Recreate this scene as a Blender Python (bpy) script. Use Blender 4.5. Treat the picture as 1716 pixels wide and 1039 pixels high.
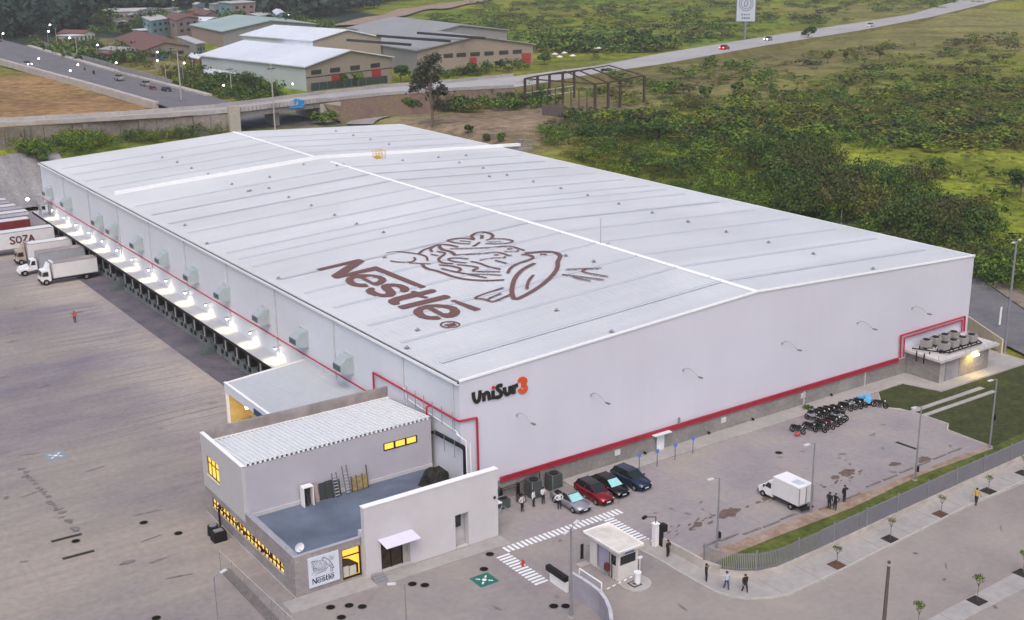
import bpy, bmesh, math, random
import numpy as np
from mathutils import Vector, Matrix
from mathutils.geometry import tessellate_polygon

random.seed(7); rng = np.random.default_rng(7)
S = bpy.context.scene
C = S.collection
for o in list(bpy.data.objects): bpy.data.objects.remove(o)

# ------------------------------------------------------------------ camera
CAM = np.array([-55.2064, -89.2293, 51.6210])
RM = np.array([[0.8227514545610669, -0.5682682661382353, -0.012297223991309902],
               [-0.17523898679254946, -0.23301525481356797, -0.9565538084875772],
               [0.5407137334353265, 0.7891609903716805, -0.2912963950172039]])   # right, down, forward
FPX = 2057.41; PW, PH = 1716, 1039
cam = bpy.data.cameras.new('camera'); camo = bpy.data.objects.new('camera', cam); C.objects.link(camo)
cam.sensor_width = 36; cam.lens = 36*FPX/PW; cam.clip_start = .5; cam.clip_end = 8000
camo.matrix_world = Matrix([[RM[0][i], -RM[1][i], -RM[2][i], CAM[i]] for i in range(3)] + [[0, 0, 0, 1]])
S.camera = camo

# ------------------------------------------------------------------ world, sun, exposure
SUN_EL, SUN_AZ = math.radians(54), math.radians(-125)      # azimuth from +X towards +Y
w = bpy.data.worlds.new('World'); S.world = w; w.use_nodes = True
nt = w.node_tree; bg = nt.nodes['Background']
sky = nt.nodes.new('ShaderNodeTexSky'); sky.sky_type = 'NISHITA'; sky.sun_disc = False
sky.sun_elevation = SUN_EL; sky.sun_rotation = math.pi/2 - SUN_AZ
sky.air_density = 1.0; sky.dust_density = 5.0; sky.ozone_density = 1.6
nt.links.new(sky.outputs[0], bg.inputs[0]); bg.inputs[1].default_value = 0.12
sl = bpy.data.lights.new('sun', 'SUN'); sl.energy = 0.5; sl.angle = math.radians(38); sl.color = (1, .915, .86)
so = bpy.data.objects.new('sun', sl); C.objects.link(so)
sd = Vector((math.cos(SUN_EL)*math.cos(SUN_AZ), math.cos(SUN_EL)*math.sin(SUN_AZ), math.sin(SUN_EL)))
so.rotation_euler = sd.to_track_quat('Z', 'Y').to_euler()
S.view_settings.view_transform = 'Standard'; S.view_settings.look = 'None'
S.view_settings.exposure = 0.72; S.view_settings.gamma = 1; S.view_settings.use_curve_mapping = False
S.render.resolution_x = 1024; S.render.resolution_y = 620

# ------------------------------------------------------------------ terrain + survey helpers
def sm(t): t = min(1, max(0, t)); return t*t*(3-2*t)
def height(x, y):
    rx = sm((x-78)/22)
    h = 8*((1-rx)*sm((y-166)/17) + rx*sm((y-12)/150))
    h += 75*sm((y-500)/480)*sm((300-x)/230)
    d = (x-CAM[0])*.565 + (y-CAM[1])*.825
    h += 70*sm((d-820)/700)
    if d > 260: h += min(1, (d-260)/120)*(0.9*math.sin(x*.031+1.3)*math.cos(y*.027)+.5*math.sin(x*.07+y*.05))
    return h
def ray(px, py): return RM.T @ np.array([(px-858)/FPX, (py-519.5)/FPX, 1.0])
def G(px, py, z=0.0):
    d = ray(px, py); p = CAM + d*((z-CAM[2])/d[2]); return Vector(p)
def T(px, py, dz=0.0):
    d = ray(px, py); t = 60.0; st = 4.0
    while t < 3000:
        p = CAM + d*t
        if p[2] <= height(p[0], p[1])+dz:
            lo, hi = t-st, t
            for _ in range(12):
                m = (lo+hi)/2; p = CAM+d*m
                if p[2] <= height(p[0], p[1])+dz: hi = m
                else: lo = m
            return Vector(CAM+d*hi)
        t += st
    return Vector(CAM+d*t)
def project(p):
    q = RM @ (np.array(p)-CAM); return 858+FPX*q[0]/q[2], 519.5+FPX*q[1]/q[2], q[2]
WW, WL, WH, WR = 75.6, 144.0, 12.95, 1.92                # the warehouse: width, length, eave, rise
def roofz(x): return WH + WR*(1-abs(x-WW/2)/(WW/2))
def onroof(px, py):
    d = ray(px, py); s = WR/(WW/2)
    t = (WH+s*CAM[0]-CAM[2])/(d[2]-s*d[0]); p = CAM+d*t
    if p[0] > WW/2:
        t = (WH+s*(WW-CAM[0])-CAM[2])/(d[2]+s*d[0]); p = CAM+d*t
    return Vector(p)

# ------------------------------------------------------------------ materials
def lin(c):
    return tuple(((v/255)/12.92 if v/255 < .04045 else ((v/255+.055)/1.055)**2.4) for v in c)
MATS = {}
def mat(name, col, rough=.7, metal=0, var=.12, scale=1.5, bump=0, bscale=20, spec=.5, stretch=None, emit=None, estr=0, var2=0, scale2=.08):
    if name in MATS: return MATS[name]
    m = bpy.data.materials.new(name); m.use_nodes = True; n = m.node_tree; b = n.nodes['Principled BSDF']
    b.inputs['Roughness'].default_value = rough; b.inputs['Metallic'].default_value = metal
    b.inputs['Specular IOR Level'].default_value = spec
    if emit:
        b.inputs['Base Color'].default_value = ((*col, 1) if estr > 3 else (.10, .07, .03, 1))
        b.inputs['Emission Color'].default_value = (*emit, 1); b.inputs['Emission Strength'].default_value = estr
        MATS[name] = m; return m
    geo = n.nodes.new('ShaderNodeNewGeometry'); mp = n.nodes.new('ShaderNodeMapping')
    n.links.new(geo.outputs['Position'], mp.inputs[0])
    if stretch: mp.inputs['Scale'].default_value = stretch
    nz = n.nodes.new('ShaderNodeTexNoise'); nz.inputs['Scale'].default_value = scale; nz.inputs['Detail'].default_value = 6
    n.links.new(mp.outputs[0], nz.inputs[0])
    r = n.nodes.new('ShaderNodeMapRange'); r.inputs[1].default_value = .3; r.inputs[2].default_value = .7
    r.inputs[3].default_value = 1-var; r.inputs[4].default_value = 1+var
    n.links.new(nz.outputs[0], r.inputs[0]); out = r.outputs[0]
    if var2:
        nz2 = n.nodes.new('ShaderNodeTexNoise'); nz2.inputs['Scale'].default_value = scale2; nz2.inputs['Detail'].default_value = 5
        n.links.new(geo.outputs['Position'], nz2.inputs[0])
        r2 = n.nodes.new('ShaderNodeMapRange'); r2.inputs[1].default_value = .35; r2.inputs[2].default_value = .65
        r2.inputs[3].default_value = 1-var2; r2.inputs[4].default_value = 1+var2
        n.links.new(nz2.outputs[0], r2.inputs[0])
        mu = n.nodes.new('ShaderNodeMath'); mu.operation = 'MULTIPLY'
        n.links.new(out, mu.inputs[0]); n.links.new(r2.outputs[0], mu.inputs[1]); out = mu.outputs[0]
    mx = n.nodes.new('ShaderNodeVectorMath'); mx.operation = 'SCALE'; mx.inputs[0].default_value = col
    n.links.new(out, mx.inputs['Scale']); n.links.new(mx.outputs[0], b.inputs['Base Color'])
    if bump:
        nb = n.nodes.new('ShaderNodeTexNoise'); nb.inputs['Scale'].default_value = bscale
        bp = n.nodes.new('ShaderNodeBump'); bp.inputs['Strength'].default_value = bump; bp.inputs['Distance'].default_value = .05
        n.links.new(geo.outputs['Position'], nb.inputs[0])
        n.links.new(nb.outputs[0], bp.inputs['Height']); n.links.new(bp.outputs[0], b.inputs['Normal'])
    MATS[name] = m; return m
def blockmat(name, col, bw=.4, bh=.2, axis='y', mortar=.75):
    """concrete block masonry: procedural joints in the wall's own plane"""
    m = mat(name, col, .9, var=.12, scale=2.5, var2=.14, scale2=.35); n = m.node_tree; b = n.nodes['Principled BSDF']
    geo = n.nodes.new('ShaderNodeNewGeometry'); sp = n.nodes.new('ShaderNodeSeparateXYZ'); cb = n.nodes.new('ShaderNodeCombineXYZ')
    n.links.new(geo.outputs['Position'], sp.inputs[0])
    ad = n.nodes.new('ShaderNodeMath'); n.links.new(sp.outputs[0], ad.inputs[0]); n.links.new(sp.outputs[1], ad.inputs[1])
    n.links.new(ad.outputs[0], cb.inputs[0]); n.links.new(sp.outputs[2], cb.inputs[1])
    br = n.nodes.new('ShaderNodeTexBrick'); br.inputs['Scale'].default_value = 1
    br.inputs['Color1'].default_value = (1, 1, 1, 1); br.inputs['Color2'].default_value = (.84, .84, .86, 1); br.inputs['Mortar'].default_value = (mortar,)*3+(1,)
    br.inputs['Brick Width'].default_value = bw; br.inputs['Row Height'].default_value = bh; br.inputs['Mortar Size'].default_value = .015
    n.links.new(cb.outputs[0], br.inputs[0])
    src = b.inputs['Base Color'].links[0].from_socket
    mx = n.nodes.new('ShaderNodeVectorMath'); mx.operation = 'MULTIPLY'
    n.links.new(src, mx.inputs[0]); n.links.new(br.outputs[0], mx.inputs[1]); n.links.new(mx.outputs[0], b.inputs['Base Color'])
    return m
def foliage(name, c1, c2, sc=.5):
    if name in MATS: return MATS[name]
    m = bpy.data.materials.new(name); m.use_nodes = True; n = m.node_tree; b = n.nodes['Principled BSDF']
    b.inputs['Roughness'].default_value = .65; b.inputs['Specular IOR Level'].default_value = .25
    g = n.nodes.new('ShaderNodeNewGeometry'); nz = n.nodes.new('ShaderNodeTexNoise'); nz.inputs['Scale'].default_value = sc; nz.inputs['Detail'].default_value = 3
    n.links.new(g.outputs['Position'], nz.inputs[0])
    ad = n.nodes.new('ShaderNodeMath'); ad.operation = 'MULTIPLY_ADD'; ad.inputs[1].default_value = .55; ad.inputs[2].default_value = -.28
    n.links.new(g.outputs['Random Per Island'], ad.inputs[0])
    a2 = n.nodes.new('ShaderNodeMath'); n.links.new(nz.outputs[0], a2.inputs[0]); n.links.new(ad.outputs[0], a2.inputs[1])
    cr = n.nodes.new('ShaderNodeValToRGB'); cr.color_ramp.elements[0].position = .3; cr.color_ramp.elements[1].position = .72
    cr.color_ramp.elements[0].color = (*c1, 1); cr.color_ramp.elements[1].color = (*c2, 1)
    n.links.new(a2.outputs[0], cr.inputs[0]); n.links.new(cr.outputs[0], b.inputs['Base Color'])
    MATS[name] = m; return m
def tint(name, stops, scale=.1, rough=.9, detail=8, stretch=(1, 1, 1), bump=.0, dist=1.0, fine=.12, streak=0):
    """noise driven colour ramp in world space for grounds"""
    m = bpy.data.materials.new(name); m.use_nodes = True; n = m.node_tree; b = n.nodes['Principled BSDF']
    b.inputs['Roughness'].default_value = rough; b.inputs['Specular IOR Level'].default_value = .3
    g = n.nodes.new('ShaderNodeNewGeometry'); mp = n.nodes.new('ShaderNodeMapping'); mp.inputs['Scale'].default_value = stretch
    n.links.new(g.outputs['Position'], mp.inputs[0])
    nz = n.nodes.new('ShaderNodeTexNoise'); nz.inputs['Scale'].default_value = scale; nz.inputs['Detail'].default_value = detail; nz.inputs['Roughness'].default_value = .62
    n.links.new(mp.outputs[0], nz.inputs[0])
    cr = n.nodes.new('ShaderNodeValToRGB'); els = cr.color_ramp.elements
    for i, (p, c) in enumerate(stops):
        e = els[i] if i < 2 else els.new(p)
        e.position = p; e.color = (*c, 1)
    n.links.new(nz.outputs[0], cr.inputs[0])
    n2 = n.nodes.new('ShaderNodeTexNoise'); n2.inputs['Scale'].default_value = 1.7; n2.inputs['Detail'].default_value = 8
    n.links.new(g.outputs['Position'], n2.inputs[0])
    r = n.nodes.new('ShaderNodeMapRange'); r.inputs[1].default_value = .3; r.inputs[2].default_value = .7; r.inputs[3].default_value = 1-fine; r.inputs[4].default_value = 1+fine
    n.links.new(n2.outputs[0], r.inputs[0])
    mx = n.nodes.new('ShaderNodeVectorMath'); mx.operation = 'SCALE'; n.links.new(cr.outputs[0], mx.inputs[0]); n.links.new(r.outputs[0], mx.inputs['Scale'])
    if streak:   # worn tyre tracks: long along x, narrow across
        m3 = n.nodes.new('ShaderNodeMapping'); m3.inputs['Scale'].default_value = (.06, .8, 1); m3.inputs['Rotation'].default_value = (0, 0, .05)
        n.links.new(g.outputs['Position'], m3.inputs[0]); n3 = n.nodes.new('ShaderNodeTexNoise'); n3.inputs['Scale'].default_value = 1; n3.inputs['Detail'].default_value = 5; n.links.new(m3.outputs[0], n3.inputs[0])
        r3 = n.nodes.new('ShaderNodeMapRange'); r3.inputs[1].default_value = .35; r3.inputs[2].default_value = .6; r3.inputs[3].default_value = 1-streak; r3.inputs[4].default_value = 1.04; n.links.new(n3.outputs[0], r3.inputs[0])
        mz = n.nodes.new('ShaderNodeVectorMath'); mz.operation = 'SCALE'; n.links.new(mx.outputs[0], mz.inputs[0]); n.links.new(r3.outputs[0], mz.inputs['Scale']); mx = mz
        # the lane the lorries do not stand on, beside the docks, stays cleaner
        sp = n.nodes.new('ShaderNodeSeparateXYZ'); n.links.new(g.outputs['Position'], sp.inputs[0]); wb = n.nodes.new('ShaderNodeMath'); wb.operation = 'MULTIPLY_ADD'; wb.inputs[1].default_value = 9; n.links.new(nz.outputs[0], wb.inputs[0]); n.links.new(sp.outputs[0], wb.inputs[2])
        r4 = n.nodes.new('ShaderNodeMapRange'); r4.interpolation_type = 'SMOOTHSTEP'; r4.inputs[1].default_value = -14; r4.inputs[2].default_value = -5; r4.inputs[3].default_value = .97; r4.inputs[4].default_value = 1.22; n.links.new(wb.outputs[0], r4.inputs[0])
        my = n.nodes.new('ShaderNodeVectorMath'); my.operation = 'SCALE'; n.links.new(mz.outputs[0], my.inputs[0]); n.links.new(r4.outputs[0], my.inputs['Scale']); mx = my
    n.links.new(mx.outputs[0], b.inputs['Base Color'])
    if bump:
        bp = n.nodes.new('ShaderNodeBump'); bp.inputs['Strength'].default_value = bump; bp.inputs['Distance'].default_value = dist
        n.links.new(n2.outputs[0], bp.inputs['Height']); n.links.new(bp.outputs[0], b.inputs['Normal'])
    MATS[name] = m; return m
def lamp_mat(name, col, s): return mat(name, (.8, .8, .8), emit=col, estr=s)

M_wall = mat('white_wall_cladding', (.60, .60, .69), .5, var=.014, scale=1.0, stretch=(1, 1, .06), var2=.03, scale2=.12)
M_wall2 = mat('white_side_cladding', (.64, .67, .74), .5, var=.02, scale=.8, var2=.03, scale2=.12)
M_roof = mat('white_roof_sheet', (.51, .53, .56), .34, var=.035, scale=.7, stretch=(.12, 1, 1), var2=.05, scale2=.05)
def vary(m, k=.03):
    n = m.node_tree; b = n.nodes['Principled BSDF']; src = b.inputs['Base Color'].links[0].from_socket
    oi = n.nodes.new('ShaderNodeObjectInfo'); r = n.nodes.new('ShaderNodeMapRange'); r.inputs[3].default_value = 1-k; r.inputs[4].default_value = 1+k; n.links.new(oi.outputs['Random'], r.inputs[0])
    mx = n.nodes.new('ShaderNodeVectorMath'); mx.operation = 'SCALE'; n.links.new(src, mx.inputs[0]); n.links.new(r.outputs[0], mx.inputs['Scale']); n.links.new(mx.outputs[0], b.inputs['Base Color'])
vary(M_roof, .035)
M_trim = mat('white_trim', (.88, .88, .9), .4, var=.02)
M_dark = mat('black_metal', (.014, .014, .015), .6, var=.1, spec=.2)
M_red = mat('red_pipe_paint', (.42, .015, .045), .4, var=.08)
M_redband = mat('dark_red_flashing', (.30, .02, .04), .5, var=.12)
M_block = blockmat('grey_block_wall', (.27, .255, .245))
M_conc = mat('plain_concrete', (.36, .34, .33), .85, var=.12, scale=1.2, var2=.1, scale2=.2)
M_galv = mat('galvanised_steel', (.36, .42, .44), .5, metal=.05, var=.06)
M_white = mat('white_paint', (.78, .78, .8), .45, var=.03)
M_stucco = mat('cream_stucco', (.54, .525, .55), .8, var=.03, scale=1, var2=.03, scale2=.3)
M_ufac = mat('office_lilac_wall', (.43, .415, .47), .8, var=.04, scale=.8, var2=.04)
M_pole = mat('grey_pole_steel', (.27, .27, .30), .45, metal=.3, var=.05)
M_glassdk = mat('dark_window_glass', (.012, .015, .014), .08, var=.05, spec=.8)
M_tyre = mat('tyre_rubber', (.009, .009, .01), .9, var=.1, spec=.15)
M_rim = mat('alloy_rim', (.45, .45, .47), .35, metal=.8, var=.05)
M_lit = lamp_mat('lit_window_glow', (1, .56, .07), .95)
M_litw = lamp_mat('lamp_white_glow', (1, .95, .82), 22)
M_lamp = lamp_mat('wall_lamp_glow', (1, .93, .8), 14)
M_logo = mat('brown_roof_logo_print', (.155, .072, .063), .7, var=.05, scale=3)

# ------------------------------------------------------------------ mesh building helpers
def mesh_obj(name, v, f, m, parent=None, fm=None, smooth=False):
    me = bpy.data.meshes.new(name); me.from_pydata([tuple(p) for p in v], [], f); me.update()
    for k in (m if isinstance(m, (list, tuple)) else [m]): me.materials.append(k)
    if fm: me.polygons.foreach_set('material_index', fm)
    if smooth: me.polygons.foreach_set('use_smooth', [True]*len(me.polygons))
    o = bpy.data.objects.new(name, me); C.objects.link(o)
    if parent is not None: o.parent = parent
    return o
def rootloc(o):
    p = Vector((0, 0, 0))
    while o is not None: p += o.location; o = o.parent
    return p
class MB:
    def __init__(s): s.v = []; s.f = []; s.m = []; s.mi = 0
    def add(s, v, f):
        n = len(s.v); s.v += [Vector(p) for p in v]; s.f += [tuple(i+n for i in q) for q in f]; s.m += [s.mi]*len(f); return s
    def box(s, x0, x1, y0, y1, z0, z1):
        return s.add([(x0, y0, z0), (x1, y0, z0), (x1, y1, z0), (x0, y1, z0), (x0, y0, z1), (x1, y0, z1), (x1, y1, z1), (x0, y1, z1)],
                     [(0, 3, 2, 1), (4, 5, 6, 7), (0, 1, 5, 4), (1, 2, 6, 5), (2, 3, 7, 6), (3, 0, 4, 7)])
    def rbox(s, c, sz, rz=0, tilt=0):
        a = MB().box(-sz[0]/2, sz[0]/2, -sz[1]/2, sz[1]/2, 0, sz[2])
        R = Matrix.Rotation(rz, 3, 'Z') @ Matrix.Rotation(tilt, 3, 'X')
        return s.add([R @ p + Vector(c) for p in a.v], a.f)
    def cyl(s, a, b, r, n=8, r2=None, caps=True):
        a = Vector(a); b = Vector(b); r2 = r if r2 is None else r2; d = (b-a).normalized()
        u = d.orthogonal().normalized(); w_ = d.cross(u); vs = []
        for p, q in ((a, r), (b, r2)):
            for i in range(n):
                t = 2*math.pi*i/n; vs.append(p+u*(q*math.cos(t))+w_*(q*math.sin(t)))
        fs = [(i, (i+1) % n, n+(i+1) % n, n+i) for i in range(n)]
        if caps: fs += [tuple(range(n-1, -1, -1)), tuple(range(n, 2*n))]
        return s.add(vs, fs)
    def tube(s, pts, r, n=6):
        for a, b in zip(pts[:-1], pts[1:]): s.cyl(a, b, r, n)
        return s
    def prism(s, poly, z0, z1):
        n = len(poly); vs = [(p[0], p[1], z0) for p in poly]+[(p[0], p[1], z1) for p in poly]
        fs = [(i, (i+1) % n, n+(i+1) % n, n+i) for i in range(n)]
        s.add(vs, fs)
        tr = tessellate_polygon([[Vector((p[0], p[1], 0)) for p in poly]])
        return s.add([(p[0], p[1], z1) for p in poly], [tuple(t) for t in tr]).add([(p[0], p[1], z0) for p in poly], [tuple(reversed(t)) for t in tr])
    def sphere(s, c, r, n=8, k=5, sc=(1, 1, 1)):
        vs = []; fs = []
        for j in range(k+1):
            ph = math.pi*j/k
            for i in range(n):
                t = 2*math.pi*i/n; vs.append((c[0]+r*sc[0]*math.sin(ph)*math.cos(t), c[1]+r*sc[1]*math.sin(ph)*math.sin(t), c[2]+r*sc[2]*math.cos(ph)))
        for j in range(k):
            for i in range(n): fs.append((j*n+i, (j+1)*n+i, (j+1)*n+(i+1) % n, j*n+(i+1) % n))
        return s.add(vs, fs)
    def extr(s, prof, y0, y1):
        """side profile [(x,z)] extruded along y"""
        n = len(prof); vs = [(p[0], y0, p[1]) for p in prof]+[(p[0], y1, p[1]) for p in prof]
        s.add(vs, [(i, n+i, n+(i+1) % n, (i+1) % n) for i in range(n)])
        tr = tessellate_polygon([[Vector((p[0], p[1], 0)) for p in prof]])
        s.add([(p[0], y0, p[1]) for p in prof], [tuple(t) for t in tr]); return s.add([(p[0], y1, p[1]) for p in prof], [tuple(t) for t in tr])
    def build(s, name, m, parent=None, world=False, smooth=False):
        o_ = rootloc(parent) if (world and parent is not None) else Vector((0, 0, 0))
        v = [p-o_ for p in s.v]
        o = mesh_obj(name, v, s.f, m, parent, s.m if isinstance(m, (list, tuple)) else None, smooth)
        bm = bmesh.new(); bm.from_mesh(o.data); bmesh.ops.recalc_face_normals(bm, faces=bm.faces); bm.to_mesh(o.data); bm.free()
        return o
def thing(name, label, cat, loc=(0, 0, 0), rz=0, group=None):
    o = bpy.data.objects.new(name, None); C.objects.link(o); o.location = loc; o.rotation_euler = (0, 0, rz)
    o['label'] = label; o['category'] = cat; o.empty_display_size = .3
    if group: o['group'] = group
    return o
def tag(o, label, cat, group=None):
    o['label'] = label; o['category'] = cat
    if group: o['group'] = group
    return o
def struct(o): o['kind'] = 'structure'; return o
def stuff(o, label=None, cat=None):
    o['kind'] = 'stuff'
    if label: o['label'] = label; o['category'] = cat
    return o
KIDS = {}
def children(o): return [c for c in C.objects if c.parent == o]
def dup(root, loc, rz=None, label=None, group=None, scale=None):
    if root.name not in KIDS:
        KIDS[root.name] = [(k, children(k)) for k in children(root)]
    r = root.copy(); C.objects.link(r); r.location = loc
    if rz is not None: r.rotation_euler = (0, 0, rz)
    if scale: r.scale = scale if isinstance(scale, tuple) else (scale,)*3
    if label: r['label'] = label
    if group: r['group'] = group
    for k, sub in KIDS[root.name]:
        c = k.copy(); C.objects.link(c); c.parent = r
        for g in sub:
            d = g.copy(); C.objects.link(d); d.parent = c
    return r
def child(mesh_o, parent, loc=(0, 0, 0), rz=0, scale=(1, 1, 1)):
    """another object sharing mesh_o's mesh, a child of parent"""
    c = mesh_o.copy(); C.objects.link(c); c.parent = parent; c.location = loc; c.rotation_euler = (0, 0, rz); c.scale = scale; return c
ORD = ['first', 'second', 'third', 'fourth', 'fifth', 'sixth', 'seventh', 'eighth', 'ninth', 'tenth', 'eleventh', 'twelfth', 'thirteenth', 'fourteenth', 'fifteenth', 'sixteenth', 'seventeenth', 'eighteenth', 'nineteenth', 'twentieth']

# ================================================================== GROUND
def col_at(px, py): return T(px, py)
BLOBS = []   # (x, y, rx, ry, colour, strength) in world metres, laid out on the land
def blob(px, py, rad, col, st=1.0, asp=1.0, ang=0):
    p = T(px, py); BLOBS.append((p.x, p.y, rad, asp, ang, np.array(col), st))
ORANGE = (.29, .165, .085); DIRT = (.21, .15, .11); BRIGHT = (.17, .20, .022); GREEN = (.12, .175, .012); OLIVE = (.185, .185, .022); DRY = (.2, .16, .06)
for q in [(20, 150), (90, 170), (160, 180), (60, 135), (10, 180), (190, 185)]: blob(*q, 26, ORANGE, 1.2)
for q in [(760, 212), (820, 205), (870, 215), (820, 235), (740, 200), (880, 195), (980, 180), (900, 188)]: blob(*q, 14, DIRT, 1.3)
for q in [(1500, 300), (1600, 275), (1670, 300), (1450, 258), (1370, 258), (1330, 255)]: blob(*q, 14, BRIGHT, 1.2)
for q in [(1560, 275), (1640, 270), (1700, 280), (1520, 262), (1600, 310), (1690, 330), (1650, 360), (1700, 390), (1290, 262), (1200, 250), (1420, 262)]: blob(*q, 13, BRIGHT, 1.2)
for q in [(1000, 60), (940, 52), (1090, 62), (1140, 66), (1050, 66)]: blob(*q, 26, (.15, .22, .04), 1.0)
for q in [(1300, 110), (1200, 125), (1130, 150), (1400, 95), (1470, 70)]: blob(*q, 40, (.16, .13, .065), .8)
for q in [(1600, 110), (1680, 140), (1550, 150), (1640, 200), (1480, 160), (1700, 230)]: blob(*q, 35, (.15, .155, .03), .8)
for q in [(1600, 40), (1690, 60), (1500, 15)]: blob(*q, 60, (.19, .16, .07), .8)
for q in [(420, 205), (470, 205), (520, 208), (450, 195)]: blob(*q, 9, (.10, .09, .085), 2.0)
for q in [(620, 175), (660, 170), (600, 170), (560, 180)]: blob(*q, 12, (.13, .09, .07), 1.3)
for q in [(180, 250), (100, 255), (240, 248), (60, 240)]: blob(*q, 8, (.10, .13, .02), 1.0)
for q in [(330, 105), (290, 108), (140, 75), (170, 72)]: blob(*q, 18, (.2, .17, .08), .8)
def landcol(x, y, nz):
    d = math.hypot(x-CAM[0], y-CAM[1])
    base = np.array(OLIVE)*(1-nz)+np.array(GREEN)*nz
    if y > 480 and x < 300: base = np.array((.028, .045, .03))
    wsum = 1.0; c = base.copy()
    for bx, by, r, asp, ang, cc, st in BLOBS:
        q = ((x-bx)**2+(y-by)**2)/(r*r)
        if q < 9:
            wgt = 3.5*st*math.exp(-q*1.4); c += cc*wgt; wsum += wgt
    return c/wsum
def vnoise(x, y): return .5+.25*(math.sin(x*.045+2*math.sin(y*.02))+math.sin(y*.06-x*.03+1.7*math.sin(x*.013)))
def terrain():
    xs = np.concatenate([np.linspace(-900, -140, 16), np.linspace(-130, 520, 166), np.linspace(530, 1100, 58), np.linspace(1150, 3600, 30)])
    ys = np.concatenate([np.linspace(-700, -110, 12), np.linspace(-100, 620, 185), np.linspace(630, 1200, 50), np.linspace(1260, 3800, 34)])
    v = []; cols = []
    for y in ys:
        for x in xs:
            h = height(x, y)
            if y < 166.5 and x < 80: h = min(h, 0)-.10
            elif h < .02: h = -.10
            v.append((x, y, h)); cols.append((*landcol(x, y, vnoise(x, y)), 1))
    nx = len(xs); f = [(j*nx+i, j*nx+i+1, (j+1)*nx+i+1, (j+1)*nx+i) for j in range(len(ys)-1) for i in range(nx-1)]
    m = bpy.data.materials.new('open_land'); m.use_nodes = True; n = m.node_tree; b = n.nodes['Principled BSDF']; b.inputs['Roughness'].default_value = .95
    b.inputs['Specular IOR Level'].default_value = .1
    at = n.nodes.new('ShaderNodeAttribute'); at.attribute_name = 'soil'
    g = n.nodes.new('ShaderNodeNewGeometry')
    out = at.outputs[0]
    for sc, lo, hi in ((.06, .72, 1.3), (.45, .7, 1.32), (2.2, .8, 1.2)):
        nz = n.nodes.new('ShaderNodeTexNoise'); nz.inputs['Scale'].default_value = sc; nz.inputs['Detail'].default_value = 5
        n.links.new(g.outputs['Position'], nz.inputs[0])
        r = n.nodes.new('ShaderNodeMapRange'); r.inputs[1].default_value = .35; r.inputs[2].default_value = .65; r.inputs[3].default_value = lo; r.inputs[4].default_value = hi
        n.links.new(nz.outputs[0], r.inputs[0])
        mx = n.nodes.new('ShaderNodeVectorMath'); mx.operation = 'SCALE'; n.links.new(out, mx.inputs[0]); n.links.new(r.outputs[0], mx.inputs['Scale']); out = mx.outputs[0]
    n.links.new(out, b.inputs['Base Color'])
    o = mesh_obj('terrain', v, f, m, smooth=True)
    ca = o.data.color_attributes.new('soil', 'FLOAT_COLOR', 'POINT'); ca.data.foreach_set('color', np.array(cols, dtype=np.float32).ravel())
    struct(o)
terrain()

def sheet(name, poly, z, m):
    tr = tessellate_polygon([[Vector((p[0], p[1], 0)) for p in poly]])
    fs = []
    for t in tr:
        a, b, c = [Vector((poly[i][0], poly[i][1], 0)) for i in t]
        fs.append(tuple(t) if (b-a).cross(c-a).z > 0 else tuple(reversed(t)))
    return mesh_obj(name, [(p[0], p[1], z) for p in poly], fs, m)
M_yard = tint('yard_concrete', [(.30, (.15, .137, .185)), (.41, (.21, .19, .208)), (.51, (.275, .246, .232)), (.68, (.35, .308, .262))], scale=.035, stretch=(.65, 1, 1), fine=.10, streak=.075)
M_yard2 = tint('forecourt_concrete', [(.3, (.225, .20, .208)), (.48, (.268, .243, .238)), (.68, (.325, .288, .25))], scale=.1, fine=.08)
M_park = tint('parking_concrete', [(.3, (.235, .212, .228)), (.5, (.28, .254, .262)), (.68, (.32, .285, .262))], scale=.12, fine=.07)
M_lightstrip = tint('clean_concrete_strip', [(.3, (0.264, 0.244, 0.232)), (.55, (0.320, 0.296, 0.280)), (.75, (0.344, 0.320, 0.296))], scale=.2, stretch=(.3, 1, 1), fine=.12)
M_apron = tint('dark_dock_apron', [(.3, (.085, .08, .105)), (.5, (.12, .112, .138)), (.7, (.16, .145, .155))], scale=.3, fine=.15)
M_walk = tint('pavement_concrete', [(.3, (0.296, 0.284, 0.280)), (.5, (0.344, 0.328, 0.320)), (.7, (0.376, 0.360, 0.344))], scale=.3, fine=.07)
M_road = tint('access_road', [(.3, (.235, .205, .195)), (.5, (.285, .252, .238)), (.7, (.33, .29, .262))], scale=.09, fine=.06)
M_lawn = tint('dark_lawn', [(.3, (.028, .035, .012)), (.5, (.042, .052, .014)), (.7, (.065, .07, .022))], scale=.6, fine=.35)
M_grass2 = tint('bright_grass_strip', [(.3, (.05, .065, .012)), (.5, (.08, .105, .016)), (.7, (.13, .13, .035))], scale=.5, fine=.35)
M_dirt = tint('reddish_bare_soil', [(.3, (.22, .14, .10)), (.5, (.30, .22, .17)), (.7, (.34, .27, .22))], scale=.5, fine=.2)
M_asph = tint('street_asphalt', [(.3, (.12, .115, .13)), (.5, (.15, .145, .155)), (.7, (.18, .17, .18))], scale=.2, fine=.1)
M_hwy = tint('highway_concrete', [(.3, (.32, .31, .31)), (.5, (.37, .36, .36)), (.7, (.42, .40, .40))], scale=.06, fine=.06)
M_kerb = mat('kerb_stone', (.42, .40, .38), .85, var=.12)
M_mark = mat('white_road_paint', (.74, .76, .78), .6, var=.08, scale=3)

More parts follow.
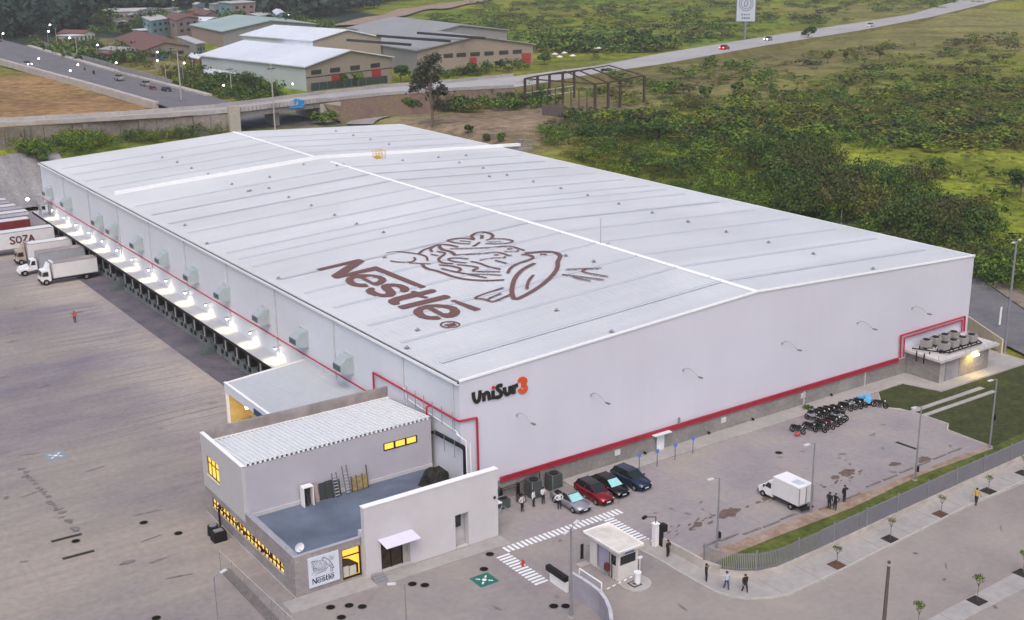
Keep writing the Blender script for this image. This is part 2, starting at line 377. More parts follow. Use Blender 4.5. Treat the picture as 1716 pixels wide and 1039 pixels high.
struct(sheet('yard', [(-130, -95), (80, -95), (80, 168), (-130, 168)], 0, M_yard))
struct(sheet('forecourt', [(-23.5, -60), (10.3, -60), (10.3, -14), (9.6, -9.3), (0, -9.3), (0, -6.9), (-23.5, -7.6)], .004, M_yard2))
struct(sheet('parking_lot', [(-.1, -9.3), (9.6, -9.3), (10.3, -14), (10.4, -19.6), (52.6, -20), (52.6, -14.4), (54.2, -13.4), (54.1, -10.1), (53.6, -7.5), (52.3, -5.9), (55.9, -2.2), (55.9, .05), (-.1, .05)], .008, M_park))
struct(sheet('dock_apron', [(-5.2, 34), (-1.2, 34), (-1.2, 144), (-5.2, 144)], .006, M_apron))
struct(sheet('access_road', [(-130, -95), (95, -95), (95, -27.2), (38.5, -27.2), (31.2, -27.6), (17.1, -28.5), (13.4, -28.6), (11.8, -28), (10.3, -27), (8.9, -24.7), (8.6, -19), (-2.5, -22), (-3.6, -26), (-2, -45), (-130, -45)], .012, M_road))
def walk(name, poly, z0=0, h=.13, m=None):
    return struct(MB().prism(poly, z0, z0+h).build(name, m or M_walk))
outer = [(8.54, -15.6), (8.72, -18.1), (8.7, -21.2), (8.85, -24.6), (9.4, -26), (10.2, -27), (11.8, -27.95), (13.4, -28.45), (17.1, -28.4), (31.2, -27.5), (38.5, -27.0), (100, -25.6)]
inner = [(100, -23.0), (52.6, -23.9), (42.5, -24.3), (29.6, -24.9), (20.5, -25.4), (15.2, -25.55), (13.4, -25.15), (12, -24.2), (11.05, -23), (10.62, -21.4), (10.5, -17.3), (10.35, -15.6)]
walk('pavement', outer+inner)
for q in range(0): pass
kb = MB()
for a, b in zip(outer[:-1], outer[1:]):
    a, b = Vector((*a, 0)), Vector((*b, 0)); d = (b-a).normalized(); nrm = Vector((d.y, -d.x, 0))
    kb.add([a-d*.04, b+d*.04, b+d*.04+nrm*.16, a-d*.04+nrm*.16]+[p+Vector((0, 0, .15)) for p in (a-d*.04, b+d*.04, b+d*.04+nrm*.16, a-d*.04+nrm*.16)], [(0, 1, 5, 4), (1, 2, 6, 5), (2, 3, 7, 6), (3, 0, 4, 7), (4, 5, 6, 7)])
struct(kb.build('kerb', M_kerb))
walk('far_pavement', [(5, -39.4), (95, -38.6), (95, -36.5), (32.7, -37.1), (19.3, -37.6), (5, -37.9)])
walk('gable_pavement', [(11.5, -2.2), (54, -2.5), (60.6, -2.2), (62, -6.6), (78.5, -6.7), (79, -1), (86, 6), (76, 6), (75.7, -.02), (73.4, -.02), (73.4, -4.8), (63.9, -4.8), (63.9, -.02), (11.5, -.02)])
walk('office_pavement', [(-20.9, -7.55), (0, -8.05), (0, -6.3), (-13.2, -6.3), (-13.2, -5.6), (-20.9, -5.6)])
struct(sheet('lawn', [(60.7, -2.3), (56.0, -2.25), (56, -2.3), (52.5, -5.9), (53.7, -7.4), (54.2, -10.1), (54.3, -13.4), (52.8, -14.4), (52.7, -20), (80, -18), (80, -6.8), (62.1, -6.7)], .02, M_lawn))
struct(sheet('green_strip', [(10.9, -21.2), (13.5, -20.9), (19, -20.75), (30, -20.8), (41, -20), (52.7, -20.2), (52.7, -20), (80, -18), (80, -23.1), (52.6, -23.6), (29.6, -24.5), (20.5, -25.1), (14, -25.0), (11.8, -23.4)], .016, M_grass2))
struct(sheet('soil_strip', [(10.7, -19.2), (20, -19.4), (52.7, -19.3), (52.7, -20.1), (41, -20.0), (30, -20.9), (19, -20.8), (10.8, -21.0)], .02, M_dirt))
struct(sheet('green_strip_bed', [(8.5, -14.0), (10.4, -14.4), (10.4, -15.4), (8.5, -15.4)], .02, M_yard))
for i, (y0, y1, x0, x1) in enumerate([(-9.0, -8.35, 54.3, 67), (-10.5, -9.9, 54.3, 67.2)]):
    walk('lawn_path', [(x0, y0), (x1, y0), (x1, y1), (x0, y1)], .02, .06)
# kerb round the lawn
kb = MB(); kp = [(56, -2.4), (52.5, -5.95), (53.7, -7.45), (54.2, -10.1), (54.3, -13.4), (52.8, -14.4), (52.7, -20)]
kb.tube([(x, y, .07) for x, y in kp], .1, 4); struct(kb.build('lawn_kerb', M_kerb))

# paving joints: real grooves are too fine here, so thin dark sealed joints lie on the slabs
jb = MB()
for x in np.arange(13, 90, 4.2): jb.box(x, x+.05, -27.3 if x > 30 else -28.2, -24.2 if x > 20 else -25.3, .131, .134)
for x in np.arange(8, 90, 4.2): jb.box(x, x+.05, -39.2, -37.6, .131, .134)
stuff(jb.build('pavement_joint', mat('joint_dark', (.2, .19, .18), .9)), 'thin dark sealed joints across the pale pavement slabs', 'pavement joints')
jb = MB()
for x in np.arange(5.2, 52, 5.2): jb.box(x, x+.035, -19, -2.3, .009, .0115)
for y in (-7.5, -13.5): jb.box(12, 52, y, y+.035, .009, .0112)
for y in np.arange(-40, 160, 6.5): jb.box(-90, -12.5, y, y+.04, .0015, .003)
for x in np.arange(-88, -12, 6.5): jb.box(x, x+.04, -40, 160, .0015, .0026)
stuff(jb.build('slab_joint', mat('joint_faint', (.23, .21, .215), .9)), 'faint sealed joints between the big concrete yard slabs', 'slab joints')

# stains and tyre streaks worn into the concrete, each with its own outline
def stain(cx, cy, rx, ry, col, n=18, z=.0125, rot=0):
    pts = []
    for i in range(n):
        t = 2*math.pi*i/n; k = random.uniform(.65, 1.15); x, y = rx*k*math.cos(t), ry*k*math.sin(t)
        pts.append((cx+x*math.cos(rot)-y*math.sin(rot), cy+x*math.sin(rot)+y*math.cos(rot)))
    return pts
def splat(name, list_, m, z, label, cat):
    b = MB()
    for i, pts in enumerate(list_):
        tr = tessellate_polygon([[Vector((*p, 0)) for p in pts]]); fs = []
        for t in tr:
            A, B, D = [Vector((*pts[k], 0)) for k in t]; fs.append(tuple(t) if (B-A).cross(D-A).z > 0 else tuple(reversed(t)))
        b.add([(*p, z+i*.0004) for p in pts], fs)
    o = mesh_obj(name, b.v, b.f, m); return stuff(o, label, cat)
mud = mat('dried_mud', (.13, .09, .075), .95, var=.3, scale=2)
L = []
for q, r in [((1222, 859), 1.1), ((1212, 864), .7), ((1420, 792), .9), ((1400, 800), .5), ((1283, 836), .5), ((1170, 880), .5), ((1160, 886), .35), ((1190, 876), .3), ((1270, 842), .3), ((1550, 770), .8), ((1500, 778), .6)]:
    p = G(*q); L.append(stain(p.x, p.y, r*1.3, r*.8, None, rot=.2))
for k in range(46):
    px = random.uniform(1110, 1470); p = G(px, 893-(px-1110)*.30+random.uniform(-6, 6)); L.append(stain(p.x, p.y, random.uniform(.08, .4), random.uniform(.05, .18), None, 9, rot=.3))
splat('mud_patch', L, mud, .014, 'dried mud clods strewn in a line over the parking concrete', 'mud')
M_st = mat('worn_dark_stain', (.185, .168, .172), .9, var=.2, scale=2, var2=.15, scale2=.5)
L = []
for k in range(95):
    x, y = random.uniform(-75, -7), random.uniform(-35, 125)
    if x > -24 and y < 36: continue
    L.append(stain(x, y, random.uniform(.15, 1.5), random.uniform(.08, .35), None, 11, rot=random.uniform(-.25, .25)))
for k in range(26):
    t = k/25; p = G(32+98*t+random.uniform(-3, 3), 783+108*t+random.uniform(-3, 3)); L.append(stain(p.x, p.y, random.uniform(.15, .6), random.uniform(.12, .4), None, 9))
for k in range(30):
    x = random.uniform(12, 50); L.append(stain(x, random.uniform(-18, -4), random.uniform(.1, .5), random.uniform(.05, .18), None, 9, rot=random.uniform(0, 3)))
for k in range(40):
    x = random.uniform(-20, 60); L.append(stain(x, random.uniform(-44, -30) if x > 9 else random.uniform(-30, -10), random.uniform(.1, .7), random.uniform(.05, .2), None, 9, rot=random.uniform(0, 3)))
splat('oil_stain', [pts for pts in L], M_st, .0215, 'small worn oil stains and scuffs scattered over the concrete', 'stains')
M_tr = mat('tyre_track_dark', (.19, .172, .178), .9, var=.25, scale=3)
tb_ = MB()
for k in range(26):
    y = random.uniform(36, 118); x0 = random.uniform(-34, -16); x1 = random.uniform(-9, -5.4); sk_ = random.uniform(-2.5, 2.5)
    for off in (0, 1.9):
        for i in range(8):
            a_ = (x0+(x1-x0)*i/8, y+off+sk_*(1-i/8)**2); b2_ = (x0+(x1-x0)*(i+1)/8, y+off+sk_*(1-(i+1)/8)**2); z = .0045+.0001*k
            tb_.add([(a_[0], a_[1], z), (b2_[0], b2_[1], z), (b2_[0], b2_[1]+.16, z), (a_[0], a_[1]+.16, z)], [(0, 1, 2, 3)])
stuff(tb_.build('tyre_track', M_tr), 'faint dark tyre tracks curving towards the docks', 'tyre tracks')

# road markings -------------------------------------------------------
def stripe_band(a, b, wid, n, slant, z=.018):
    a = Vector((*a, 0)); b = Vector((*b, 0)); d = (b-a)/n; u = d.normalized(); nr = Vector((-u.y, u.x, 0))
    mb = []
    for i in range(n):
        p = a+d*i; q = p+d*.58
        mb.append([p, q, q+nr*wid+u*slant, p+nr*wid+u*slant])
    return mb
bands = [('along the gate lane', (-1.05, -9.15), (12.2, -9.15), 1.05, 27, .0), ('beside the guard booth', (10.6, -9.3), (10.6, -15.2), -1.1, 13, .0), ('in front of the white office wall', (-1.1, -9.3), (-1.1, -15.4), -1.35, 13, .0)]
for nm, a, b, wd, n, sl_ in bands:
    root = thing('hatched_marking', 'white hatched floor marking '+nm, 'road marking', (*a, 0), 0, 'white hatched floor markings')
    for q in stripe_band(a, b, wd, n, sl_):
        q = [p+Vector((0, 0, .018)) for p in q]; o = MB().add(q, [(0, 1, 2, 3)])
        o.build('stripe', M_mark, root, world=True)
M_evac = mat('green_marking_paint', (.012, .13, .10), .6, var=.2, scale=3); M_evac_old = mat('faded_marking_paint', (.22, .27, .30), .8, var=.1, scale=3)
def assembly_mark(c, s, m, label):
    r = thing('assembly_point_marking', label, 'floor marking', (c[0], c[1], 0))
    MB().add([(-s, -s, .017), (s, -s, .017), (s, s, .017), (-s, s, .017)], [(0, 1, 2, 3)]).build('field', m, r)
    dsc = MB(); pts = [(.22*s*math.cos(t), .22*s*math.sin(t), .021) for t in np.linspace(0, 2*math.pi, 14)[:-1]]; dsc.add(pts, [tuple(range(13))]); dsc.build('disc', M_mark, r)
    for k in range(4):
        t = math.pi/4+k*math.pi/2; R = Matrix.Rotation(t, 3, 'Z')
        pl = [(.34, 0), (.5, .15), (.5, .07), (.8, .07), (.8, -.07), (.5, -.07), (.5, -.15)]
        MB().add([R @ Vector((x*s, y*s, .021)) for x, y in pl], [tuple(range(6, -1, -1))]).build('arrow', M_mark, r)
assembly_mark((-5.41, -11.93), .93, M_evac, 'dark green square floor marking with white arrows pointing to its centre')
assembly_mark((-27.6, 36.25), 1.05, M_evac_old, 'faded grey square floor marking with four white arrows in the truck yard')

# manholes, grates ------------------------------------------------------
M_iron = mat('black_iron', (.010, .009, .007), .95, var=.2, spec=.1)
mh = thing('manhole_cover', 'x', 'manhole', (0, 0, 0), 0, 'round manhole covers in the concrete')
MB().cyl((0, 0, .013), (0, 0, .035), .36, 18).build('lid', M_iron, mh)
MB().cyl((0, 0, .0125), (0, 0, .022), .46, 18).build('ring', mat('manhole_ring', (.2, .19, .17), .9), mh)
MH = [((241, 876), 'lone round manhole cover in the open yard with a pale worn ring'), ((127, 907), 'round manhole cover between the two long drain grates'), ((299, 894), 'round manhole cover in the yard nearest the black water tanks'),
      ((262, 1036), 'round manhole cover at the bottom edge of the truck yard'), ((554, 1018), 'leftmost manhole of the cluster before the office, at its left'), ((585, 1015), 'middle manhole of the cluster in front of the office sign'), ((607, 1017), 'right manhole of the cluster in front of the office sign'),
      ((572, 1035), 'nearest manhole of the cluster in front of the office sign'), ((691, 979), 'manhole right beside the thin lamp pole before the office door'), ((712, 981), 'manhole second to the right of the thin lamp pole'), ((821, 929), 'manhole beside the office end wall near the hatched marking'),
      ((811, 954), 'manhole just behind the green floor marking'), ((928, 1016), 'left one of two manholes by the tall lamp pole'), ((948, 1016), 'right one of two manholes touching the tall lamp pole base'), ((1305, 759), 'small manhole cover alone in the middle of the parking lot')]
for i, (q, lb) in enumerate(MH):
    p = G(*q)
    if i == 0: mh.location = p; mh['label'] = lb
    else: dup(mh, p, None, lb)
def grate(q1, q2, label):
    a, b = G(*q1), G(*q2); ang = math.atan2((b-a).y, (b-a).x); Ln = (b-a).length
    r = thing('drain_grate', label, 'drain', a, ang, 'long slot drain grates')
    MB().box(0, Ln, -.22, .22, .013, .03).build('frame', mat('grate_frame', (.05, .045, .04), .8), r)
    bar = MB().box(0, .05, -.18, .18, .03, .04).build('bar', M_iron, r)
    for k in range(1, int(Ln/.16)): child(bar, r, (k*.16, 0, 0))
grate((86, 908), (137, 895), 'upper of two long black drain grates in the truck yard')
grate((105, 937), (158, 923), 'lower of two long black drain grates in the truck yard')
grate((1502, 741), (1536, 753), 'long black drain grate in the parking lot beside a lamp pole')

# wheel stops along the far parking edge
ws0 = None
for k, q in enumerate([(1193, 911), (1223, 901), (1260, 891), (1293, 879), (1322, 866), (1386, 850), (1404, 843), (1430, 832), (1464, 812), (1492, 801), (1519, 789), (1546, 778), (1575, 766), (1600, 756)]):
    p = G(*q)
    if ws0 is None:
        ws0 = MB().box(-1.05, 1.05, -.09, .09, 0, .13).build('kerb_block', mat('stained_kerb', (.2, .17, .16), .9, var=.3, scale=3)); tag(ws0, 'x', 'parking kerb', 'kerb blocks at the parking edge'); o = ws0
    else: o = ws0.copy(); C.objects.link(o)
    o.location = p; o.rotation_euler = (0, 0, random.uniform(-.02, .05)); o['label'] = '%s low concrete kerb block from the gate along the parking edge' % ORD[k]

# ================================================================== WAREHOUSE
wh = thing('warehouse', 'huge white warehouse with low ribbed gable roof and a painted roof logo', 'warehouse', (0, 0, 0))
W_, L_, H_ = WW, WL, WH
MB().add([(0, 0, 2.05), (W_, 0, 2.05), (W_, 0, H_), (W_/2, 0, H_+WR), (0, 0, H_)], [(0, 1, 2, 3, 4)]).build('gable_wall', M_wall, wh)
MB().add([(0, L_, 0), (W_, L_, 0), (W_, L_, H_), (W_/2, L_, H_+WR), (0, L_, H_)], [(4, 3, 2, 1, 0)]).build('rear_wall', M_wall, wh)
MB().add([(0, 0, 2.05), (0, L_, 2.05), (0, L_, H_), (0, 0, H_)], [(3, 2, 1, 0)]).build('side_wall', M_wall2, wh)
MB().add([(W_, 0, 0), (W_, L_, 0), (W_, L_, H_), (W_, 0, H_)], [(0, 1, 2, 3)]).build('side_wall', M_wall, wh)
MB().box(.0, W_-.02, -.10, -.002, 0, 2.05).build('block_base', M_block, wh)
MB().box(-.10, -.002, 0, L_, 0, 2.05).build('block_base', M_block, wh)
MB().box(4.2, 62.2, -.26, -.11, 1.95, 2.42).build('red_flashing', M_redband, wh)
MB().box(4.2, 62.2, -.30, -.27, 2.33, 2.46).build('red_edge', M_red, wh)
MB().box(4.2, 62.2, -.30, -.27, 1.90, 2.0).build('red_edge', M_red, wh)
# roof sheets bay by bay: ribs run down the slope
def roof_panel_mesh(y0, y1, side):
    b = MB(); xa, xb = (0, W_/2) if side < 0 else (W_/2, W_)
    z = lambda x: roofz(x)
    n = int(round((y1-y0)/.4)); st = (y1-y0)/n
    vs = []; fs = []
    prof = []
    for k in range(n):
        y = y0+k*st; prof += [(y, .02), (y+st*.55, .02), (y+st*.68, .075), (y+st*.87, .075)]
    prof.append((y1, .02))
    for (y, dz) in prof: vs += [(xa, y, z(xa)+dz), (xb, y, z(xb)+dz)]
    for k in range(len(prof)-1): fs.append((2*k, 2*k+1, 2*k+3, 2*k+2))
    return b.add(vs, fs)
bayn = 20; by = L_/bayn
rp = {}
for side in (-1, 1):
    for k in range(bayn):
        if k == 0: rp[side] = roof_panel_mesh(0, by, side).build('roof_panel', M_roof, wh)
        else: child(rp[side], wh, (0, k*by, 0))
# raised seams between bays, on both slopes
seam = {}
for side in (-1, 1):
    xa, xb = (1.2, W_/2-.3) if side < 0 else (W_/2+.3, W_-3)
    b = MB(); b.add([(xa, -.2, roofz(xa)+.05), (xa, .14, roofz(xa)+.05), (xa, .11, roofz(xa)+.14), (xa, -.05, roofz(xa)+.14), (xb, -.2, roofz(xb)+.05), (xb, .14, roofz(xb)+.05), (xb, .11, roofz(xb)+.14), (xb, -.05, roofz(xb)+.14)],
                    [(0, 3, 2, 1), (4, 5, 6, 7), (0, 1, 5, 4), (1, 2, 6, 5), (2, 3, 7, 6), (3, 0, 4, 7)])
    seam[side] = b
ysm = [5.3, 12.7, 19.6, 27.6, 34.8, 42.2, 49.6, 54, 58, 64.5, 72, 79.4, 86.6, 94, 112, 119.5, 126.8, 134]
M_seam = mat('roof_seam', (.44, .465, .52), .5, var=.05)
for side in (-1, 1):
    o0 = None
    for y in ysm:
        if o0 is None: o0 = seam[side].build('roof_seam', M_seam, wh); o0.location = (0, y, 0)
        else: child(o0, wh, (0, y, 0))
lapm = {}  # dark strip beside each seam: the seam's shadow put into its colour
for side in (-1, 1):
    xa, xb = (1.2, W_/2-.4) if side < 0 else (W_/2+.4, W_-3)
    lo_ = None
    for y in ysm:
        if lo_ is None: lo_ = MB().add([(xa, -.44, roofz(xa)+.084), (xb, -.44, roofz(xb)+.084), (xb, -.30, roofz(xb)+.084), (xa, -.30, roofz(xa)+.084)], [(0, 1, 2, 3)]).build('seam_shade', mat('seam_shade_grey', (.35, .36, .41), .7, var=.25, scale=.6), wh); lo_.location = (0, y, 0)
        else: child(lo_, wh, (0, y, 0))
# ridge cap in lengths
rc = MB(); rc.add([(W_/2-.38, 0, roofz(W_/2-.38)+.08), (W_/2-.38, 7.1, roofz(W_/2-.38)+.08), (W_/2, 7.1, H_+WR+.20), (W_/2, 0, H_+WR+.20), (W_/2+.38, 0, roofz(W_/2+.38)+.08), (W_/2+.38, 7.1, roofz(W_/2+.38)+.08)], [(0, 3, 2, 1), (3, 4, 5, 2), (0, 4, 3), (1, 2, 5)])
rco = rc.build('ridge_cap', M_trim, wh)
for k in range(1, 20):
    if abs(k*7.2-101) > 4: child(rco, wh, (0, k*7.2+.05, 0))
# edge trims
MB().add([(-.05, -.12, H_-.04), (W_/2, -.12, H_+WR-.04), (W_/2, -.12, H_+WR+.16), (-.05, -.12, H_+.16), (-.05, .1, H_+.16), (W_/2, .1, H_+WR+.16)], [(0, 1, 2, 3), (3, 2, 5, 4)]).build('gable_trim', M_trim, wh)
MB().add([(W_/2, -.12, H_+WR-.04), (W_+.05, -.12, H_-.04), (W_+.05, -.12, H_+.16), (W_/2, -.12, H_+WR+.16), (W_/2, .1, H_+WR+.16), (W_+.05, .1, H_+.16)], [(0, 1, 2, 3), (3, 2, 5, 4)]).build('gable_trim', M_trim, wh)
MB().box(-.34, -.28, -.12, L_, H_-.28, H_+.02).box(-.27, -.02, -.12, L_, H_-.28, H_-.24).build('gutter', M_trim, wh)
MB().box(-.26, -.005, 0, L_, H_-.20, H_-.05).build('gutter_channel', M_dark, wh)
MB().box(W_+.01, W_+.2, 0, L_, H_-.2, H_+.06).build('gutter', M_trim, wh)
# transverse raised cover strip, from the left eave over the ridge to beyond the right eave
tc = MB()
for xa, xb in ((1.6, W_/2), (W_/2, W_+4.5)):
    za, zb = roofz(xa), roofz(min(xb, W_+4.5))
    y = 104.6
    tc.add([(xa, y, za+.05), (xa, y+.8, za+.05), (xa, y+.8, za+.55), (xa, y, za+.55), (xb, y, zb+.05), (xb, y+.8, zb+.05), (xb, y+.8, zb+.55), (xb, y, zb+.55)], [(0, 3, 2, 1), (4, 5, 6, 7), (0, 1, 5, 4), (1, 2, 6, 5), (2, 3, 7, 6), (3, 0, 4, 7)])
tc.build('expansion_cover', M_trim, wh)
b = MB()
for x in (W_+4.4, W_+5.4, W_+6.4):
    for y in (103.4, 105.8): b.cyl((x, y, 12.2), (x, y, 13.7), .08, 5)
for z in (12.9, 13.7): b.box(W_+4.3, W_+6.5, 103.35, 103.45, z, z+.1).box(W_+4.3, W_+6.5, 105.75, 105.85, z, z+.1)
b.box(W_+.1, W_+6.5, 103.3, 105.9, 12.1, 12.25); b.build('end_platform', M_pole, wh)
# small turbine vents
vt = MB().cyl((0, 0, 0), (0, 0, .16), .10, 8).cyl((0, 0, .16), (0, 0, .3), .21, 8, .09).box(-.24, .24, -.24, .24, .02, .06)
vo = None
VENTS = [(451, 317), (484, 332), (522, 346), (561, 362), (598, 377), (643, 391), (645, 433), (509, 277), (452, 298), (420, 321), (894, 306), (940, 317), (985, 329), (1037, 343), (1093, 358), (1153, 373), (1217, 390), (1288, 408), (1363, 427), (1463, 452), (948, 430), (995, 440), (933, 522), (1025, 558),
         (735, 265), (781, 262), (770, 274), (810, 283), (850, 295), (675, 270), (576, 277), (565, 279), (272, 265), (297, 273), (321, 283), (349, 293), (389, 310), (416, 322), (563, 221), (592, 228), (621, 235), (652, 243), (310, 379), (347, 410), (467, 468), (700, 555), (682, 585), (380, 290), (820, 297), (1715-20, 0)]
M_vent = mat('grey_roof_vent', (.27, .26, .29), .6, var=.1)
for q in VENTS[:-1]:
    p = onroof(*q); p.z += .06
    if vo is None: vo = vt.build('roof_vent', M_vent, wh); vo.location = p
    else: child(vo, wh, p)
# yellow guard rail at a hatch on the ridge
yl = mat('yellow_rail_paint', (.62, .36, .05), .5, var=.1)
p = onroof(636, 266); b = MB()
for i in range(4):
    for j in (0, 1):
        b.cyl((p.x-.9+i*.6, p.y-.5+j*1.2, p.z), (p.x-.9+i*.6, p.y-.5+j*1.2, p.z+1.5), .06, 5)
for z in (.8, 1.45):
    for j in (0, 1): b.box(p.x-.95, p.x+.95, p.y-.54+j*1.2, p.y-.46+j*1.2, p.z+z, p.z+z+.09)
b.box(p.x-.8, p.x+.1, p.y-.4, p.y+.5, p.z+.1, p.z+.5); b.build('hatch_rail', yl, wh)
# lightning mast on the ridge
MB().cyl((37.6, 26.6, 14.9), (37.6, 26.6, 18.3), .035, 5).cyl((36.9, 26, 14.8), (38.6, 26, 15.1), .05, 4).build('lightning_rod', M_pole, wh)

# ventilation hoods on the side wall
hood = MB().extr([(0, .85), (-.75, .85), (-1.5, .15), (-1.5, -.55), (-.85, -.95), (0, -.95)], -.85, .85).build('ventilation_hood', M_galv, wh)
hl = MB()
hl.box(-1.56, -1.51, -.8, .8, -.5, .1)
for k in range(6): hl.box(-1.62, -1.5, -.78, .78, -.5+k*.1, -.46+k*.1)
hlo = hl.build('louvre', mat('hood_louvre', (.12, .15, .16), .5, var=.1), hood)
hbo = MB().box(-.08, -.002, -1.15, 1.15, -1.1, 1.1).build('back_plate', mat('hood_plate', (.5, .54, .57), .5, var=.05), hood)
HY = [137.6, 125.8, 108, 100.3, 88.7, 77.7, 66.4, 55.5, 43.3, 32.8, 21.9]
hood.location = (0, HY[-1], 8.6)
for y in HY[:-1]:
    h2 = child(hood, wh, (0, y, 8.6)); child(hlo, h2); child(hbo, h2)
# downpipes
dpm = MB().cyl((-.12, 0, 0), (-.12, 0, 8.75), .09, 8)
for z in (.5, 3.5, 6.5): dpm.box(-.2, 0, -.13, .13, z, z+.12)
dp = None
for y in [10.2, 25.2, 40.4, 55.0, 70.0, 84.5, 99.1, 114.3, 129.1]:
    if dp is None: dp = dpm.build('downpipe', mat('downpipe_grey', (.50, .52, .56), .5, var=.05), wh); dp.location = (0, y, 4.05)
    else: child(dp, wh, (0, y, 4.05))
MB().cyl((-.12, 1.0, 7.9), (-.12, 1.0, 12.8), .09, 8).build('downpipe', MATS['downpipe_grey'], wh)
# red sprinkler pipe along the wall
pr = .085
MB().tube([(-.25, 144, 6.35), (-.25, 17.0, 6.65)], pr, 8).build('red_pipe', M_red, wh)
MB().tube([(-.25, 16.2, 7.2), (-.25, 16.2, 9.2), (-.25, -.15, 9.2), (1.7, -.22, 9.1), (1.75, -.22, 2.4)], .11, 8).build('red_pipe', M_red, wh)
MB().tube([(-.25, 4.9, 9.15), (-.55, 5.1, 9.0), (-.55, 5.1, 6.5)], .1, 8).build('red_pipe', M_red, wh)
MB().tube([(62.4, -.3, 2.4), (62.2, -.3, 5.25), (74.5, -.3, 5.35), (74.6, -.3, 3.4)], .12, 8).build('red_pipe', M_red, wh)
MB().tube([(63.0, -.3, 2.4), (62.9, -.3, 4.8), (74.0, -.3, 4.95), (74.1, -.3, 3.4)], .09, 8).build('red_pipe', M_red, wh)
# cable trays + conduits at the office corner
MB().tube([(-.3, 5.3, 6.35), (-.3, 3.9, 6.7)], .16, 4).tube([(-.35, 4.2, 6.75), (-.35, -.9, 6.95), (-.35, -1.25, 6.8), (-.35, -1.25, 3.3)], .2, 4).build('black_duct', M_dark, wh)
MB().tube([(-.2, 10.0, 9.4), (-.2, 9.4, 8.45), (-.2, .4, 8.0), (-.2, -.3, 7.6)], .06, 6).build('conduit', M_white, wh)
MB().tube([(-.45, 0, 7.95), (-.6, -1.9, 7.9), (-.6, -2.0, 3.3)], .07, 6).tube([(-.3, -2.1, 7.7), (-.3, -2.2, 3.2)], .07, 6).build('conduit', M_white, wh)
hr = MB().cyl((0, 0, 0), (0, 0, 1.75), .035, 4).build('hanger_rod', mat('rod_grey', (.2, .22, .25), .5), wh); hr.location = (-.42, 9, 8.2)
for y in (7.4, 5.8, 4.0, 2.3, .4): child(hr, wh, (-.56 if y < 4.3 else -.42, y, 8.2))
for y in (3.6, 1.9, .1): child(hr, wh, (-.62, y, 5.6))

# gable fittings: curved arm lamps, small boxes, door
gl = MB(); gl.cyl((0, -.02, 0), (0, -.02, .25), .10, 6)
pts = [(0, -.1, .12), (.0, -.4, .45), (.05, -.9, .55), (.12, -1.5, .35), (.2, -2.1, .0)]
gl.tube(pts, .04, 5); glo = gl.build('arm_lamp', mat('arm_lamp_grey', (.32, .34, .38), .5), wh); glo.location = (6.3, 0, 8.1)
glh = MB().rbox((.24, -2.4, -.12), (.24, .55, .12)).build('lamp_head', mat('lamp_head_grey', (.16, .17, .18), .4), glo)
for x in (15.2, 27.4, 42.0, 54.4, 64.2):
    g2 = child(glo, wh, (x, 0, 8.1)); child(glh, g2)
b = MB().box(23.75, 24.75, -.34, -.27, 0, 1.93).box(23.1, 25.4, -.8, -.12, 2.0, 2.08)
b.build('service_door', mat('white_door', (.66, .70, .72), .5), wh)
bx = MB().box(-.35, .35, -.2, -.105, 0, .6).build('wall_box', mat('grey_box', (.55, .55, .56), .6), wh); bx.location = (18.6, 0, .95)
for x in (33.4, 45.8): child(bx, wh, (x, 0, .95))
MB().cyl((26.9, -.2, 2.4), (26.9, -.2, 3.1), .12, 6).build('small_vent', M_pole, wh)
b = MB()
for x in (22.2, 31.2, 37.8, 50.5): b.cyl((x, -.12, .35), (x, -.4, .3), .12, 6)
b.build('drain_spout', M_dark, wh)
for x in (45.9, 56.3): MB().box(x, x+.12, -.2, -.105, 0, 1.9).build('downpipe', MATS['grey_box'], wh)

# lettering ----------------------------------------------------------------
def smooth_path(p, it=2):
    for _ in range(it):
        q = [p[0]]
        for a, c in zip(p[:-1], p[1:]): q += [a*.75+c*.25, a*.25+c*.75]
        q.append(p[-1]); p = q
    return p
def ribbon(pts, wd, lift, fn, depth=0, mb=None):
    """pts: 2-D points; fn maps (u,v,h) to 3-D"""
    p = smooth_path([Vector(q) for q in pts]) if len(pts) > 2 else [Vector(q) for q in pts]
    L_r = []
    n = len(p)
    for i in range(n):
        d = (p[min(i+1, n-1)]-p[max(i-1, 0)]); d = d.normalized() if d.length > 1e-9 else Vector((1, 0))
        nn = Vector((-d.y, d.x)); L_r.append((p[i]+nn*wd/2, p[i]-nn*wd/2))
    vs = []; fs = []
    for a, c in L_r: vs += [fn(a.x, a.y, lift), fn(c.x, c.y, lift)]
    for i in range(n-1): fs.append((2*i, 2*i+1, 2*i+3, 2*i+2))
    if depth:
        k = len(vs)
        for a, c in L_r: vs += [fn(a.x, a.y, 0), fn(c.x, c.y, 0)]
        for i in range(n-1): fs += [(2*i, 2*i+2, k+2*i+2, k+2*i), (2*i+1, k+2*i+1, k+2*i+3, 2*i+3)]
        fs += [(0, k, k+1, 1), (2*n-2, 2*n-1, k+2*n-1, k+2*n-2)]
    mb.add(vs, fs)
def us(X, Y):   # sign survey points on the gable wall
    d = ray(770+X/12.257, 620+Y/12.257); p = CAM+d*(-CAM[1]/d[1]); return (p[0], p[2])
sign = MB(); signr = MB(); dot = MB()
fnw = lambda u, v, h: (u, -.02-h, v)
LET = [[(275, 455), (285, 600), (340, 668), (405, 610), (415, 415)], [(495, 635), (488, 465)], [(495, 520), (535, 455), (590, 460), (607, 612)], [(683, 595), (678, 420)],
       [(868, 312), (800, 312), (752, 355), (785, 405), (850, 450), (848, 510), (800, 555), (728, 558)], [(912, 355), (920, 450), (955, 505), (1005, 480), (1025, 430)], [(1022, 325), (1034, 492)],
       [(1108, 482), (1100, 300)], [(1106, 370), (1135, 325), (1182, 300)]]
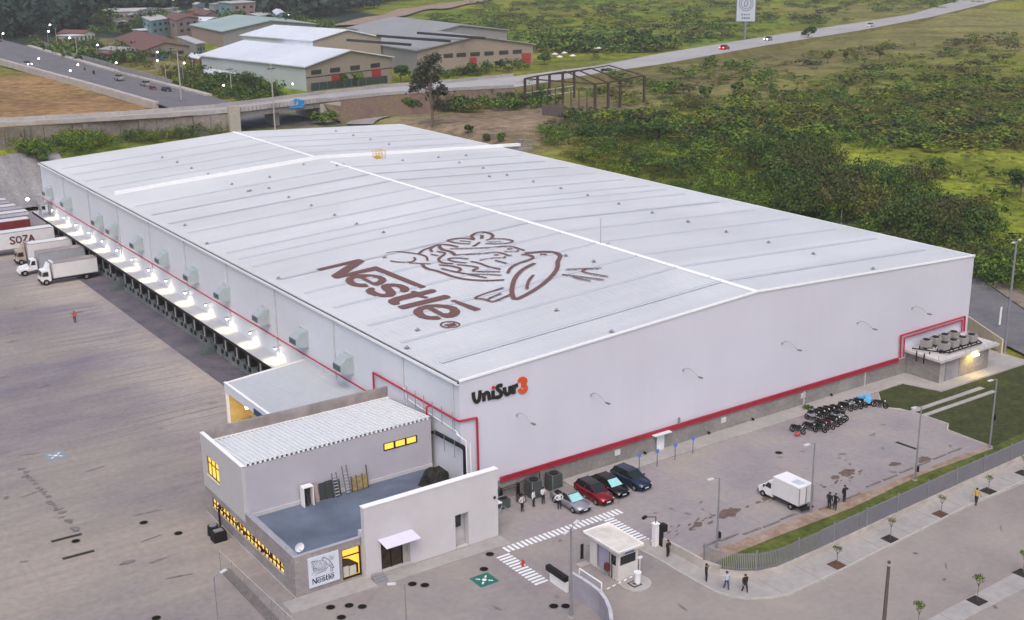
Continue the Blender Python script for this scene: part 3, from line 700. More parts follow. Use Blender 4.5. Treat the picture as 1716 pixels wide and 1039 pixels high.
for i, s_ in enumerate(LET): ribbon([us(*q) for q in s_], .34, .10+.006*i, fnw, 1, sign)
for i, s_ in enumerate([[(1220, 250), (1225, 195), (1290, 168), (1350, 195), (1340, 262), (1268, 300)], [(1268, 302), (1345, 322), (1362, 385), (1315, 440), (1250, 440), (1212, 390)]]): ribbon([us(*q) for q in s_], .38, .12+.006*i, fnw, 1, signr)
c = us(675, 355); dot.add([fnw(c[0]+.2*math.cos(t), c[1]+.2*math.sin(t), .15) for t in np.linspace(0, 2*math.pi, 13)[:-1]], [tuple(range(12))])
sg = sign.build('sign_lettering', mat('black_letters', (.012, .012, .010), .5, var=.05), wh); sg['label'] = 'black raised letters UniSur on the gable wall'
sg = signr.build('sign_numeral', mat('orange_letters', (.62, .075, .01), .5, var=.05, ), wh); sg['label'] = 'orange raised numeral 3 after the lettering'
dot.build('sign_dot', mat('red_letters', (.5, .02, .02), .5, var=.05), wh)

# the big roof print: words and nest emblem, flat on the sheet
def rf(px, py): p = onroof(px, py); return (p.x, p.y)
def cN(X, Y): return rf(520+X/5.72, 420+Y/5.72)
def cA(X, Y): return rf(640+X/8.17, 380+Y/8.17)
def cB(X, Y): return rf(780+X/6.864, 400+Y/6.864)
Npoly = [(50, 188), (455, 92), (480, 93), (522, 112), (345, 228), (600, 166), (632, 160), (655, 168), (1112, 355), (1060, 370), (622, 196), (275, 274), (235, 272), (198, 250), (385, 130), (98, 203)]
e1 = [(562, 350), (545, 357), (500, 358), (430, 352), (370, 335), (335, 305), (345, 275), (385, 252), (450, 239), (530, 236), (610, 240), (680, 254), (725, 275), (730, 300), (700, 325), (650, 342), (622, 343), (590, 333), (475, 274), (440, 268), (415, 285), (418, 303), (440, 320), (480, 327), (530, 325)]
e1h = [(513, 263), (590, 261), (640, 270), (658, 290), (640, 308), (605, 314)]
s1 = [(626, 380), (600, 364), (565, 366), (532, 388), (530, 400), (555, 422), (620, 443), (690, 455), (760, 452), (808, 440), (825, 420), (815, 400), (778, 365), (775, 352), (810, 350), (850, 365), (862, 380), (858, 398), (900, 410), (940, 400), (952, 380), (940, 360), (880, 335), (800, 325), (730, 328), (685, 342), (675, 362), (695, 385), (728, 408), (718, 425), (680, 425), (635, 408), (612, 390)]
t1 = [(1160, 380), (1195, 384), (1212, 398), (1195, 408), (1065, 440), (1140, 457), (1115, 467), (1075, 463), (1020, 448), (880, 483), (850, 500), (862, 522), (820, 531), (780, 525), (745, 505), (748, 485), (800, 460), (985, 412), (955, 408), (985, 396), (1010, 400), (1037, 409)]
l1 = [(835, 545), (1285, 435), (1320, 440), (1350, 458), (1330, 466), (920, 568), (885, 570), (855, 560)]
e2 = [(1258, 660), (1235, 668), (1200, 670), (1110, 667), (1030, 645), (985, 610), (990, 580), (1040, 550), (1120, 530), (1220, 525), (1320, 532), (1400, 552), (1440, 590), (1430, 620), (1380, 645), (1310, 655), (1270, 645), (1140, 578), (1105, 572), (1082, 588), (1082, 608), (1110, 630), (1160, 641), (1220, 638)]
e2h = [(1180, 558), (1260, 553), (1325, 568), (1345, 593), (1320, 612), (1280, 612)]
ac = [(1340, 490), (1385, 483), (1638, 570), (1575, 588)]
ring_o = [(1341+100*math.cos(t), 721+34*math.sin(t)) for t in np.linspace(0, 2*math.pi, 25)[:-1]]
ring_i = [(1341+82*math.cos(t), 721+26*math.sin(t)) for t in np.linspace(0, 2*math.pi, 25)[:-1]]
WORDS = [([Npoly], 'roof_letter'), ([e1, e1h], 'roof_letter'), ([s1], 'roof_letter'), ([t1], 'roof_letter'), ([l1], 'roof_letter'), ([e2, e2h], 'roof_letter'), ([ac], 'accent_mark'), ([ring_o, ring_i], 'registered_mark')]
STR = [('A', .33, [(60, 375), (200, 348), (350, 365), (480, 382), (570, 400), (620, 430), (625, 480)]), ('A', .33, [(115, 478), (200, 495), (300, 500), (400, 495), (460, 470), (455, 440), (430, 435)]), ('A', .33, [(380, 508), (520, 515), (670, 523)]),
 ('A', .5, [(560, 525), (570, 560), (640, 595), (750, 615), (900, 670), (1050, 720), (1250, 745), (1450, 752), (1675, 742)]), ('A', .45, [(505, 385), (560, 330), (640, 305), (760, 262), (850, 252), (950, 265), (1045, 290)]), ('A', .42, [(690, 355), (660, 330), (680, 295), (760, 268)]),
 ('A', .55, [(790, 265), (790, 300), (840, 330), (920, 345), (970, 370), (1005, 405)]), ('A', .42, [(750, 352), (830, 360), (875, 380), (800, 430), (770, 460), (800, 500), (880, 515), (980, 520)]), ('A', .34, [(670, 390), (780, 412)]),
 ('A', .36, [(1190, 458), (1100, 445), (960, 440), (895, 455), (960, 485), (1060, 500), (1165, 510)]), ('A', .4, [(780, 535), (950, 550), (1060, 575), (1090, 600), (1040, 630)]), ('A', .36, [(810, 585), (950, 620), (1100, 650), (1250, 680), (1440, 715)]),
 ('A', .36, [(1030, 532), (1180, 545), (1350, 578), (1230, 605), (1280, 630), (1620, 630)]), ('A', .38, [(1215, 490), (1320, 505), (1450, 560), (1630, 598)]), ('A', .34, [(1110, 658), (1250, 668), (1450, 665), (1640, 680)]),
 ('A', .36, [(1270, 190), (1150, 170), (1020, 172), (920, 190), (890, 202), (980, 230), (1100, 245), (1215, 250)]), ('A', .3, [(1070, 205), (1220, 222)]), ('A', .5, [(1260, 180), (1215, 140), (1290, 95), (1390, 82), (1480, 100), (1530, 135), (1490, 180)]),
 ('A', .55, [(1370, 130), (1370, 175)]), ('A', .42, [(1240, 278), (1290, 265), (1340, 225)]), ('B', .36, [(235, 30), (300, 12), (450, 12), (565, 38), (500, 65), (350, 72), (225, 68)]), ('B', .28, [(250, 50), (415, 43)]),
 ('B', .36, [(-180, 129), (0, 125), (250, 118), (430, 100), (540, 100), (620, 130), (680, 148)]), ('B', .3, [(445, 160), (600, 160), (605, 145)]), ('B', .45, [(480, 130), (542, 130)]), ('B', .36, [(-95, 197), (0, 193), (200, 185), (350, 165), (450, 185), (480, 205), (535, 208)]),
 ('B', .3, [(165, 260), (300, 235), (480, 230), (440, 222)]), ('B', .4, [(328, 200), (388, 200)]), ('B', .36, [(340, 262), (480, 300)]),
 ('B', .62, [(680, 180), (800, 170), (900, 162), (1000, 165), (1070, 185), (1098, 215), (1058, 280), (1065, 330), (1040, 390), (960, 480), (850, 570), (700, 660), (570, 722), (535, 660), (535, 580), (560, 480), (620, 400), (700, 340), (800, 297)]),
 ('B', .45, [(640, 195), (740, 200), (795, 235), (720, 262), (600, 300), (515, 350), (487, 410)]), ('B', .6, [(858, 195), (937, 197)]), ('B', .42, [(785, 432), (730, 490), (708, 560), (710, 595)]), ('B', .36, [(440, 578), (250, 640), (75, 703), (230, 710), (310, 748), (400, 710), (525, 655)]),
 ('B', .32, [(410, 645), (260, 708)]), ('B', .36, [(1150, 370), (1350, 362), (1565, 355)]), ('B', .34, [(1400, 362), (1320, 390), (1450, 420), (1640, 452)]), ('B', .34, [(1115, 428), (1300, 450), (1590, 490)]), ('B', .3, [(1230, 450), (1320, 480), (1440, 502)])]
LW = []; LS = []
for polys, nm in WORDS: LW.append(([[cN(*q) for q in pl] for pl in polys], nm))
for cc, wd, pts in STR: LS.append((wd, [(cA if cc == 'A' else cB)(*q) for q in pts]))
def draw_logo(parent, fn, m, k=1.0, lift=.0, dl=.0015, skip_ring=False, wadd=1.0):
    for polys, nm in LW:
        if skip_ring and nm == 'registered_mark': continue
        flat = [p for pl in polys for p in pl]
        tr = tessellate_polygon([[Vector((*p, 0)) for p in pl] for pl in polys])
        mesh_obj(nm, [fn(p[0], p[1], lift) for p in flat], [tuple(t) for t in tr], m, parent)
    for i, (wd, pts) in enumerate(LS):
        em = MB(); ribbon(pts, wd*wadd, lift+dl*(i+1), fn, 0, em); em.build('emblem_stroke', m, parent)
    if not skip_ring:
        for i, s_ in enumerate([[(1285, 728), (1390, 703)], [(1340, 712), (1400, 722), (1375, 735), (1325, 722)], [(1325, 724), (1335, 745)]]):
            em = MB(); ribbon([cN(*q) for q in s_], .3, lift+.002*i, fn, 0, em); em.build('registered_stroke', m, parent)
draw_logo(wh, lambda u, v, h: (u, v, roofz(u)+.150+h), M_logo, wadd=.88)

# ------------------------------------------------------------------ dock: canopy, platform, doors, lamps
can = MB()
y = 35.0; cps = []
M_can = mat('dock_canopy_sheet', (.40, .41, .44), .6, var=.04)
cp = MB().box(-2.15, -.01, .02, 7.33, 3.9, 4.0).box(-2.22, -2.15, .02, 7.33, 3.82, 4.03).build('canopy_panel', M_can, wh)
cp.location = (0, 34.6, 0); k = 1
while 34.6+k*7.35 < 142: child(cp, wh, (0, 34.6+k*7.35, 0)); k += 1
MB().box(-2.24, -2.225, 34.6, 144.8, 3.6, 4.0).build('canopy_fascia', M_dark, wh)
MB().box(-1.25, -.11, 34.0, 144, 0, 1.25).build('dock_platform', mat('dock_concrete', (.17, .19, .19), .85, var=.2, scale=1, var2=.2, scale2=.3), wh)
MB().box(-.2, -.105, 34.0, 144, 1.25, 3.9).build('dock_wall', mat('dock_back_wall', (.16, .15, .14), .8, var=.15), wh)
sh = MB().box(-1.15, -.2, -1.55, -1.0, 1.26, 3.85).box(-1.15, -.2, 1.0, 1.55, 1.26, 3.85).box(-1.15, -.2, -1.0, 1.0, 3.45, 3.85).box(-1.45, -1.26, -1.3, -.9, .7, 1.2).box(-1.45, -1.26, .9, 1.3, .7, 1.2)
sho = sh.build('dock_shelter', mat('black_dock_shelter', (.012, .012, .012), .8), wh)
dd = MB().box(-.34, -.24, -.98, .98, 1.26, 3.42).build('dock_door', mat('dock_door_grey', (.30, .29, .27), .6, var=.1), sho)
sd_ = MB().box(-1.18, -.4, 1.58, 1.95, 1.26, 3.4).build('door_post', mat('pale_door_post', (.52, .50, .47), .6, var=.08), sho)
DY = []
for i in range(28):
    y = 38.2+i*3.67
    if abs(y-58.5) < 1.6 or abs(y-96) < 1.6: continue
    DY.append(y)
for i, y in enumerate(DY):
    if i == 0: sho.location = (0, y, 0)
    else:
        s2 = child(sho, wh, (0, y, 0)); child(dd, s2); child(sd_, s2)
# stairs from the yard to the dock
for y in (58.6, 96.2):
    st = MB()
    for k in range(6): st.box(-3.2+k*.3, -1.27, y-.75, y+.75, k*.2, (k+1)*.2-.002)
    st.build('dock_stair', mat('stair_dark_steel', (.10, .125, .13), .7), wh)
    for yy in (y-.75, y+.75):
        MB().tube([(-3.2, yy, 0), (-3.2, yy, 1.0), (-1.3, yy, 2.2), (-1.3, yy, 1.2)], .035, 5).cyl((-2.3, yy, .6), (-2.3, yy, 1.6), .03, 5).build('handrail', MATS['stair_dark_steel'], wh)
# lamps over the canopy
LY = [39.7, 47.1, 54.5, 61.9, 69.4, 77.0, 84.4, 92.0, 99.1, 106.7, 114.2, 121.4, 128.6, 136.1]
lm = MB().rbox((-.75, 0, 5.55), (.34, .3, .16)).cyl((0, 0, 5.75), (-.7, 0, 5.68), .04, 5).build('dock_lamp', M_pole, wh)
lg = MB().sphere((-.75, 0, 5.47), .13, 8, 5).build('lamp_glow', M_lamp, lm)
for i, y in enumerate(LY):
    if i == 0: lm.location = (0, y, 0)
    else: l2 = child(lm, wh, (0, y, 0)); child(lg, l2)
    ld = bpy.data.lights.new('dock_lamp_light', 'SPOT'); ld.energy = 380; ld.color = (1, .80, .42); ld.spot_size = math.radians(132); ld.spot_blend = .9; ld.shadow_soft_size = .15
    lo = bpy.data.objects.new('dock_lamp_light', ld); C.objects.link(lo); lo.location = (-.8, y, 5.3); lo.rotation_euler = (0, math.radians(0), 0)
# corner lamp on an arm + small cabin on the canopy end
MB().tube([(0, 143.5, 6.6), (-1.6, 143.8, 6.9), (-2.9, 144, 6.6)], .05, 5).build('arm_lamp', M_pole, wh)
MB().sphere((-2.95, 144, 6.5), .28, 8, 5).build('lamp_glow', lamp_mat('pink_lamp_glow', (1, .8, .85), 18), wh)
b = MB().box(-2.0, -.1, 140.3, 140.4, 4.02, 6.2).box(-2.0, -1.9, 138.6, 140.3, 4.02, 6.2)
b = MB()
for (x, y) in ((-2, 138.4), (-2, 140.4), (-.3, 138.4), (-.3, 140.4), (-2, 139.4)): b.box(x-.08, x+.08, y-.08, y+.08, 4.02, 6.1)
b.box(-2.1, -.1, 138.3, 140.5, 6.1, 6.25); b.build('canopy_cabin', mat('cabin_grey', (.3, .32, .33), .6), wh)

# ================================================================== OFFICE BUILDING
of = thing('office_building', 'two storey flat office annex with white ribbed roof and blue grey terrace', 'office', (-19.57, -5.54, 0))
X0, X1, Y0, Y1, Y2 = -19.57, -.55, -5.54, 4.4, 14.0
def P(name, mb, m, par=of, **k): return mb.build(name, m, par, world=True, **k)
# lower block walls with window openings left free
b = MB()
wl0, wl1, wz0, wz1 = -3.3, 12.3, 1.25, 2.2     # ribbon window on the left wall
b.box(X0, X0+.25, Y0, Y2, 0, wz0).box(X0, X0+.25, Y0, wl0, wz0, wz1).box(X0, X0+.25, wl1, Y2, wz0, wz1).box(X0, X0+.25, Y0, Y1+.02, wz1, 3.72).box(X0, X0+.25, Y1+.02, Y2, wz1, 2.86)
# south face: opening at x -15.2..-13.5
b.box(X0+.25, -15.3, Y0, Y0+.25, 0, 3.72).box(-15.3, -13.52, Y0, Y0+.25, 0, .25).box(-15.3, -13.52, Y0, Y0+.25, 3.05, 3.72).box(-13.52, -.3, Y0+.3, Y0+.5, 0, 3.2)
b.box(X0+.25, X0+.45, Y0+.25, Y1, 3.2, 3.72)
P('block_wall', b, blockmat('office_block_wall', (.31, .285, .285)))
P('parapet_cap', MB().box(X0-.03, X0+.47, Y0-.03, Y1, 3.722, 3.78).box(X0+.47, -13.5, Y0-.03, Y0+.3, 3.722, 3.78), mat('cap_lilac', (.36, .35, .40), .8, var=.08))
P('terrace_floor', MB().box(X0+.45, -.55, Y0+.5, Y1, 3.0, 3.16), mat('blue_grey_membrane', (.105, .135, .19), .6, var=.10, scale=.8, var2=.2, scale2=.25))
P('terrace_floor_edge', MB().box(X0+.46, -13.5, Y0+.26, Y0+.5, 3.0, 3.4), MATS['cap_lilac'])
P('foundation', MB().box(X0-.1, -.3, Y0-.1, Y2, 0, .12), M_conc)
# ribbon window
P('window_glass', MB().box(X0+.12, X0+.16, wl0, wl1, wz0, wz1), lamp_mat('ribbon_window_glow', (1, .56, .10), .9))
fr = MB(); random.seed(3)
y = wl0
while y < wl1:
    fr.box(X0+.02, X0+.1, y, y+.07, wz0, wz1); y += .78
fr.box(X0+.02, X0+.1, wl0, wl1, wz0+.42, wz0+.48)
P('window_mullion', fr, M_dark)
cl = MB()     # things seen inside, dark against the light
for k in range(64):
    y = random.uniform(wl0, wl1-.3); z = random.uniform(wz0, wz1-.35)
    cl.box(X0+.105, X0+.118, y, y+random.uniform(.08, .4), z, z+random.uniform(.08, .42))
stuff(P('window_clutter', cl, mat('dark_brown_clutter', (.03, .018, .008), .8)))
P('window_sill', MB().box(X0-.06, X0+.1, wl0-.1, wl1+.1, wz0-.07, wz0-.003), M_conc)
# south lit window next to white wall
P('window_glass', MB().box(-15.3, -13.52, Y0+.5, Y0+.53, .25, 3.05), lamp_mat('lobby_glow', (1, .54, .06), .9))
P('window_frame', MB().box(-15.3, -15.2, Y0+.1, Y0+.2, .25, 3.05).box(-13.62, -13.52, Y0+.1, Y0+.2, .25, 3.05).box(-15.2, -13.62, Y0+.1, Y0+.2, .25, .38).box(-15.2, -13.62, Y0+.1, Y0+.2, 2.3, 2.38).box(-15.2, -13.62, Y0+.1, Y0+.2, 2.97, 3.05), M_dark)
P('lobby_floor', MB().add([(-15.2, Y0+.48, .3), (-13.6, Y0+.48, .3), (-13.6, Y0+.48, 1.2), (-14.5, Y0+.48, 1.9), (-15.2, Y0+.48, 2.1)], [(0, 1, 2, 3, 4)]), mat('dark_lobby', (.05, .03, .01), .8))
P('lobby_seat', MB().box(-15.15, -14.6, Y0+.3, Y0+.46, .4, 1.25).box(-14.5, -13.9, Y0+.3, Y0+.46, .4, 1.15), mat('white_seat', (.55, .55, .5), .7))
# upper block
b = MB(); u0, u1, v0, v1 = 9.93, 12.84, 4.4, 6.3
b.box(X0-.04, X0+.3, Y1, u0, 2.862, 8.12).box(X0-.04, X0+.3, u1, Y2, 2.862, 8.12).box(X0-.04, X0+.3, u0, u1, 2.862, v0).box(X0-.04, X0+.3, u0, u1, v1, 8.12)
P('side_wall', b, mat('office_side_wall', (.46, .455, .47), .8, var=.03, scale=1))
xa, xb, za, zb = -10.6-.0, -7.1, 4.95, 5.75
def yq(px, py, y=Y1):
    d = ray(px, py); p = CAM+d*((y-CAM[1])/d[1]); return p
pa, pb = yq(643, 757), yq(699, 735)
xa, xb = pa[0], pb[0]; za = pa[2]+.05; zb = za+.75
P('front_wall', MB().box(X0+.3, xa, Y1, Y1+.25, 3.16, 8.0).box(xb, X1, Y1, Y1+.25, 3.16, 8.0).box(xa, xb, Y1, Y1+.25, 3.16, za).box(xa, xb, Y1, Y1+.25, zb, 8.0), M_ufac)
P('skirting', MB().box(X0+.3, X1, Y1-.1, Y1-.002, 3.162, 3.5), mat('skirting_lilac', (.48, .47, .50), .8, var=.05))
n3 = 3; ww = (xb-xa)/n3
wf = MB().box(xa, xb, Y1-.04, Y1+.06, za, za+.07).box(xa, xb, Y1-.04, Y1+.06, zb-.07, zb)
for i in range(4): wf.box(xa+i*ww-(.0 if i == 0 else .06 if i < 3 else .1), xa+i*ww+(.1 if i == 0 else .06 if i < 3 else 0), Y1-.04, Y1+.06, za+.07, zb-.07)
wfo = P('window_frame', wf, M_dark)
for i in range(3): P('window_pane', MB().box(xa+i*ww+.1, xa+(i+1)*ww-.1, Y1+.08, Y1+.1, za+.07, zb-.07), M_lit, wfo)
# left wall tall window: panes, deep reveal
wf = MB().box(X0+.02, X0+.1, u0, u1, v0, v0+.08).box(X0+.02, X0+.1, u0, u1, v1-.08, v1)
for y in (u0, u0+.93, u0+1.9, u1-.08): wf.box(X0+.02, X0+.1, y, y+.07, v0+.08, v1-.08)
wf.box(X0+.02, X0+.1, u0, u1, v0+1.25, v0+1.31)
wfo = P('window_frame', wf, mat('frame_olive', (.12, .09, .03), .6)); P('window_pane', MB().box(X0+.16, X0+.2, u0, u1, v0, v1), lamp_mat('upper_window_glow', (1, .58, .08), .95), wfo)
P('window_sill', MB().box(X0-.14, X0+.05, u0-.08, u1+.08, v0-.12, v0-.003), M_stucco)
# roof: ribs run front to back, falling to a gutter
rz = lambda y: 8.05-(y-Y1)*.085
rb = MB(); n = 41; prof = []; st = (X1-X0-.3)/n
for k in range(n):
    x = X0+.3+k*st; prof += [(x, 0), (x+st*.40, 0), (x+st*.50, .24), (x+st*.92, .24)]
prof.append((X1, 0)); vs = []
for x, dz in prof: vs += [(x, Y1-.06, rz(Y1)+dz), (x, 13.05, rz(13.05)+dz)]
rb.add(vs, [(2*k, 2*k+2, 2*k+3, 2*k+1) for k in range(len(prof)-1)])
P('ribbed_roof', rb, mat('bright_roof_sheet', (.72, .74, .76), .4, var=.005))
P('roof_edge_trim', MB().box(X0-.06, X0+.32, Y1-.06, Y2, 8.122, 8.17), M_trim)
P('gutter', MB().box(X0+.3, X1, 13.06, 13.12, 7.0, 7.42).box(X0+.3, X1, 13.12, 13.5, 7.0, 7.05), M_dark)
P('gutter_ledge', MB().box(X0+.3, -.01, 13.5, 13.72, 6.9, 7.3), M_trim)
P('rear_parapet', MB().box(X0+.3, -.01, 13.72, Y2, 0, 8.35), mat('weathered_parapet', (.27, .24, .235), .9, var=.18, scale=1.2, var2=.12, scale2=.4))
# white façade slab
b = MB(); F0, F1, fy0, fy1, fz = -13.45, -.12, -6.22, -5.68, 6.62
b.box(F0, -12.0, fy0, fy1, 0, fz).box(-12.0, -9.2, fy0, fy1, 3.14, fz).box(-9.2, -4.62, fy0, fy1, 0, fz).box(-4.62, -3.25, fy0, fy1, 3.4, fz).box(-4.62, -3.25, fy0, fy1, 0, .1).box(-3.25, F1, fy0, fy1, 0, fz).box(-12.0, -9.2, fy0, fy1, 0, .3)
P('facade_slab', b, M_stucco)
P('facade_return', MB().box(F0, F0+.3, fy1+.002, Y0+.55, 0, 4.2), M_stucco)
P('facade_cap', MB().box(F0-.05, F1+.05, fy0-.05, fy1+.05, fz+.002, fz+.07), M_trim)
P('niche_back', MB().box(-4.62, -3.25, fy1+.3, fy1+.33, .1, 3.4).box(-3.25, -3.2, fy1+.002, fy1+.3, .1, 3.4), mat('niche_grey', (.45, .45, .47), .8))
P('niche_window', MB().box(-4.62, -3.6, fy1+.18, fy1+.26, 1.85, 3.35), mat('niche_glass', (.02, .035, .02), .1, var=.6, scale=3))
P('door_glass', MB().box(-12.0, -9.75, fy1-.1, fy1-.06, .3, 3.14), mat('door_glass_brown', (.035, .022, .01), .12, var=.6, scale=1.5))
P('door_frame', MB().box(-12.0, -11.92, fy1-.2, fy1-.12, .3, 3.14).box(-10.9, -10.82, fy1-.2, fy1-.12, .3, 3.14).box(-9.83, -9.75, fy1-.2, fy1-.12, .3, 3.14).box(-12, -9.75, fy1-.2, fy1-.12, 2.5, 2.56), M_dark)
P('door_reveal', MB().box(-9.74, -9.2, fy1-.2, fy1, .3, 3.14), mat('reveal_beige', (.38, .34, .32), .8))
P('door_glow', MB().box(-10.1, -9.9, fy1-.12, fy1-.105, 2.0, 3.0), lamp_mat('door_glow_amber', (1, .55, .15), .5))
P('awning', MB().add([(-12.25, fy0-.01, 3.42), (-8.95, fy0-.01, 3.42), (-8.75, fy0-1.15, 3.0), (-12.05, fy0-1.15, 3.0), (-12.25, fy0-.01, 3.38), (-8.95, fy0-.01, 3.38), (-8.75, fy0-1.15, 2.95), (-12.05, fy0-1.15, 2.95)], [(0, 1, 2, 3), (7, 6, 5, 4), (0, 3, 7, 4), (1, 5, 6, 2), (3, 2, 6, 7)]), mat('lilac_awning', (.62, .60, .80), .5, var=.03))
P('side_awning', MB().box(F1+.0, F1+1.15, -5.2, -3.9, 2.6, 2.66), M_trim)
P('entrance_step', MB().box(-12.4, -9.0, fy0-.42, fy0-.01, 0, .28), M_conc)
stp = MB()
for k in range(4): stp.box(-13.2+.0, -12.1, fy0-.3-.3*k-.3, fy0-.3-.3*k, 0, .56-.13*k)
P('front_stair', stp, mat('stair_grey', (.24, .24, .26), .7))
P('plinth', MB().box(F0, F1, fy0-.06, fy0-.004, 0, .16), mat('plinth_brown', (.33, .28, .28), .9, var=.15))
P('wall_light', MB().box(-.6, -.4, fy0-.12, fy0-.004, 3.9, 4.1), M_dark)
# sign with nest emblem
def sy(px, py): d = ray(px, py); p = CAM+d*((Y0-CAM[1])/d[1]); return p
sa, sb, sc2 = sy(514.7, 937), sy(566, 921), sy(518, 986)
sx0, sx1, sz1, sz0 = sa[0], sb[0], sa[2], sc2[2]
sgp = P('sign_panel', MB().box(sx0, sx1, Y0-.1, Y0-.004, sz0, sz1), mat('white_sign_board', (.62, .66, .76), .5, var=.02))
sgp['label'] = 'square white sign board with the nest emblem and brand word'
us_ = [p[1] for pl, _ in LW for q in pl for p in q]+[p[1] for _, s_ in LS for p in s_]; vs_ = [p[0] for pl, _ in LW for q in pl for p in q]+[p[0] for _, s_ in LS for p in s_]
ymx, ymn, xmn, xmx = max(us_), min(us_), min(vs_), max(vs_)
kx = (sx1-sx0)*.8/(ymx-ymn); kz = (sz1-sz0)*.82/(xmx-xmn)
rl_ = rootloc(sgp)
draw_logo(sgp, lambda u, v, h: (sx0+(sx1-sx0)*.1+(ymx-v)*kx-rl_.x, Y0-.112-h*.3-rl_.y, sz0+(sz1-sz0)*.1+(u-xmn)*kz-rl_.z), mat('sign_dark_ink', (.03, .035, .07), .6), skip_ring=True, wadd=1.0)
# satellite dish
ds = thing('satellite_dish', 'small white satellite dish on the corner of the terrace parapet', 'satellite dish', (-18.8, -5.0, 3.16))
b = MB(); b.cyl((0, 0, 0), (0, 0, .8), .04, 6); b.build('mast', M_pole, ds)
dm = MB(); vs = [(0, .05, 1.1)]; fs = []
for r_, yy in ((.22, .02), (.42, -.08)):
    for i in range(14): t = 2*math.pi*i/14; vs.append((r_*math.cos(t), yy, 1.1+r_*math.sin(t)))
fs = [(0, 1+i, 1+(i+1) % 14) for i in range(14)]+[(1+i, 15+i, 15+(i+1) % 14, 1+(i+1) % 14) for i in range(14)]
dm.add(vs, fs).build('dish', M_white, ds); MB().tube([(0, 0, .9), (0, -.5, .95)], .02, 4).box(-.05, .05, -.55, -.45, .9, 1.0).build('feed_arm', M_pole, ds)
# barbed strands on the parapet edge
for x, y, z in ((-19.35, 4.2, 3.78),): thing_ = 0
cw = MB()
for xx in (-19.5, -19.2): cw.tube([(xx, Y0+.2, 3.95), (xx, Y1-.2, 3.95)], .02, 4)
for y in np.arange(Y0+.3, Y1, 1.5): cw.cyl((-19.35, y, 3.78), (-19.35, y, 4.0), .03, 4)
P('parapet_wire', cw, M_galv)

# ================================================================== LOADING SHED beside the office
sh = thing('loading_shed', 'open loading shed with grey ribbed lean-to roof and white fascia', 'shed', (-9.6, 14.2, 0))
sx, sya, syb = -9.75, 14.1, 33.1
slope = lambda x: 5.05+(x-sx)*.078
rb = MB(); n = 48; stp_ = (syb-sya-.2)/n; vs = []; prof = []
for k in range(n):
    y = sya+k*stp_; prof += [(y, 0), (y+stp_*.6, 0), (y+stp_*.7, .05), (y+stp_*.9, .05)]
prof.append((syb-.2, 0))
for y, dz in prof: vs += [(sx+.25, y, slope(sx+.25)+dz), (-.01, y, slope(0)+dz)]
rb.add(vs, [(2*k, 2*k+1, 2*k+3, 2*k+2) for k in range(len(prof)-1)])
P('ribbed_roof', rb, mat('shed_roof_sheet', (.40, .43, .47), .5, var=.03, scale=1), sh)
P('fascia', MB().box(sx-.05, sx+.1, sya, syb, 4.15, 5.2), M_wall2, sh)
P('fascia_cap', MB().box(sx-.1, sx+.2, sya, syb+.02, 5.202, 5.27), M_trim, sh)
P('gutter', MB().box(sx+.2, sx+.34, sya, syb-.2, 5.0, 5.12), M_dark, sh)
P('rear_fascia', MB().add([(sx+.1, syb-.1, 4.9), (-.01, syb-.1, slope(0)-.2), (-.01, syb-.1, slope(0)+.15), (sx+.1, syb-.1, 5.2), (sx+.1, syb, 4.9), (-.01, syb, slope(0)-.2), (-.01, syb, slope(0)+.15), (sx+.1, syb, 5.2)], [(0, 1, 2, 3), (7, 6, 5, 4), (3, 2, 6, 7)]), M_trim, sh)
P('blue_panel', MB().box(sx-.12, sx-.06, sya, 25.0, 4.1, 4.75), mat('blue_fascia', (.03, .045, .13), .5), sh)
for y in (syb-.25, 24.0): P('column', MB().box(sx-.05, sx+.25, y-.15, y+.15, 0, 4.14), M_white, sh)
P('rear_wall', MB().box(sx+.3, -.02, syb-.35, syb-.15, 0, 4.8), mat('shed_inner_wall', (.60, .46, .18), .8), sh)
P('inner_platform', MB().box(-7.6, -.02, 14.2, 32, 0, 1.2), M_conc, sh)
MB().sphere((sx+.2-sh.location.x, 27.6-14.2, 3.95), .2, 8, 5).build('lamp_glow', M_lamp, sh)
for (x, y, e) in ((-5, 28, 330), (-5, 20, 260)):
    ld = bpy.data.lights.new('shed_light', 'POINT'); ld.energy = e; ld.color = (1, .66, .2); ld.shadow_soft_size = .3
    lo = bpy.data.objects.new('shed_light', ld); C.objects.link(lo); lo.location = (x, y, 3.8)

# ================================================================== PUMP ROOM at the far gable end
an = thing('pump_room', 'low grey block pump room with flat concrete roof and lit wall lamp', 'utility building', (63.9, -4.9, 0))
ax0, ax1, ay0, ay1 = 63.9, 73.3, -4.9, -.12
b = MB().box(ax0, ax0+.2, ay0, ay1, 0, 2.9).box(ax1-.2, ax1, ay0, ay1, 0, 2.9).box(ax0+.2, ax0+1.3, ay0, ay0+.2, 0, 2.9).box(ax0+3.7, ax0+6.3, ay0, ay0+.2, 0, 2.9).box(ax0+1.3, ax0+3.7, ay0, ay0+.2, 2.5, 2.9).box(ax0+6.3, ax0+8.5, ay0, ay0+.2, 0, .9).box(ax0+6.3, ax0+8.5, ay0, ay0+.2, 2.5, 2.9).box(ax0+8.5, ax1-.2, ay0, ay0+.2, 0, 2.9)
P('block_wall', b, M_block, an)
P('corner_pillar', MB().box(ax0-.03, ax0+.9, ay0-.04, ay0-.003, 0, 2.9), M_conc, an)
P('roof_slab', MB().box(ax0-.55, ax1+1.2, ay0-.55, -.12, 2.9, 3.2), mat('pale_slab', (.50, .48, .47), .85, var=.1, scale=1), an)
P('louvre_door', MB().box(ax0+1.3, ax0+3.7, ay0+.05, ay0+.1, 0, 2.5), mat('lilac_door', (.26, .255, .31), .6), an)
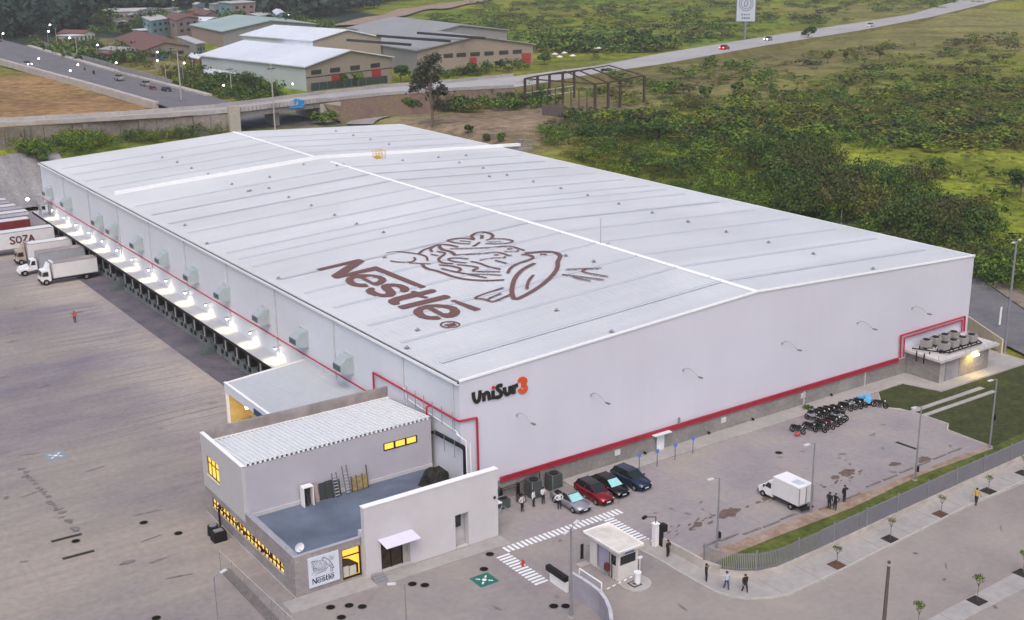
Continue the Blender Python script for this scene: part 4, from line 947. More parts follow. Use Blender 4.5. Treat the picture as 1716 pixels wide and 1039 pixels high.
P('louvre_window', MB().box(ax0+6.3, ax0+8.5, ay0+.05, ay0+.1, .9, 2.5), MATS['lilac_door'], an)
P('wall_lamp', MB().box(ax0+5.15, ax0+6.25, ay0-.85, ay0-.55, 2.62, 2.86), lamp_mat('sodium_glow', (1, .80, .30), 9), an)
ld = bpy.data.lights.new('pump_room_light', 'AREA'); ld.energy = 60; ld.color = (1, .66, .22); ld.size = 1.0; ld.size_y = .3; ld.shape = 'RECTANGLE'
lo = bpy.data.objects.new('pump_room_light', ld); C.objects.link(lo); lo.location = (ax0+5.7, ay0-.9, 2.55); lo.rotation_euler = (math.radians(20), 0, 0)
b = MB(); b.tube([(ax0-.2, -.9, 3.5), (ax0+1.2, -3.3, 3.45), (ax0+2, -4.5, 3.45), (ax0+8.4, -4.5, 3.45), (ax0+9, -3.2, 3.5)], .09, 5).tube([(ax0+.4, -3, 3.5), (ax0+.4, -3, 2.3)], .07, 5)
P('roof_pipe', b, M_dark, an)
P('wall_pipe', MB().tube([(ax0-.6, -1.9, 3.5), (ax0-.6, -1.9, 2.2)], .08, 5).tube([(ax0-.6, -3.0, 3.5), (ax0-.6, -3.0, 2.2)], .08, 5), M_dark, an)
P('support_rail', MB().box(ax0+1.6, ax0+8.6, -1.35, -1.2, 3.2, 3.6).box(ax0+1.6, ax0+8.6, -3.6, -3.45, 3.2, 3.6), M_dark, an)
cu = thing('condenser', 'x', 'air conditioner', (0, 0, 0), 0, 'condensers on the pump room roof')
MB().box(-.56, .56, -.5, .5, .35, 1.15).build('casing', mat('condenser_beige', (.30, .29, .28), .6, var=.06), cu)
MB().cyl((0, 0, 1.151), (0, 0, 1.24), .42, 14).build('fan_ring', M_dark, cu)
lg_ = MB()
for x in (-.55, .55):
    for y in (-.48, .48): lg_.box(x-.05, x+.05, y-.05, y+.05, 0, .35)
lg_.build('stand', M_dark, cu)
k = 0
for row, yy, nm in ((0, -1.45, 'rear row against the wall'), (1, -3.4, 'front row')):
    for i in range(4):
        p = (ax0+1.7+i*1.75+row*.8, yy, 3.2); lb = '%s condenser unit of the %s on the pump room roof' % (['leftmost', 'second', 'third', 'rightmost'][i], nm)
        if k == 0: cu.location = p; cu['label'] = lb
        else: dup(cu, p, 0, lb)
        k += 1
rw = MB().tube([(ax0-.5, -4.95, 3.2), (ax0-.5, -4.95, 3.75)], .03, 4)
for x in np.arange(ax0+4, ax1+1.2, .9): rw.cyl((x, ay0-.5, 3.2), (x, ay0-.5, 3.6), .025, 4)
rw.tube([(ax0+4, ay0-.5, 3.6), (ax1+1.15, ay0-.5, 3.6)], .025, 4); P('roof_rail', rw, M_galv, an)

# boundary wall beyond the pump room, yellow lamplight put into its colour
bw = MB().box(80.3, 80.5, -1.6, 160, 0, 1.9).build('boundary_wall', mat('painted_lamplight_wall', (.62, .52, .36), .8, var=.1, var2=.1)); tag(bw, 'low boundary wall with lamplight in its colour beyond the right end of the warehouse', 'wall')
wp = MB().box(78.6, 78.8, 1.2, 1.5, 2.0, 5.2).build('wall_banner', M_white); tag(wp, 'narrow white upright board on the boundary near the street', 'board')
wp.location = (2.5, -1.5, -1.0)

# ================================================================== BOUNDARY WALL WITH PALISADE
fc = thing('palisade_fence', 'grey palisade fence on a low curved concrete wall along the pavement', 'fence', (10.4, -15.6, 0))
path = [(10.4, -15.6), (10.5, -17.3), (10.62, -21.4), (11.05, -22.95), (12, -24.1), (13.4, -25.05), (15.2, -25.45), (20.5, -25.3), (29.6, -24.8), (42.5, -24.2), (52.6, -23.8), (98, -22.9)]
path = [Vector((*p, 0)) for p in path]
def resample(p, st):
    out = [p[0]]; acc = 0
    for a, b in zip(p[:-1], p[1:]):
        L = (b-a).length; t = st-acc
        while t <= L: out.append(a+(b-a)*(t/L)); t += st
        acc = L-(t-st)
    return out
M_fwall = mat('fence_wall_concrete', (.42, .385, .36), .85, var=.1, scale=1.2, var2=.1, scale2=.3)
M_pale = mat('palisade_grey', (.25, .25, .28), .5, metal=.2, var=.06)
M_palel = mat('palisade_light', (.55, .55, .60), .45, metal=.2, var=.06)
base = MB()
for a, b in zip(path[:-1], path[1:]):
    d = (b-a).normalized(); n = Vector((-d.y, d.x, 0))*.12
    q = [a-n-d*.03, b-n+d*.03, b+n+d*.03, a+n-d*.03]
    h0 = .95 if a.x < 10.8 and a.y > -23 else .62
    base.add(q+[p+Vector((0, 0, h0)) for p in q], [(0, 1, 5, 4), (1, 2, 6, 5), (2, 3, 7, 6), (3, 0, 4, 7), (4, 5, 6, 7)])
base.build('low_wall', M_fwall, fc, world=True)
pts = resample(path[2:], .155)
pale = MB().add([(-.035, -.012, 0), (.035, -.012, 0), (.035, .012, 0), (-.035, .012, 0), (-.035, -.012, 1.62), (.035, -.012, 1.62), (.035, .012, 1.62), (-.035, .012, 1.62), (0, 0, 1.74)],
                [(0, 1, 5, 4), (1, 2, 6, 5), (2, 3, 7, 6), (3, 0, 4, 7), (4, 5, 8), (5, 6, 8), (6, 7, 8), (7, 4, 8)])
po = None; rest = MB(); k = 0
for i, p in enumerate(pts[:-1]):
    d = pts[i+1]-p; ang = math.atan2(d.y, d.x)
    if k < 300 and p.x < 46 and i % 2 == 0 or p.x < 19.5:
        lp = p+Vector((0, 0, .62))-fc.location
        if po is None: po = pale.build('pale', M_pale, fc); po.location = lp; po.rotation_euler = (0, 0, ang)
        else: child(po, fc, lp, ang)
        k += 1
    else:
        R = Matrix.Rotation(ang, 3, 'Z'); rest.add([R @ v+p+Vector((0, 0, .62)) for v in pale.v], pale.f)
stuff(rest.build('pale', M_pale, fc, world=True))
fp = resample(path[2:], 4.6); pm = MB().box(-.06, .06, -.06, .06, 0, 1.9); p0 = None
for i, p in enumerate(fp):
    lp = p+Vector((0, 0, .62))-fc.location
    if p0 is None: p0 = pm.build('fence_post', M_pale, fc); p0.location = lp
    else: child(p0, fc, lp)
    if i+1 < len(fp):
        q = fp[i+1]
        d = (q-p).normalized(); n = Vector((-d.y, d.x, 0))*.05
        sub = [p]+[w_ for w_ in pts if 0 < (w_-p).dot(q-p)/(q-p).length_squared < 1 and (w_-p).length < 5][::5]+[q]
        for z in (.85, 2.12): MB().tube([w_+n+Vector((0, 0, z)) for w_ in sub], .025, 4).build('fence_rail', M_pale, fc, world=True)
# sheet panels behind the pales along the straight part, as in the place: tall solid mesh screens stepping along
for x0 in np.arange(20.6, 96, 5.6):
    y0_ = np.interp(x0, [20.5, 29.6, 42.5, 52.6, 98], [-25.3, -24.8, -24.2, -23.8, -22.9])+.09
    y1_ = np.interp(x0+5.5, [20.5, 29.6, 42.5, 52.6, 98], [-25.3, -24.8, -24.2, -23.8, -22.9])+.09
    MB().add([(x0, y0_, .66), (x0+5.5, y1_, .66), (x0+5.5, y1_, 2.25), (x0, y0_, 2.25), (x0, y0_+.03, .66), (x0+5.5, y1_+.03, .66), (x0+5.5, y1_+.03, 2.25), (x0, y0_+.03, 2.25)], [(0, 1, 2, 3), (7, 6, 5, 4), (3, 2, 6, 7), (0, 3, 7, 4), (1, 5, 6, 2)]).build('screen_panel', mat('screen_grey', (.27, .27, .31), .6, var=.08, scale=2), fc, world=True)

# gate post with camera, boom barrier, sliding gate, curved wall
gp = thing('gate_post', 'white square gate post with a black camera arm at the pavement end', 'gate post', (10.0, -15.9, 0))
MB().box(-.22, .22, -.22, .22, 0, 2.2).build('post', M_white, gp)
MB().box(-.27, .27, -.27, .27, 2.202, 2.32).build('cap', M_trim, gp)
MB().tube([(0, 0, 2.3), (0, 0, 2.9), (-.9, .4, 3.0)], .04, 5).rbox((-.95, .42, 2.85), (.5, .22, .22), .3).box(.3, .42, -.6, .1, .0, 2.3).box(.25, .6, -.9, -.3, 1.7, 2.35).build('camera_arm', M_dark, gp)
bb = G(1068, 979)
bo = thing('boom_barrier', 'white boom barrier with round housing and striped arm before the guard booth', 'barrier', bb)
MB().cyl((0, 0, 0), (0, 0, 1.05), .27, 12).cyl((0, 0, 1.05), (0, 0, 1.15), .33, 12).build('housing', M_white, bo)
e = G(1012, 990, .95)-bb; e.z = 0; u = e.normalized(); L = e.length
for i in range(12):
    MB().cyl(u*(L*i/12)+Vector((0, 0, .97)), u*(L*(i+1)/12)+Vector((0, 0, .97)), .05, 6).build('arm_segment', M_white if i % 2 == 0 else mat('arm_grey', (.3, .28, .3), .6), bo)
ped = thing('card_reader', 'thin white pole with small white head behind the boom barrier', 'card reader', G(1072, 962))
MB().cyl((0, 0, 0), (0, 0, 1.5), .035, 6).build('pole', M_white, ped); MB().box(-.2, .2, -.1, .1, 1.5, 1.65).build('head', M_white, ped)
isl = thing('booth_island', 'round grey kerbed island with square drain cover beside the booth', 'traffic island', (4.4, -19.8, .012))
MB().cyl((0, 0, 0), (0, 0, .12), 1.35, 26).build('kerb', M_kerb, isl)
MB().cyl((0, 0, .121), (0, 0, .125), 1.2, 26).build('paving', M_conc, isl)
MB().rbox((-.2, -.2, .13), (.9, .9, .02), .0).build('cover_frame', M_dark, isl); MB().rbox((-.2, -.2, .152), (.68, .68, .01), .0).build('cover', M_conc, isl)
MB().rbox((-.2, -.2, .165), (.3, .3, .01), .0).build('cover_lid', M_dark, isl)

# guard booth
gb = thing('guard_booth', 'small white guard booth with flat overhanging cream roof and dark windows', 'guard booth', (3.48, -18.7, 0))
gx0, gx1, gy0, gy1 = 3.48, 5.6, -18.7, -14.9
M_bth = mat('booth_white', (.60, .58, .57), .7, var=.04)
def Q(n, mb, m): return P(n, mb, m, gb)
b = MB()
b.box(gx0, gx1, gy0, gy0+.12, .1, 1.35).box(gx0, gx0+.22, gy0, gy0+.12, 1.35, 2.2).box(gx1-.22, gx1, gy0, gy0+.12, 1.35, 2.2).box(gx0, gx1, gy0, gy0+.12, 2.2, 2.85)
b.box(gx0, gx0+.12, gy0+.12, gy0+.3, .1, 2.85).box(gx0, gx0+.12, gy0+.3, gy0+1.0, .1, 1.25).box(gx0, gx0+.12, gy0+.3, gy0+1.0, 2.2, 2.85).box(gx0, gx0+.12, gy0+1.0, gy0+1.3, .1, 2.85)
b.box(gx0, gx0+.12, gy0+1.3, gy0+2.9, 2.3, 2.85).box(gx0, gx0+.12, gy0+2.9, gy1, .1, 2.85).box(gx1-.12, gx1, gy0+.12, gy1, .1, 2.85).box(gx0+.12, gx1-.12, gy1-.12, gy1, .1, 2.85)
Q('wall', b, M_bth); Q('plinth', MB().box(gx0-.1, gx1+.1, gy0-.1, gy1+.1, 0, .1), M_conc)
Q('front_window', MB().box(gx0+.22, gx1-.22, gy0+.05, gy0+.08, 1.35, 2.2), M_glassdk); Q('side_window', MB().box(gx0+.05, gx0+.08, gy0+.3, gy0+1.0, 1.25, 2.2), M_glassdk)
Q('door', MB().box(gx0+.2, gx0+.24, gy0+1.3, gy0+2.9, .1, 2.3), mat('lilac_booth_door', (.36, .34, .46), .6, var=.05))
rf_ = MB().box(3.0, 5.78, -19.25, -14.5, 2.86, 3.02); Q('roof', rf_, mat('booth_roof_cream', (.60, .575, .53), .8, var=.06, scale=1, var2=.14, scale2=.5))
Q('roof_rim', MB().box(3.0, 5.78, -19.25, -19.17, 3.02, 3.1).box(3.0, 5.78, -14.58, -14.5, 3.02, 3.1).box(3.0, 3.08, -19.17, -14.58, 3.02, 3.1).box(5.7, 5.78, -19.17, -14.58, 3.02, 3.1), M_trim)
bs = Q('sign_plate', MB().box(4.2, 5.15, gy0-.05, gy0-.004, 2.3, 2.62), mat('blue_sign', (.10, .15, .38), .5, var=.25, scale=8)); bs['label'] = 'small blue sign plate over the front window'
Q('red_box', MB().box(gx0-.35, gx0-.02, gy0+1.0, gy0+1.45, .6, 1.2), mat('dark_red_box', (.12, .03, .035), .6)); Q('wall_gear', MB().cyl((gx0-.1, gy0+1.05, .1), (gx0-.1, gy0+1.05, 2.3), .05, 6).cyl((gx0-.12, gy0+.7, .1), (gx0-.12, gy0+.7, 1.6), .06, 6), mat('gear_dark', (.07, .06, .07), .6))
Q('rear_panel', MB().box(gx0-.75, gx0-.45, gy1+.3, gy1+.36, .5, 1.9), M_dark); Q('rear_step', MB().box(gx0-1.2, gx0-.1, gy1-.2, gy1+.5, 0, .12), M_conc)

# curved entrance wall
cw = thing('curved_entrance_wall', 'curved lilac grey wall with mesh railing left of the guard booth', 'wall', (-1.1, -18.4, 0))
cp_ = [Vector((*p, 0)) for p in [(-1.05, -18.3), (-.95, -19.6), (-.95, -20.8), (-1.05, -22.0), (-1.45, -23.2), (-2.1, -24.5), (-3.0, -25.8), (-4.6, -27.3), (-6.6, -28.4)]]
b = MB(); t_ = MB()
for a, c in zip(cp_[:-1], cp_[1:]):
    d = (c-a).normalized(); n = Vector((-d.y, d.x, 0))*.1
    q = [a-n-d*.02, c-n+d*.02, c+n+d*.02, a+n-d*.02]
    b.add(q+[p+Vector((0, 0, 2.1)) for p in q], [(0, 1, 5, 4), (1, 2, 6, 5), (2, 3, 7, 6), (3, 0, 4, 7), (4, 5, 6, 7)])
    n2 = n*1.5; q = [a-n2-d*.02, c-n2+d*.02, c+n2+d*.02, a+n2-d*.02]
    t_.add([p+Vector((0, 0, 2.102)) for p in q]+[p+Vector((0, 0, 2.17)) for p in q], [(0, 1, 5, 4), (1, 2, 6, 5), (2, 3, 7, 6), (3, 0, 4, 7), (4, 5, 6, 7)])
b.build('wall', mat('lilac_entrance_wall', (.34, .325, .38), .8, var=.08, scale=1, var2=.1, scale2=.4), cw, world=True); t_.build('coping', mat('coping_pale', (.50, .49, .53), .6), cw, world=True)
sg2 = thing('sliding_gate', 'pale framed mesh sliding gate parked between curved wall and booth', 'gate', (.2, -17.2, 0))
a, c = G(971, 952.6, 2.3), G(1008, 977, 2.3); a.z = c.z = 0; o_ = sg2.location.copy()
fr = MB().tube([a+Vector((0, 0, .2)), a+Vector((0, 0, 2.3)), c+Vector((0, 0, 2.3)), c+Vector((0, 0, .2)), a+Vector((0, 0, .2))], .06, 6)
fr.build('frame', M_trim, sg2, world=True)
ms = MB()
for i in range(1, 30): p = a+(c-a)*(i/30); ms.box(p.x-.02, p.x+.02, p.y-.02, p.y+.02, .2, 2.3)
stuff(ms.build('bar', M_palel, sg2, world=True))
wl = thing('entrance_sign_wall', 'low white wall with black top strip beside the curved wall', 'low wall', (-1, -16.5, 0))
MB().box(-.12, .12, -1.15, 1.15, 0, 1.0).build('wall', M_white, wl)
MB().box(-.3, -.13, -1.15, 1.5, 1.0, 1.45).box(-.13, .12, -1.15, 1.5, 1.002, 1.45).build('top_strip', M_dark, wl)
bedp = thing('planting_bed', 'dark planted bed inside the curved entrance wall at the bottom', 'planting bed', (-3, -22, 0))
sheet('soil', [(-1.2, -4+.8), (1.7, -.6), (1.6, -1.6), (.9, -3.2), (-.2, -4.6), (-1.6, -5.6), (-4, -6.6), (-5, -4.4)], .03, mat('dark_bed_soil', (.03, .035, .015), .95, var=.3)).parent = bedp

# ================================================================== LAMP POLES
M_lhead = mat('lamp_head_white', (.62, .62, .64), .4)
def lamp_pole(h, two=False, label='', loc=(0, 0, 0), rz=0, r=.085, boxz=None, grp='tall grey lamp poles of the site'):
    t = thing('lamp_pole', label, 'lamp pole', loc, rz, grp)
    MB().cyl((0, 0, 0), (0, 0, h), r*1.25, 10, r*.75).build('pole', M_pole, t)
    MB().box(-.2, .2, -.2, .2, 0, .08).build('base_plate', M_conc, t)
    for sx_ in ((1, -1) if two else (1,)):
        MB().cyl((0, 0, h-.05), (sx_*.75, 0, h+.05), .04, 6).build('arm', M_pole, t)
        MB().rbox((sx_*.98, 0, h+.0), (.62, .26, .1)).build('lamp_head', M_lhead, t)
    if boxz: MB().box(-.32, -.1, -.14, .14, boxz, boxz+.55).build('switch_box', M_dark, t)
    return t
lamp_pole(6.9, 0, 'lamp pole nearest the gate post, rising from the soil strip', G(1201, 921), math.pi*.97, boxz=1.1)
lamp_pole(7.1, 0, 'lamp pole standing right behind the parked white box van', G(1358, 861), math.pi*.97)
lamp_pole(7.8, 0, 'lamp pole beside the long parking drain grate with a black switch box', G(1533, 805), math.pi*.97, boxz=.9)
lamp_pole(7.7, 0, 'lamp pole at the lawn corner near the right edge', G(1658, 752), math.pi*.97, boxz=3.2)
lamp_pole(7.8, 1, 'tall lamp pole beside the curved entrance wall at the bottom', G(957, 1034), .5, r=.1)
lamp_pole(14.6, 1, 'very tall twin headed lamp pole beyond the right warehouse corner', (80.2, -2.6, 0), .2, r=.15)
lamp_pole(5.2, 0, 'thin lamp pole on the forecourt in front of the office door', (-15.6, -16.7, 0), 2.6, r=.05)
lamp_pole(5.2, 0, 'thin lamp pole at the bottom left in the truck yard', (-26.9, -7.3, 0), .4, r=.05)
wpo = thing('wooden_pole', 'dark wooden utility pole standing in the access road', 'utility pole', (13.0, -38.2, 0))
MB().cyl((0, 0, 0), (0, 0, 7.45), .17, 9, .12).build('shaft', mat('weathered_wood', (.10, .08, .07), .9, var=.2, scale=5), wpo)
MB().cyl((0, 0, 7.1), (0, 0, 7.25), .19, 9).build('band', M_galv, wpo)
# blue accessible parking posts
bl = None
for i, q in enumerate([(1071, 789), (1101, 782), (1131, 771), (1161, 760)]):
    p = G(*q); lb = '%s blue parking sign post from the left before the gable wall' % ORD[i]
    if bl is None:
        bl = thing('sign_post', lb, 'sign post', p, 0, 'blue parking sign posts'); MB().cyl((0, 0, 0), (0, 0, 1.55), .04, 6).build('post', mat('post_blue', (.05, .07, .2), .5), bl)
        MB().box(-.22, .22, -.03, .03, 1.5, 1.9).build('sign_plate', mat('plate_blue', (.12, .2, .55), .5), bl)
    else: dup(bl, p, 0, lb)

# ================================================================== AIR CONDITIONERS by the wall
def ac_unit(loc, sx_, h, label):
    t = thing('air_conditioner', label, 'air conditioner', loc, 0, 'dark condensers against the gable base')
    MB().box(-sx_/2, sx_/2, -sx_/2, sx_/2, .08, h).build('casing', mat('condenser_green_grey', (.055, .065, .065), .5, var=.1), t)
    MB().cyl((0, 0, h+.001), (0, 0, h+.09), sx_*.36, 16).build('fan_ring', M_dark, t)
    g = MB()
    for k in range(7):
        z = .2+k*(h-.3)/7; g.box(-sx_/2-.02, sx_/2+.02, -sx_/2-.02, -sx_/2-.004, z, z+.03).box(-sx_/2-.02, -sx_/2-.004, -sx_/2, sx_/2, z, z+.03)
    g.build('louvre', mat('louvre_grey', (.11, .12, .12), .5), t)
    for x in (-1, 1): MB().box(x*sx_/2-.04*(x+1)/2-.02, x*sx_/2+.05, -sx_/2-.04, -sx_/2+.03, .08, h+.02).build('corner_post', mat('corner_grey', (.2, .22, .22), .5), t)
    return t
ac_unit((9.75, -1.25, 0), 1.25, 1.75, 'rightmost tall dark condenser against the gable base')
ac_unit((7.3, -1.3, 0), 1.25, 1.75, 'tall dark condenser behind the guards, left of the rightmost one')
ac_unit((3.6, -1.5, 0), 1.0, .95, 'low dark condenser close to the office end wall')
ac_unit((5.6, -1.6, 0), .7, .7, 'smallest dark condenser box on the ground between taller units')
pf = thing('pipe_rack', 'brown pipe rack fixed low along the gable block wall', 'pipe rack', (1, -.5, 0))
MB().tube([(.2, 0, 1.25), (5.2, 0, 1.45), (7.6, 0, 1.9), (7.6, 0, .6)], .08, 6).tube([(.2, 0, 1.0), (5.2, 0, 1.2)], .06, 6).build('pipe', mat('rack_brown', (.06, .05, .045), .7), pf)
for x in (1.0, 3.0, 5.0): MB().box(x-.05, x+.05, -.3, .2, 0, 1.5).build('leg', M_dark, pf)
MB().tube([(1.2, -.5, 1.1), (1.2, -.9, 1.1), (2.8, -.9, 1.1), (2.8, -.9, 0)], .05, 6).build('bracket', mat('bracket_grey', (.25, .24, .23), .6), pf)
# water tanks at the office left wall
for i, (q, h) in enumerate([((360, 897), .85), ((367, 905), .95)]):
    p = G(*q); t = thing('water_tank', ['black round water tank against the office side wall, rear one', 'black square water tank against the office side wall, front one'][i], 'water tank', p)
    if i == 0: MB().cyl((0, .3, 0), (0, .3, h), .55, 14, .5).build('tank', M_dark, t); MB().cyl((0, .3, h+.001), (0, .3, h+.06), .35, 12).build('lid', mat('tank_lid', (.2, .21, .23), .4), t)
    else: MB().box(-.6, .6, -.5, .5, 0, h).build('tank', M_dark, t); MB().box(-.4, .4, -.3, .3, h+.002, h+.05).build('lid', MATS['tank_lid'], t)
MB_ = MB().cyl((0, 0, 0), (0, 0, 1.9), .09, 6).build('vent_stack', M_dark); MB_.location = (-19.75, 10.4, 0); tag(MB_, 'thin black pipe against the office side wall by the tanks', 'pipe')

# ================================================================== TERRACE CLUTTER (y is 4.4 wall line)
ty = 4.25
cab = thing('old_cabinet', 'open white cabinet leaning against the terrace wall', 'cabinet', (-13.9, 3.75, 3.16))
MB().box(-.5, -.42, -.35, .35, 0, 1.9).box(.42, .5, -.35, .35, 0, 1.9).box(-.42, .42, -.35, .35, 1.82, 1.9).build('carcass', M_white, cab)
MB().box(-.42, .42, .25, .33, 0, 1.82).box(-.1, .1, -.2, .1, 0, .9).build('interior', mat('cabinet_dark', (.05, .035, .03), .8), cab)
bo_ = thing('wooden_board', 'pale pinkish board leaning beside the white cabinet', 'board', (-12.9, 3.8, 3.16)); MB().rbox((0, 0, 0), (.35, .06, 1.8), 0, -.25).rbox((-.35, .1, 0), (.3, .06, 1.75), 0, -.2).build('board', mat('pinkish_board', (.35, .27, .24), .8), bo_)
dp_ = thing('stacked_panel', 'stack of dark panels leaning on the terrace wall', 'panel stack', (-11.6, 3.95, 3.16))
for i in range(3): MB().rbox((-.5+i*.55, -.1*i, 0), (.9, .05, 1.55+.1*(i % 2)), 0, -.18).build('panel', mat('dark_green_panel', (.035, .04, .038), .7, var=.2), dp_)
for i, x in enumerate((-11.0, -9.9)):
    ld_ = thing('ladder', ['blue footed ladder leaning on the dark panels', 'grey ladder leaning between dark panels and yellow frame'][i], 'ladder', (x, 3.55, 3.16))
    R = Matrix.Rotation(-.28, 3, 'X')
    for s_ in (-.22, .22): MB().add([R @ v+Vector((s_, 0, 0)) for v in MB().box(-.04, .04, -.03, .03, 0, 2.3+.4*i).v], MB().box(0, 1, 0, 1, 0, 1).f).build('rail', mat('ladder_dark', (.12, .13, .16), .6), ld_)
    for k in range(7): MB().add([R @ v for v in MB().box(-.2, .2, -.03, .03, .2+k*.29, .26+k*.29).v], MB().box(0, 1, 0, 1, 0, 1).f).build('rung', M_palel, ld_)
yf = thing('yellow_frame', 'old yellowish crate frame leaning on the terrace wall', 'crate', (-8.6, 3.8, 3.16))
MB().rbox((0, 0, .1), (1.6, .08, 1.25), 0, -.15).build('slats', mat('ochre_wood', (.27, .21, .09), .8, var=.3, scale=4), yf)
for x in (-.8, -.3, .3, .82): MB().rbox((x, -.06, 0), (.08, .1, 1.5 if x < .8 else 2.2), 0, -.15).build('post', mat('brown_wood', (.10, .07, .05), .8), yf)
tp = thing('tarpaulin_heap', 'big black tarpaulin covered heap at the terrace corner', 'tarpaulin', (-2.3, .9, 3.16))
b = MB(); vs = []; fs = []
for j in range(7):
    ph = j/6*math.pi/2
    for i in range(16):
        t = 2*math.pi*i/16; k = 1+.18*math.sin(3*t+j)+.1*math.sin(5*t)
        vs.append((1.35*k*math.cos(t)*math.cos(ph)**.6, 1.25*k*math.sin(t)*math.cos(ph)**.6, 1.5*math.sin(ph)*(1+.08*math.sin(4*t))))
for j in range(6):
    for i in range(16): fs.append((j*16+i, j*16+(i+1) % 16, (j+1)*16+(i+1) % 16, (j+1)*16+i))
b.add(vs, fs).build('tarpaulin', mat('black_tarp', (.012, .011, .008), .8), tp)

# ================================================================== CARS
def loft(mb, secs, close=True):
    n = len(secs[0]); vs = [p for s_ in secs for p in s_]; fs = []
    for j in range(len(secs)-1):
        for i in range(n): fs.append((j*n+i, j*n+(i+1) % n, (j+1)*n+(i+1) % n, (j+1)*n+i))
    fs += [tuple(range(n-1, -1, -1)), tuple((len(secs)-1)*n+i for i in range(n))]
    return mb.add(vs, fs)
def car(label, loc, rz, col, rough=.3, suv=0, shade=None, roofc=None, met=.4):
    t = thing('parked_car', label, 'car', loc, rz, 'cars parked before the gable wall')
    nm = 'car_paint_'+label.split()[0]; m = mat(nm, col, rough, metal=met, var=.02, spec=.6)
    h = 1.44+.16*suv; bz = .92+.12*suv; Lh = 2.25
    def sec(x, w, zb, zt, tb=.93):
        return [(x, -w*.9, zb), (x, -w, zb+.18), (x, -w*1.0, zt-.22), (x, -w*tb, zt), (x, 0, zt+.03), (x, w*tb, zt), (x, w, zt-.22), (x, w, zb+.18), (x, w*.9, zb)]
    b = MB(); loft(b, [sec(-Lh, .70, .38, .80+.1*suv), sec(-Lh+.08, .80, .28, bz), sec(-1.6, .87, .22, bz+.03), sec(-.6, .89, .2, bz), sec(.6, .89, .2, bz-.01), sec(1.2, .88, .2, bz-.05), sec(1.75, .85, .22, bz-.16), sec(Lh-.1, .76, .3, bz-.27), sec(Lh, .62, .36, bz-.38)])
    b.build('body', m, t, smooth=True).data.polygons.foreach_set('use_smooth', [True]*0+[True]*len(t.children[0].data.polygons) if t.children else [])
    xr, xf = (-1.85, 1.2) if not suv else (-2.0, 1.15)
    g = MB()
    def cs(x, w0, z0, w1, z1): return [(x, -w0, z0), (x, -w1, z1), (x, w1, z1), (x, w0, z0)]
    loft(g, [cs(xr, .70, bz-.03, .66, bz), cs(xr+.55-.2*suv, .78, bz-.03, .6, h-.06), cs(-.4, .80, bz-.03, .62, h), cs(.25, .80, bz-.03, .60, h-.03), cs(xf, .76, bz-.08, .70, bz-.05)])
    g.build('windows', M_glassdk, t, smooth=False)
    rr = MB(); loft(rr, [[(xr+.55-.2*suv, -.6, h-.055), (xr+.55-.2*suv, -.55, h-.0), (xr+.55-.2*suv, .55, h-.0), (xr+.55-.2*suv, .6, h-.055)], [(-.4, -.63, h), (-.4, -.57, h+.04), (-.4, .57, h+.04), (-.4, .63, h)], [(.28, -.61, h-.035), (.28, -.56, h+.005), (.28, .56, h+.005), (.28, .61, h-.035)]])
    rr.build('roof', roofc or m, t)
    pl = MB()
    for s_ in (-1, 1):
        pl.cyl((.25, s_*.605, h-.03), (xf, s_*.715, bz-.06), .045, 5).cyl((-.45, s_*.625, h-.02), (-.5, s_*.8, bz), .04, 5).cyl((xr+.5-.2*suv, s_*.60, h-.06), (xr, s_*.69, bz), .06, 5)
    pl.build('pillar', m, t)
    if shade: MB().add([(.34, -.56, h-.07), (.34, .56, h-.07), (xf-.06, .66, bz+.02), (xf-.06, -.66, bz+.02), (.32, -.56, h-.09), (.32, .56, h-.09), (xf-.08, .66, bz-.0), (xf-.08, -.66, bz-.0)], [(0, 1, 2, 3), (7, 6, 5, 4)]).build('windscreen', shade, t)
    for x in (-1.4, 1.38):
        for s_ in (-1, 1):
            w_ = MB().cyl((x, s_*.70, .32), (x, s_*.9, .32), .32, 16).build('wheel', M_tyre, t); MB().cyl((x, s_*.895, .32), (x, s_*.915, .32), .19, 10).build('rim', M_rim, w_)
    for s_ in (-1, 1):
        MB().rbox((Lh-.2, s_*.56, bz-.42), (.28, .3, .14), -s_*.35).build('headlight', mat('headlight_clear', (.7, .72, .75), .15), t)
        MB().rbox((-Lh+.06, s_*.6, bz-.22), (.14, .26, .16)).build('tail_light', mat('tail_red', (.35, .01, .01), .3), t)
        MB().rbox((.82, s_*.98, bz-.02), (.16, .16, .12)).build('mirror', m, t)
    MB().box(Lh-.06, Lh+.015, -.36, .36, bz-.52, bz-.42).build('grille', M_dark, t); MB().box(Lh-.02, Lh+.02, -.22, .22, .4, .5).build('number_plate', M_white, t)
    MB().box(Lh-.2, Lh+.0, -.6, .6, .26, .38).build('bumper', M_dark, t)
    return t
M_shade = mat('pale_cyan_sunshade', (.30, .60, .60), .3, var=.08, scale=4)
PI = math.pi
car('silver sedan with pale cyan sunshade parked beside the guards', (8.95, -5.0, 0), -PI/2+.02, (.30, .30, .35), .3, 0, M_shade, mat('taupe_roof', (.19, .165, .16), .4))
car('red car with black roof parked second from the left', (11.75, -5.0, 0), -PI/2, (.22, .008, .02), .25, 1, None, mat('black_roof', (.01, .01, .011), .25))
car('black sedan with pale cyan sunshade parked third from left', (14.0, -4.6, 0), -PI/2, (.008, .008, .009), .25, 0, M_shade)
car('navy blue hatchback parked rightmost of the four cars', (16.6, -4.7, 0), -PI/2+.06, (.018, .032, .065), .25, 1)

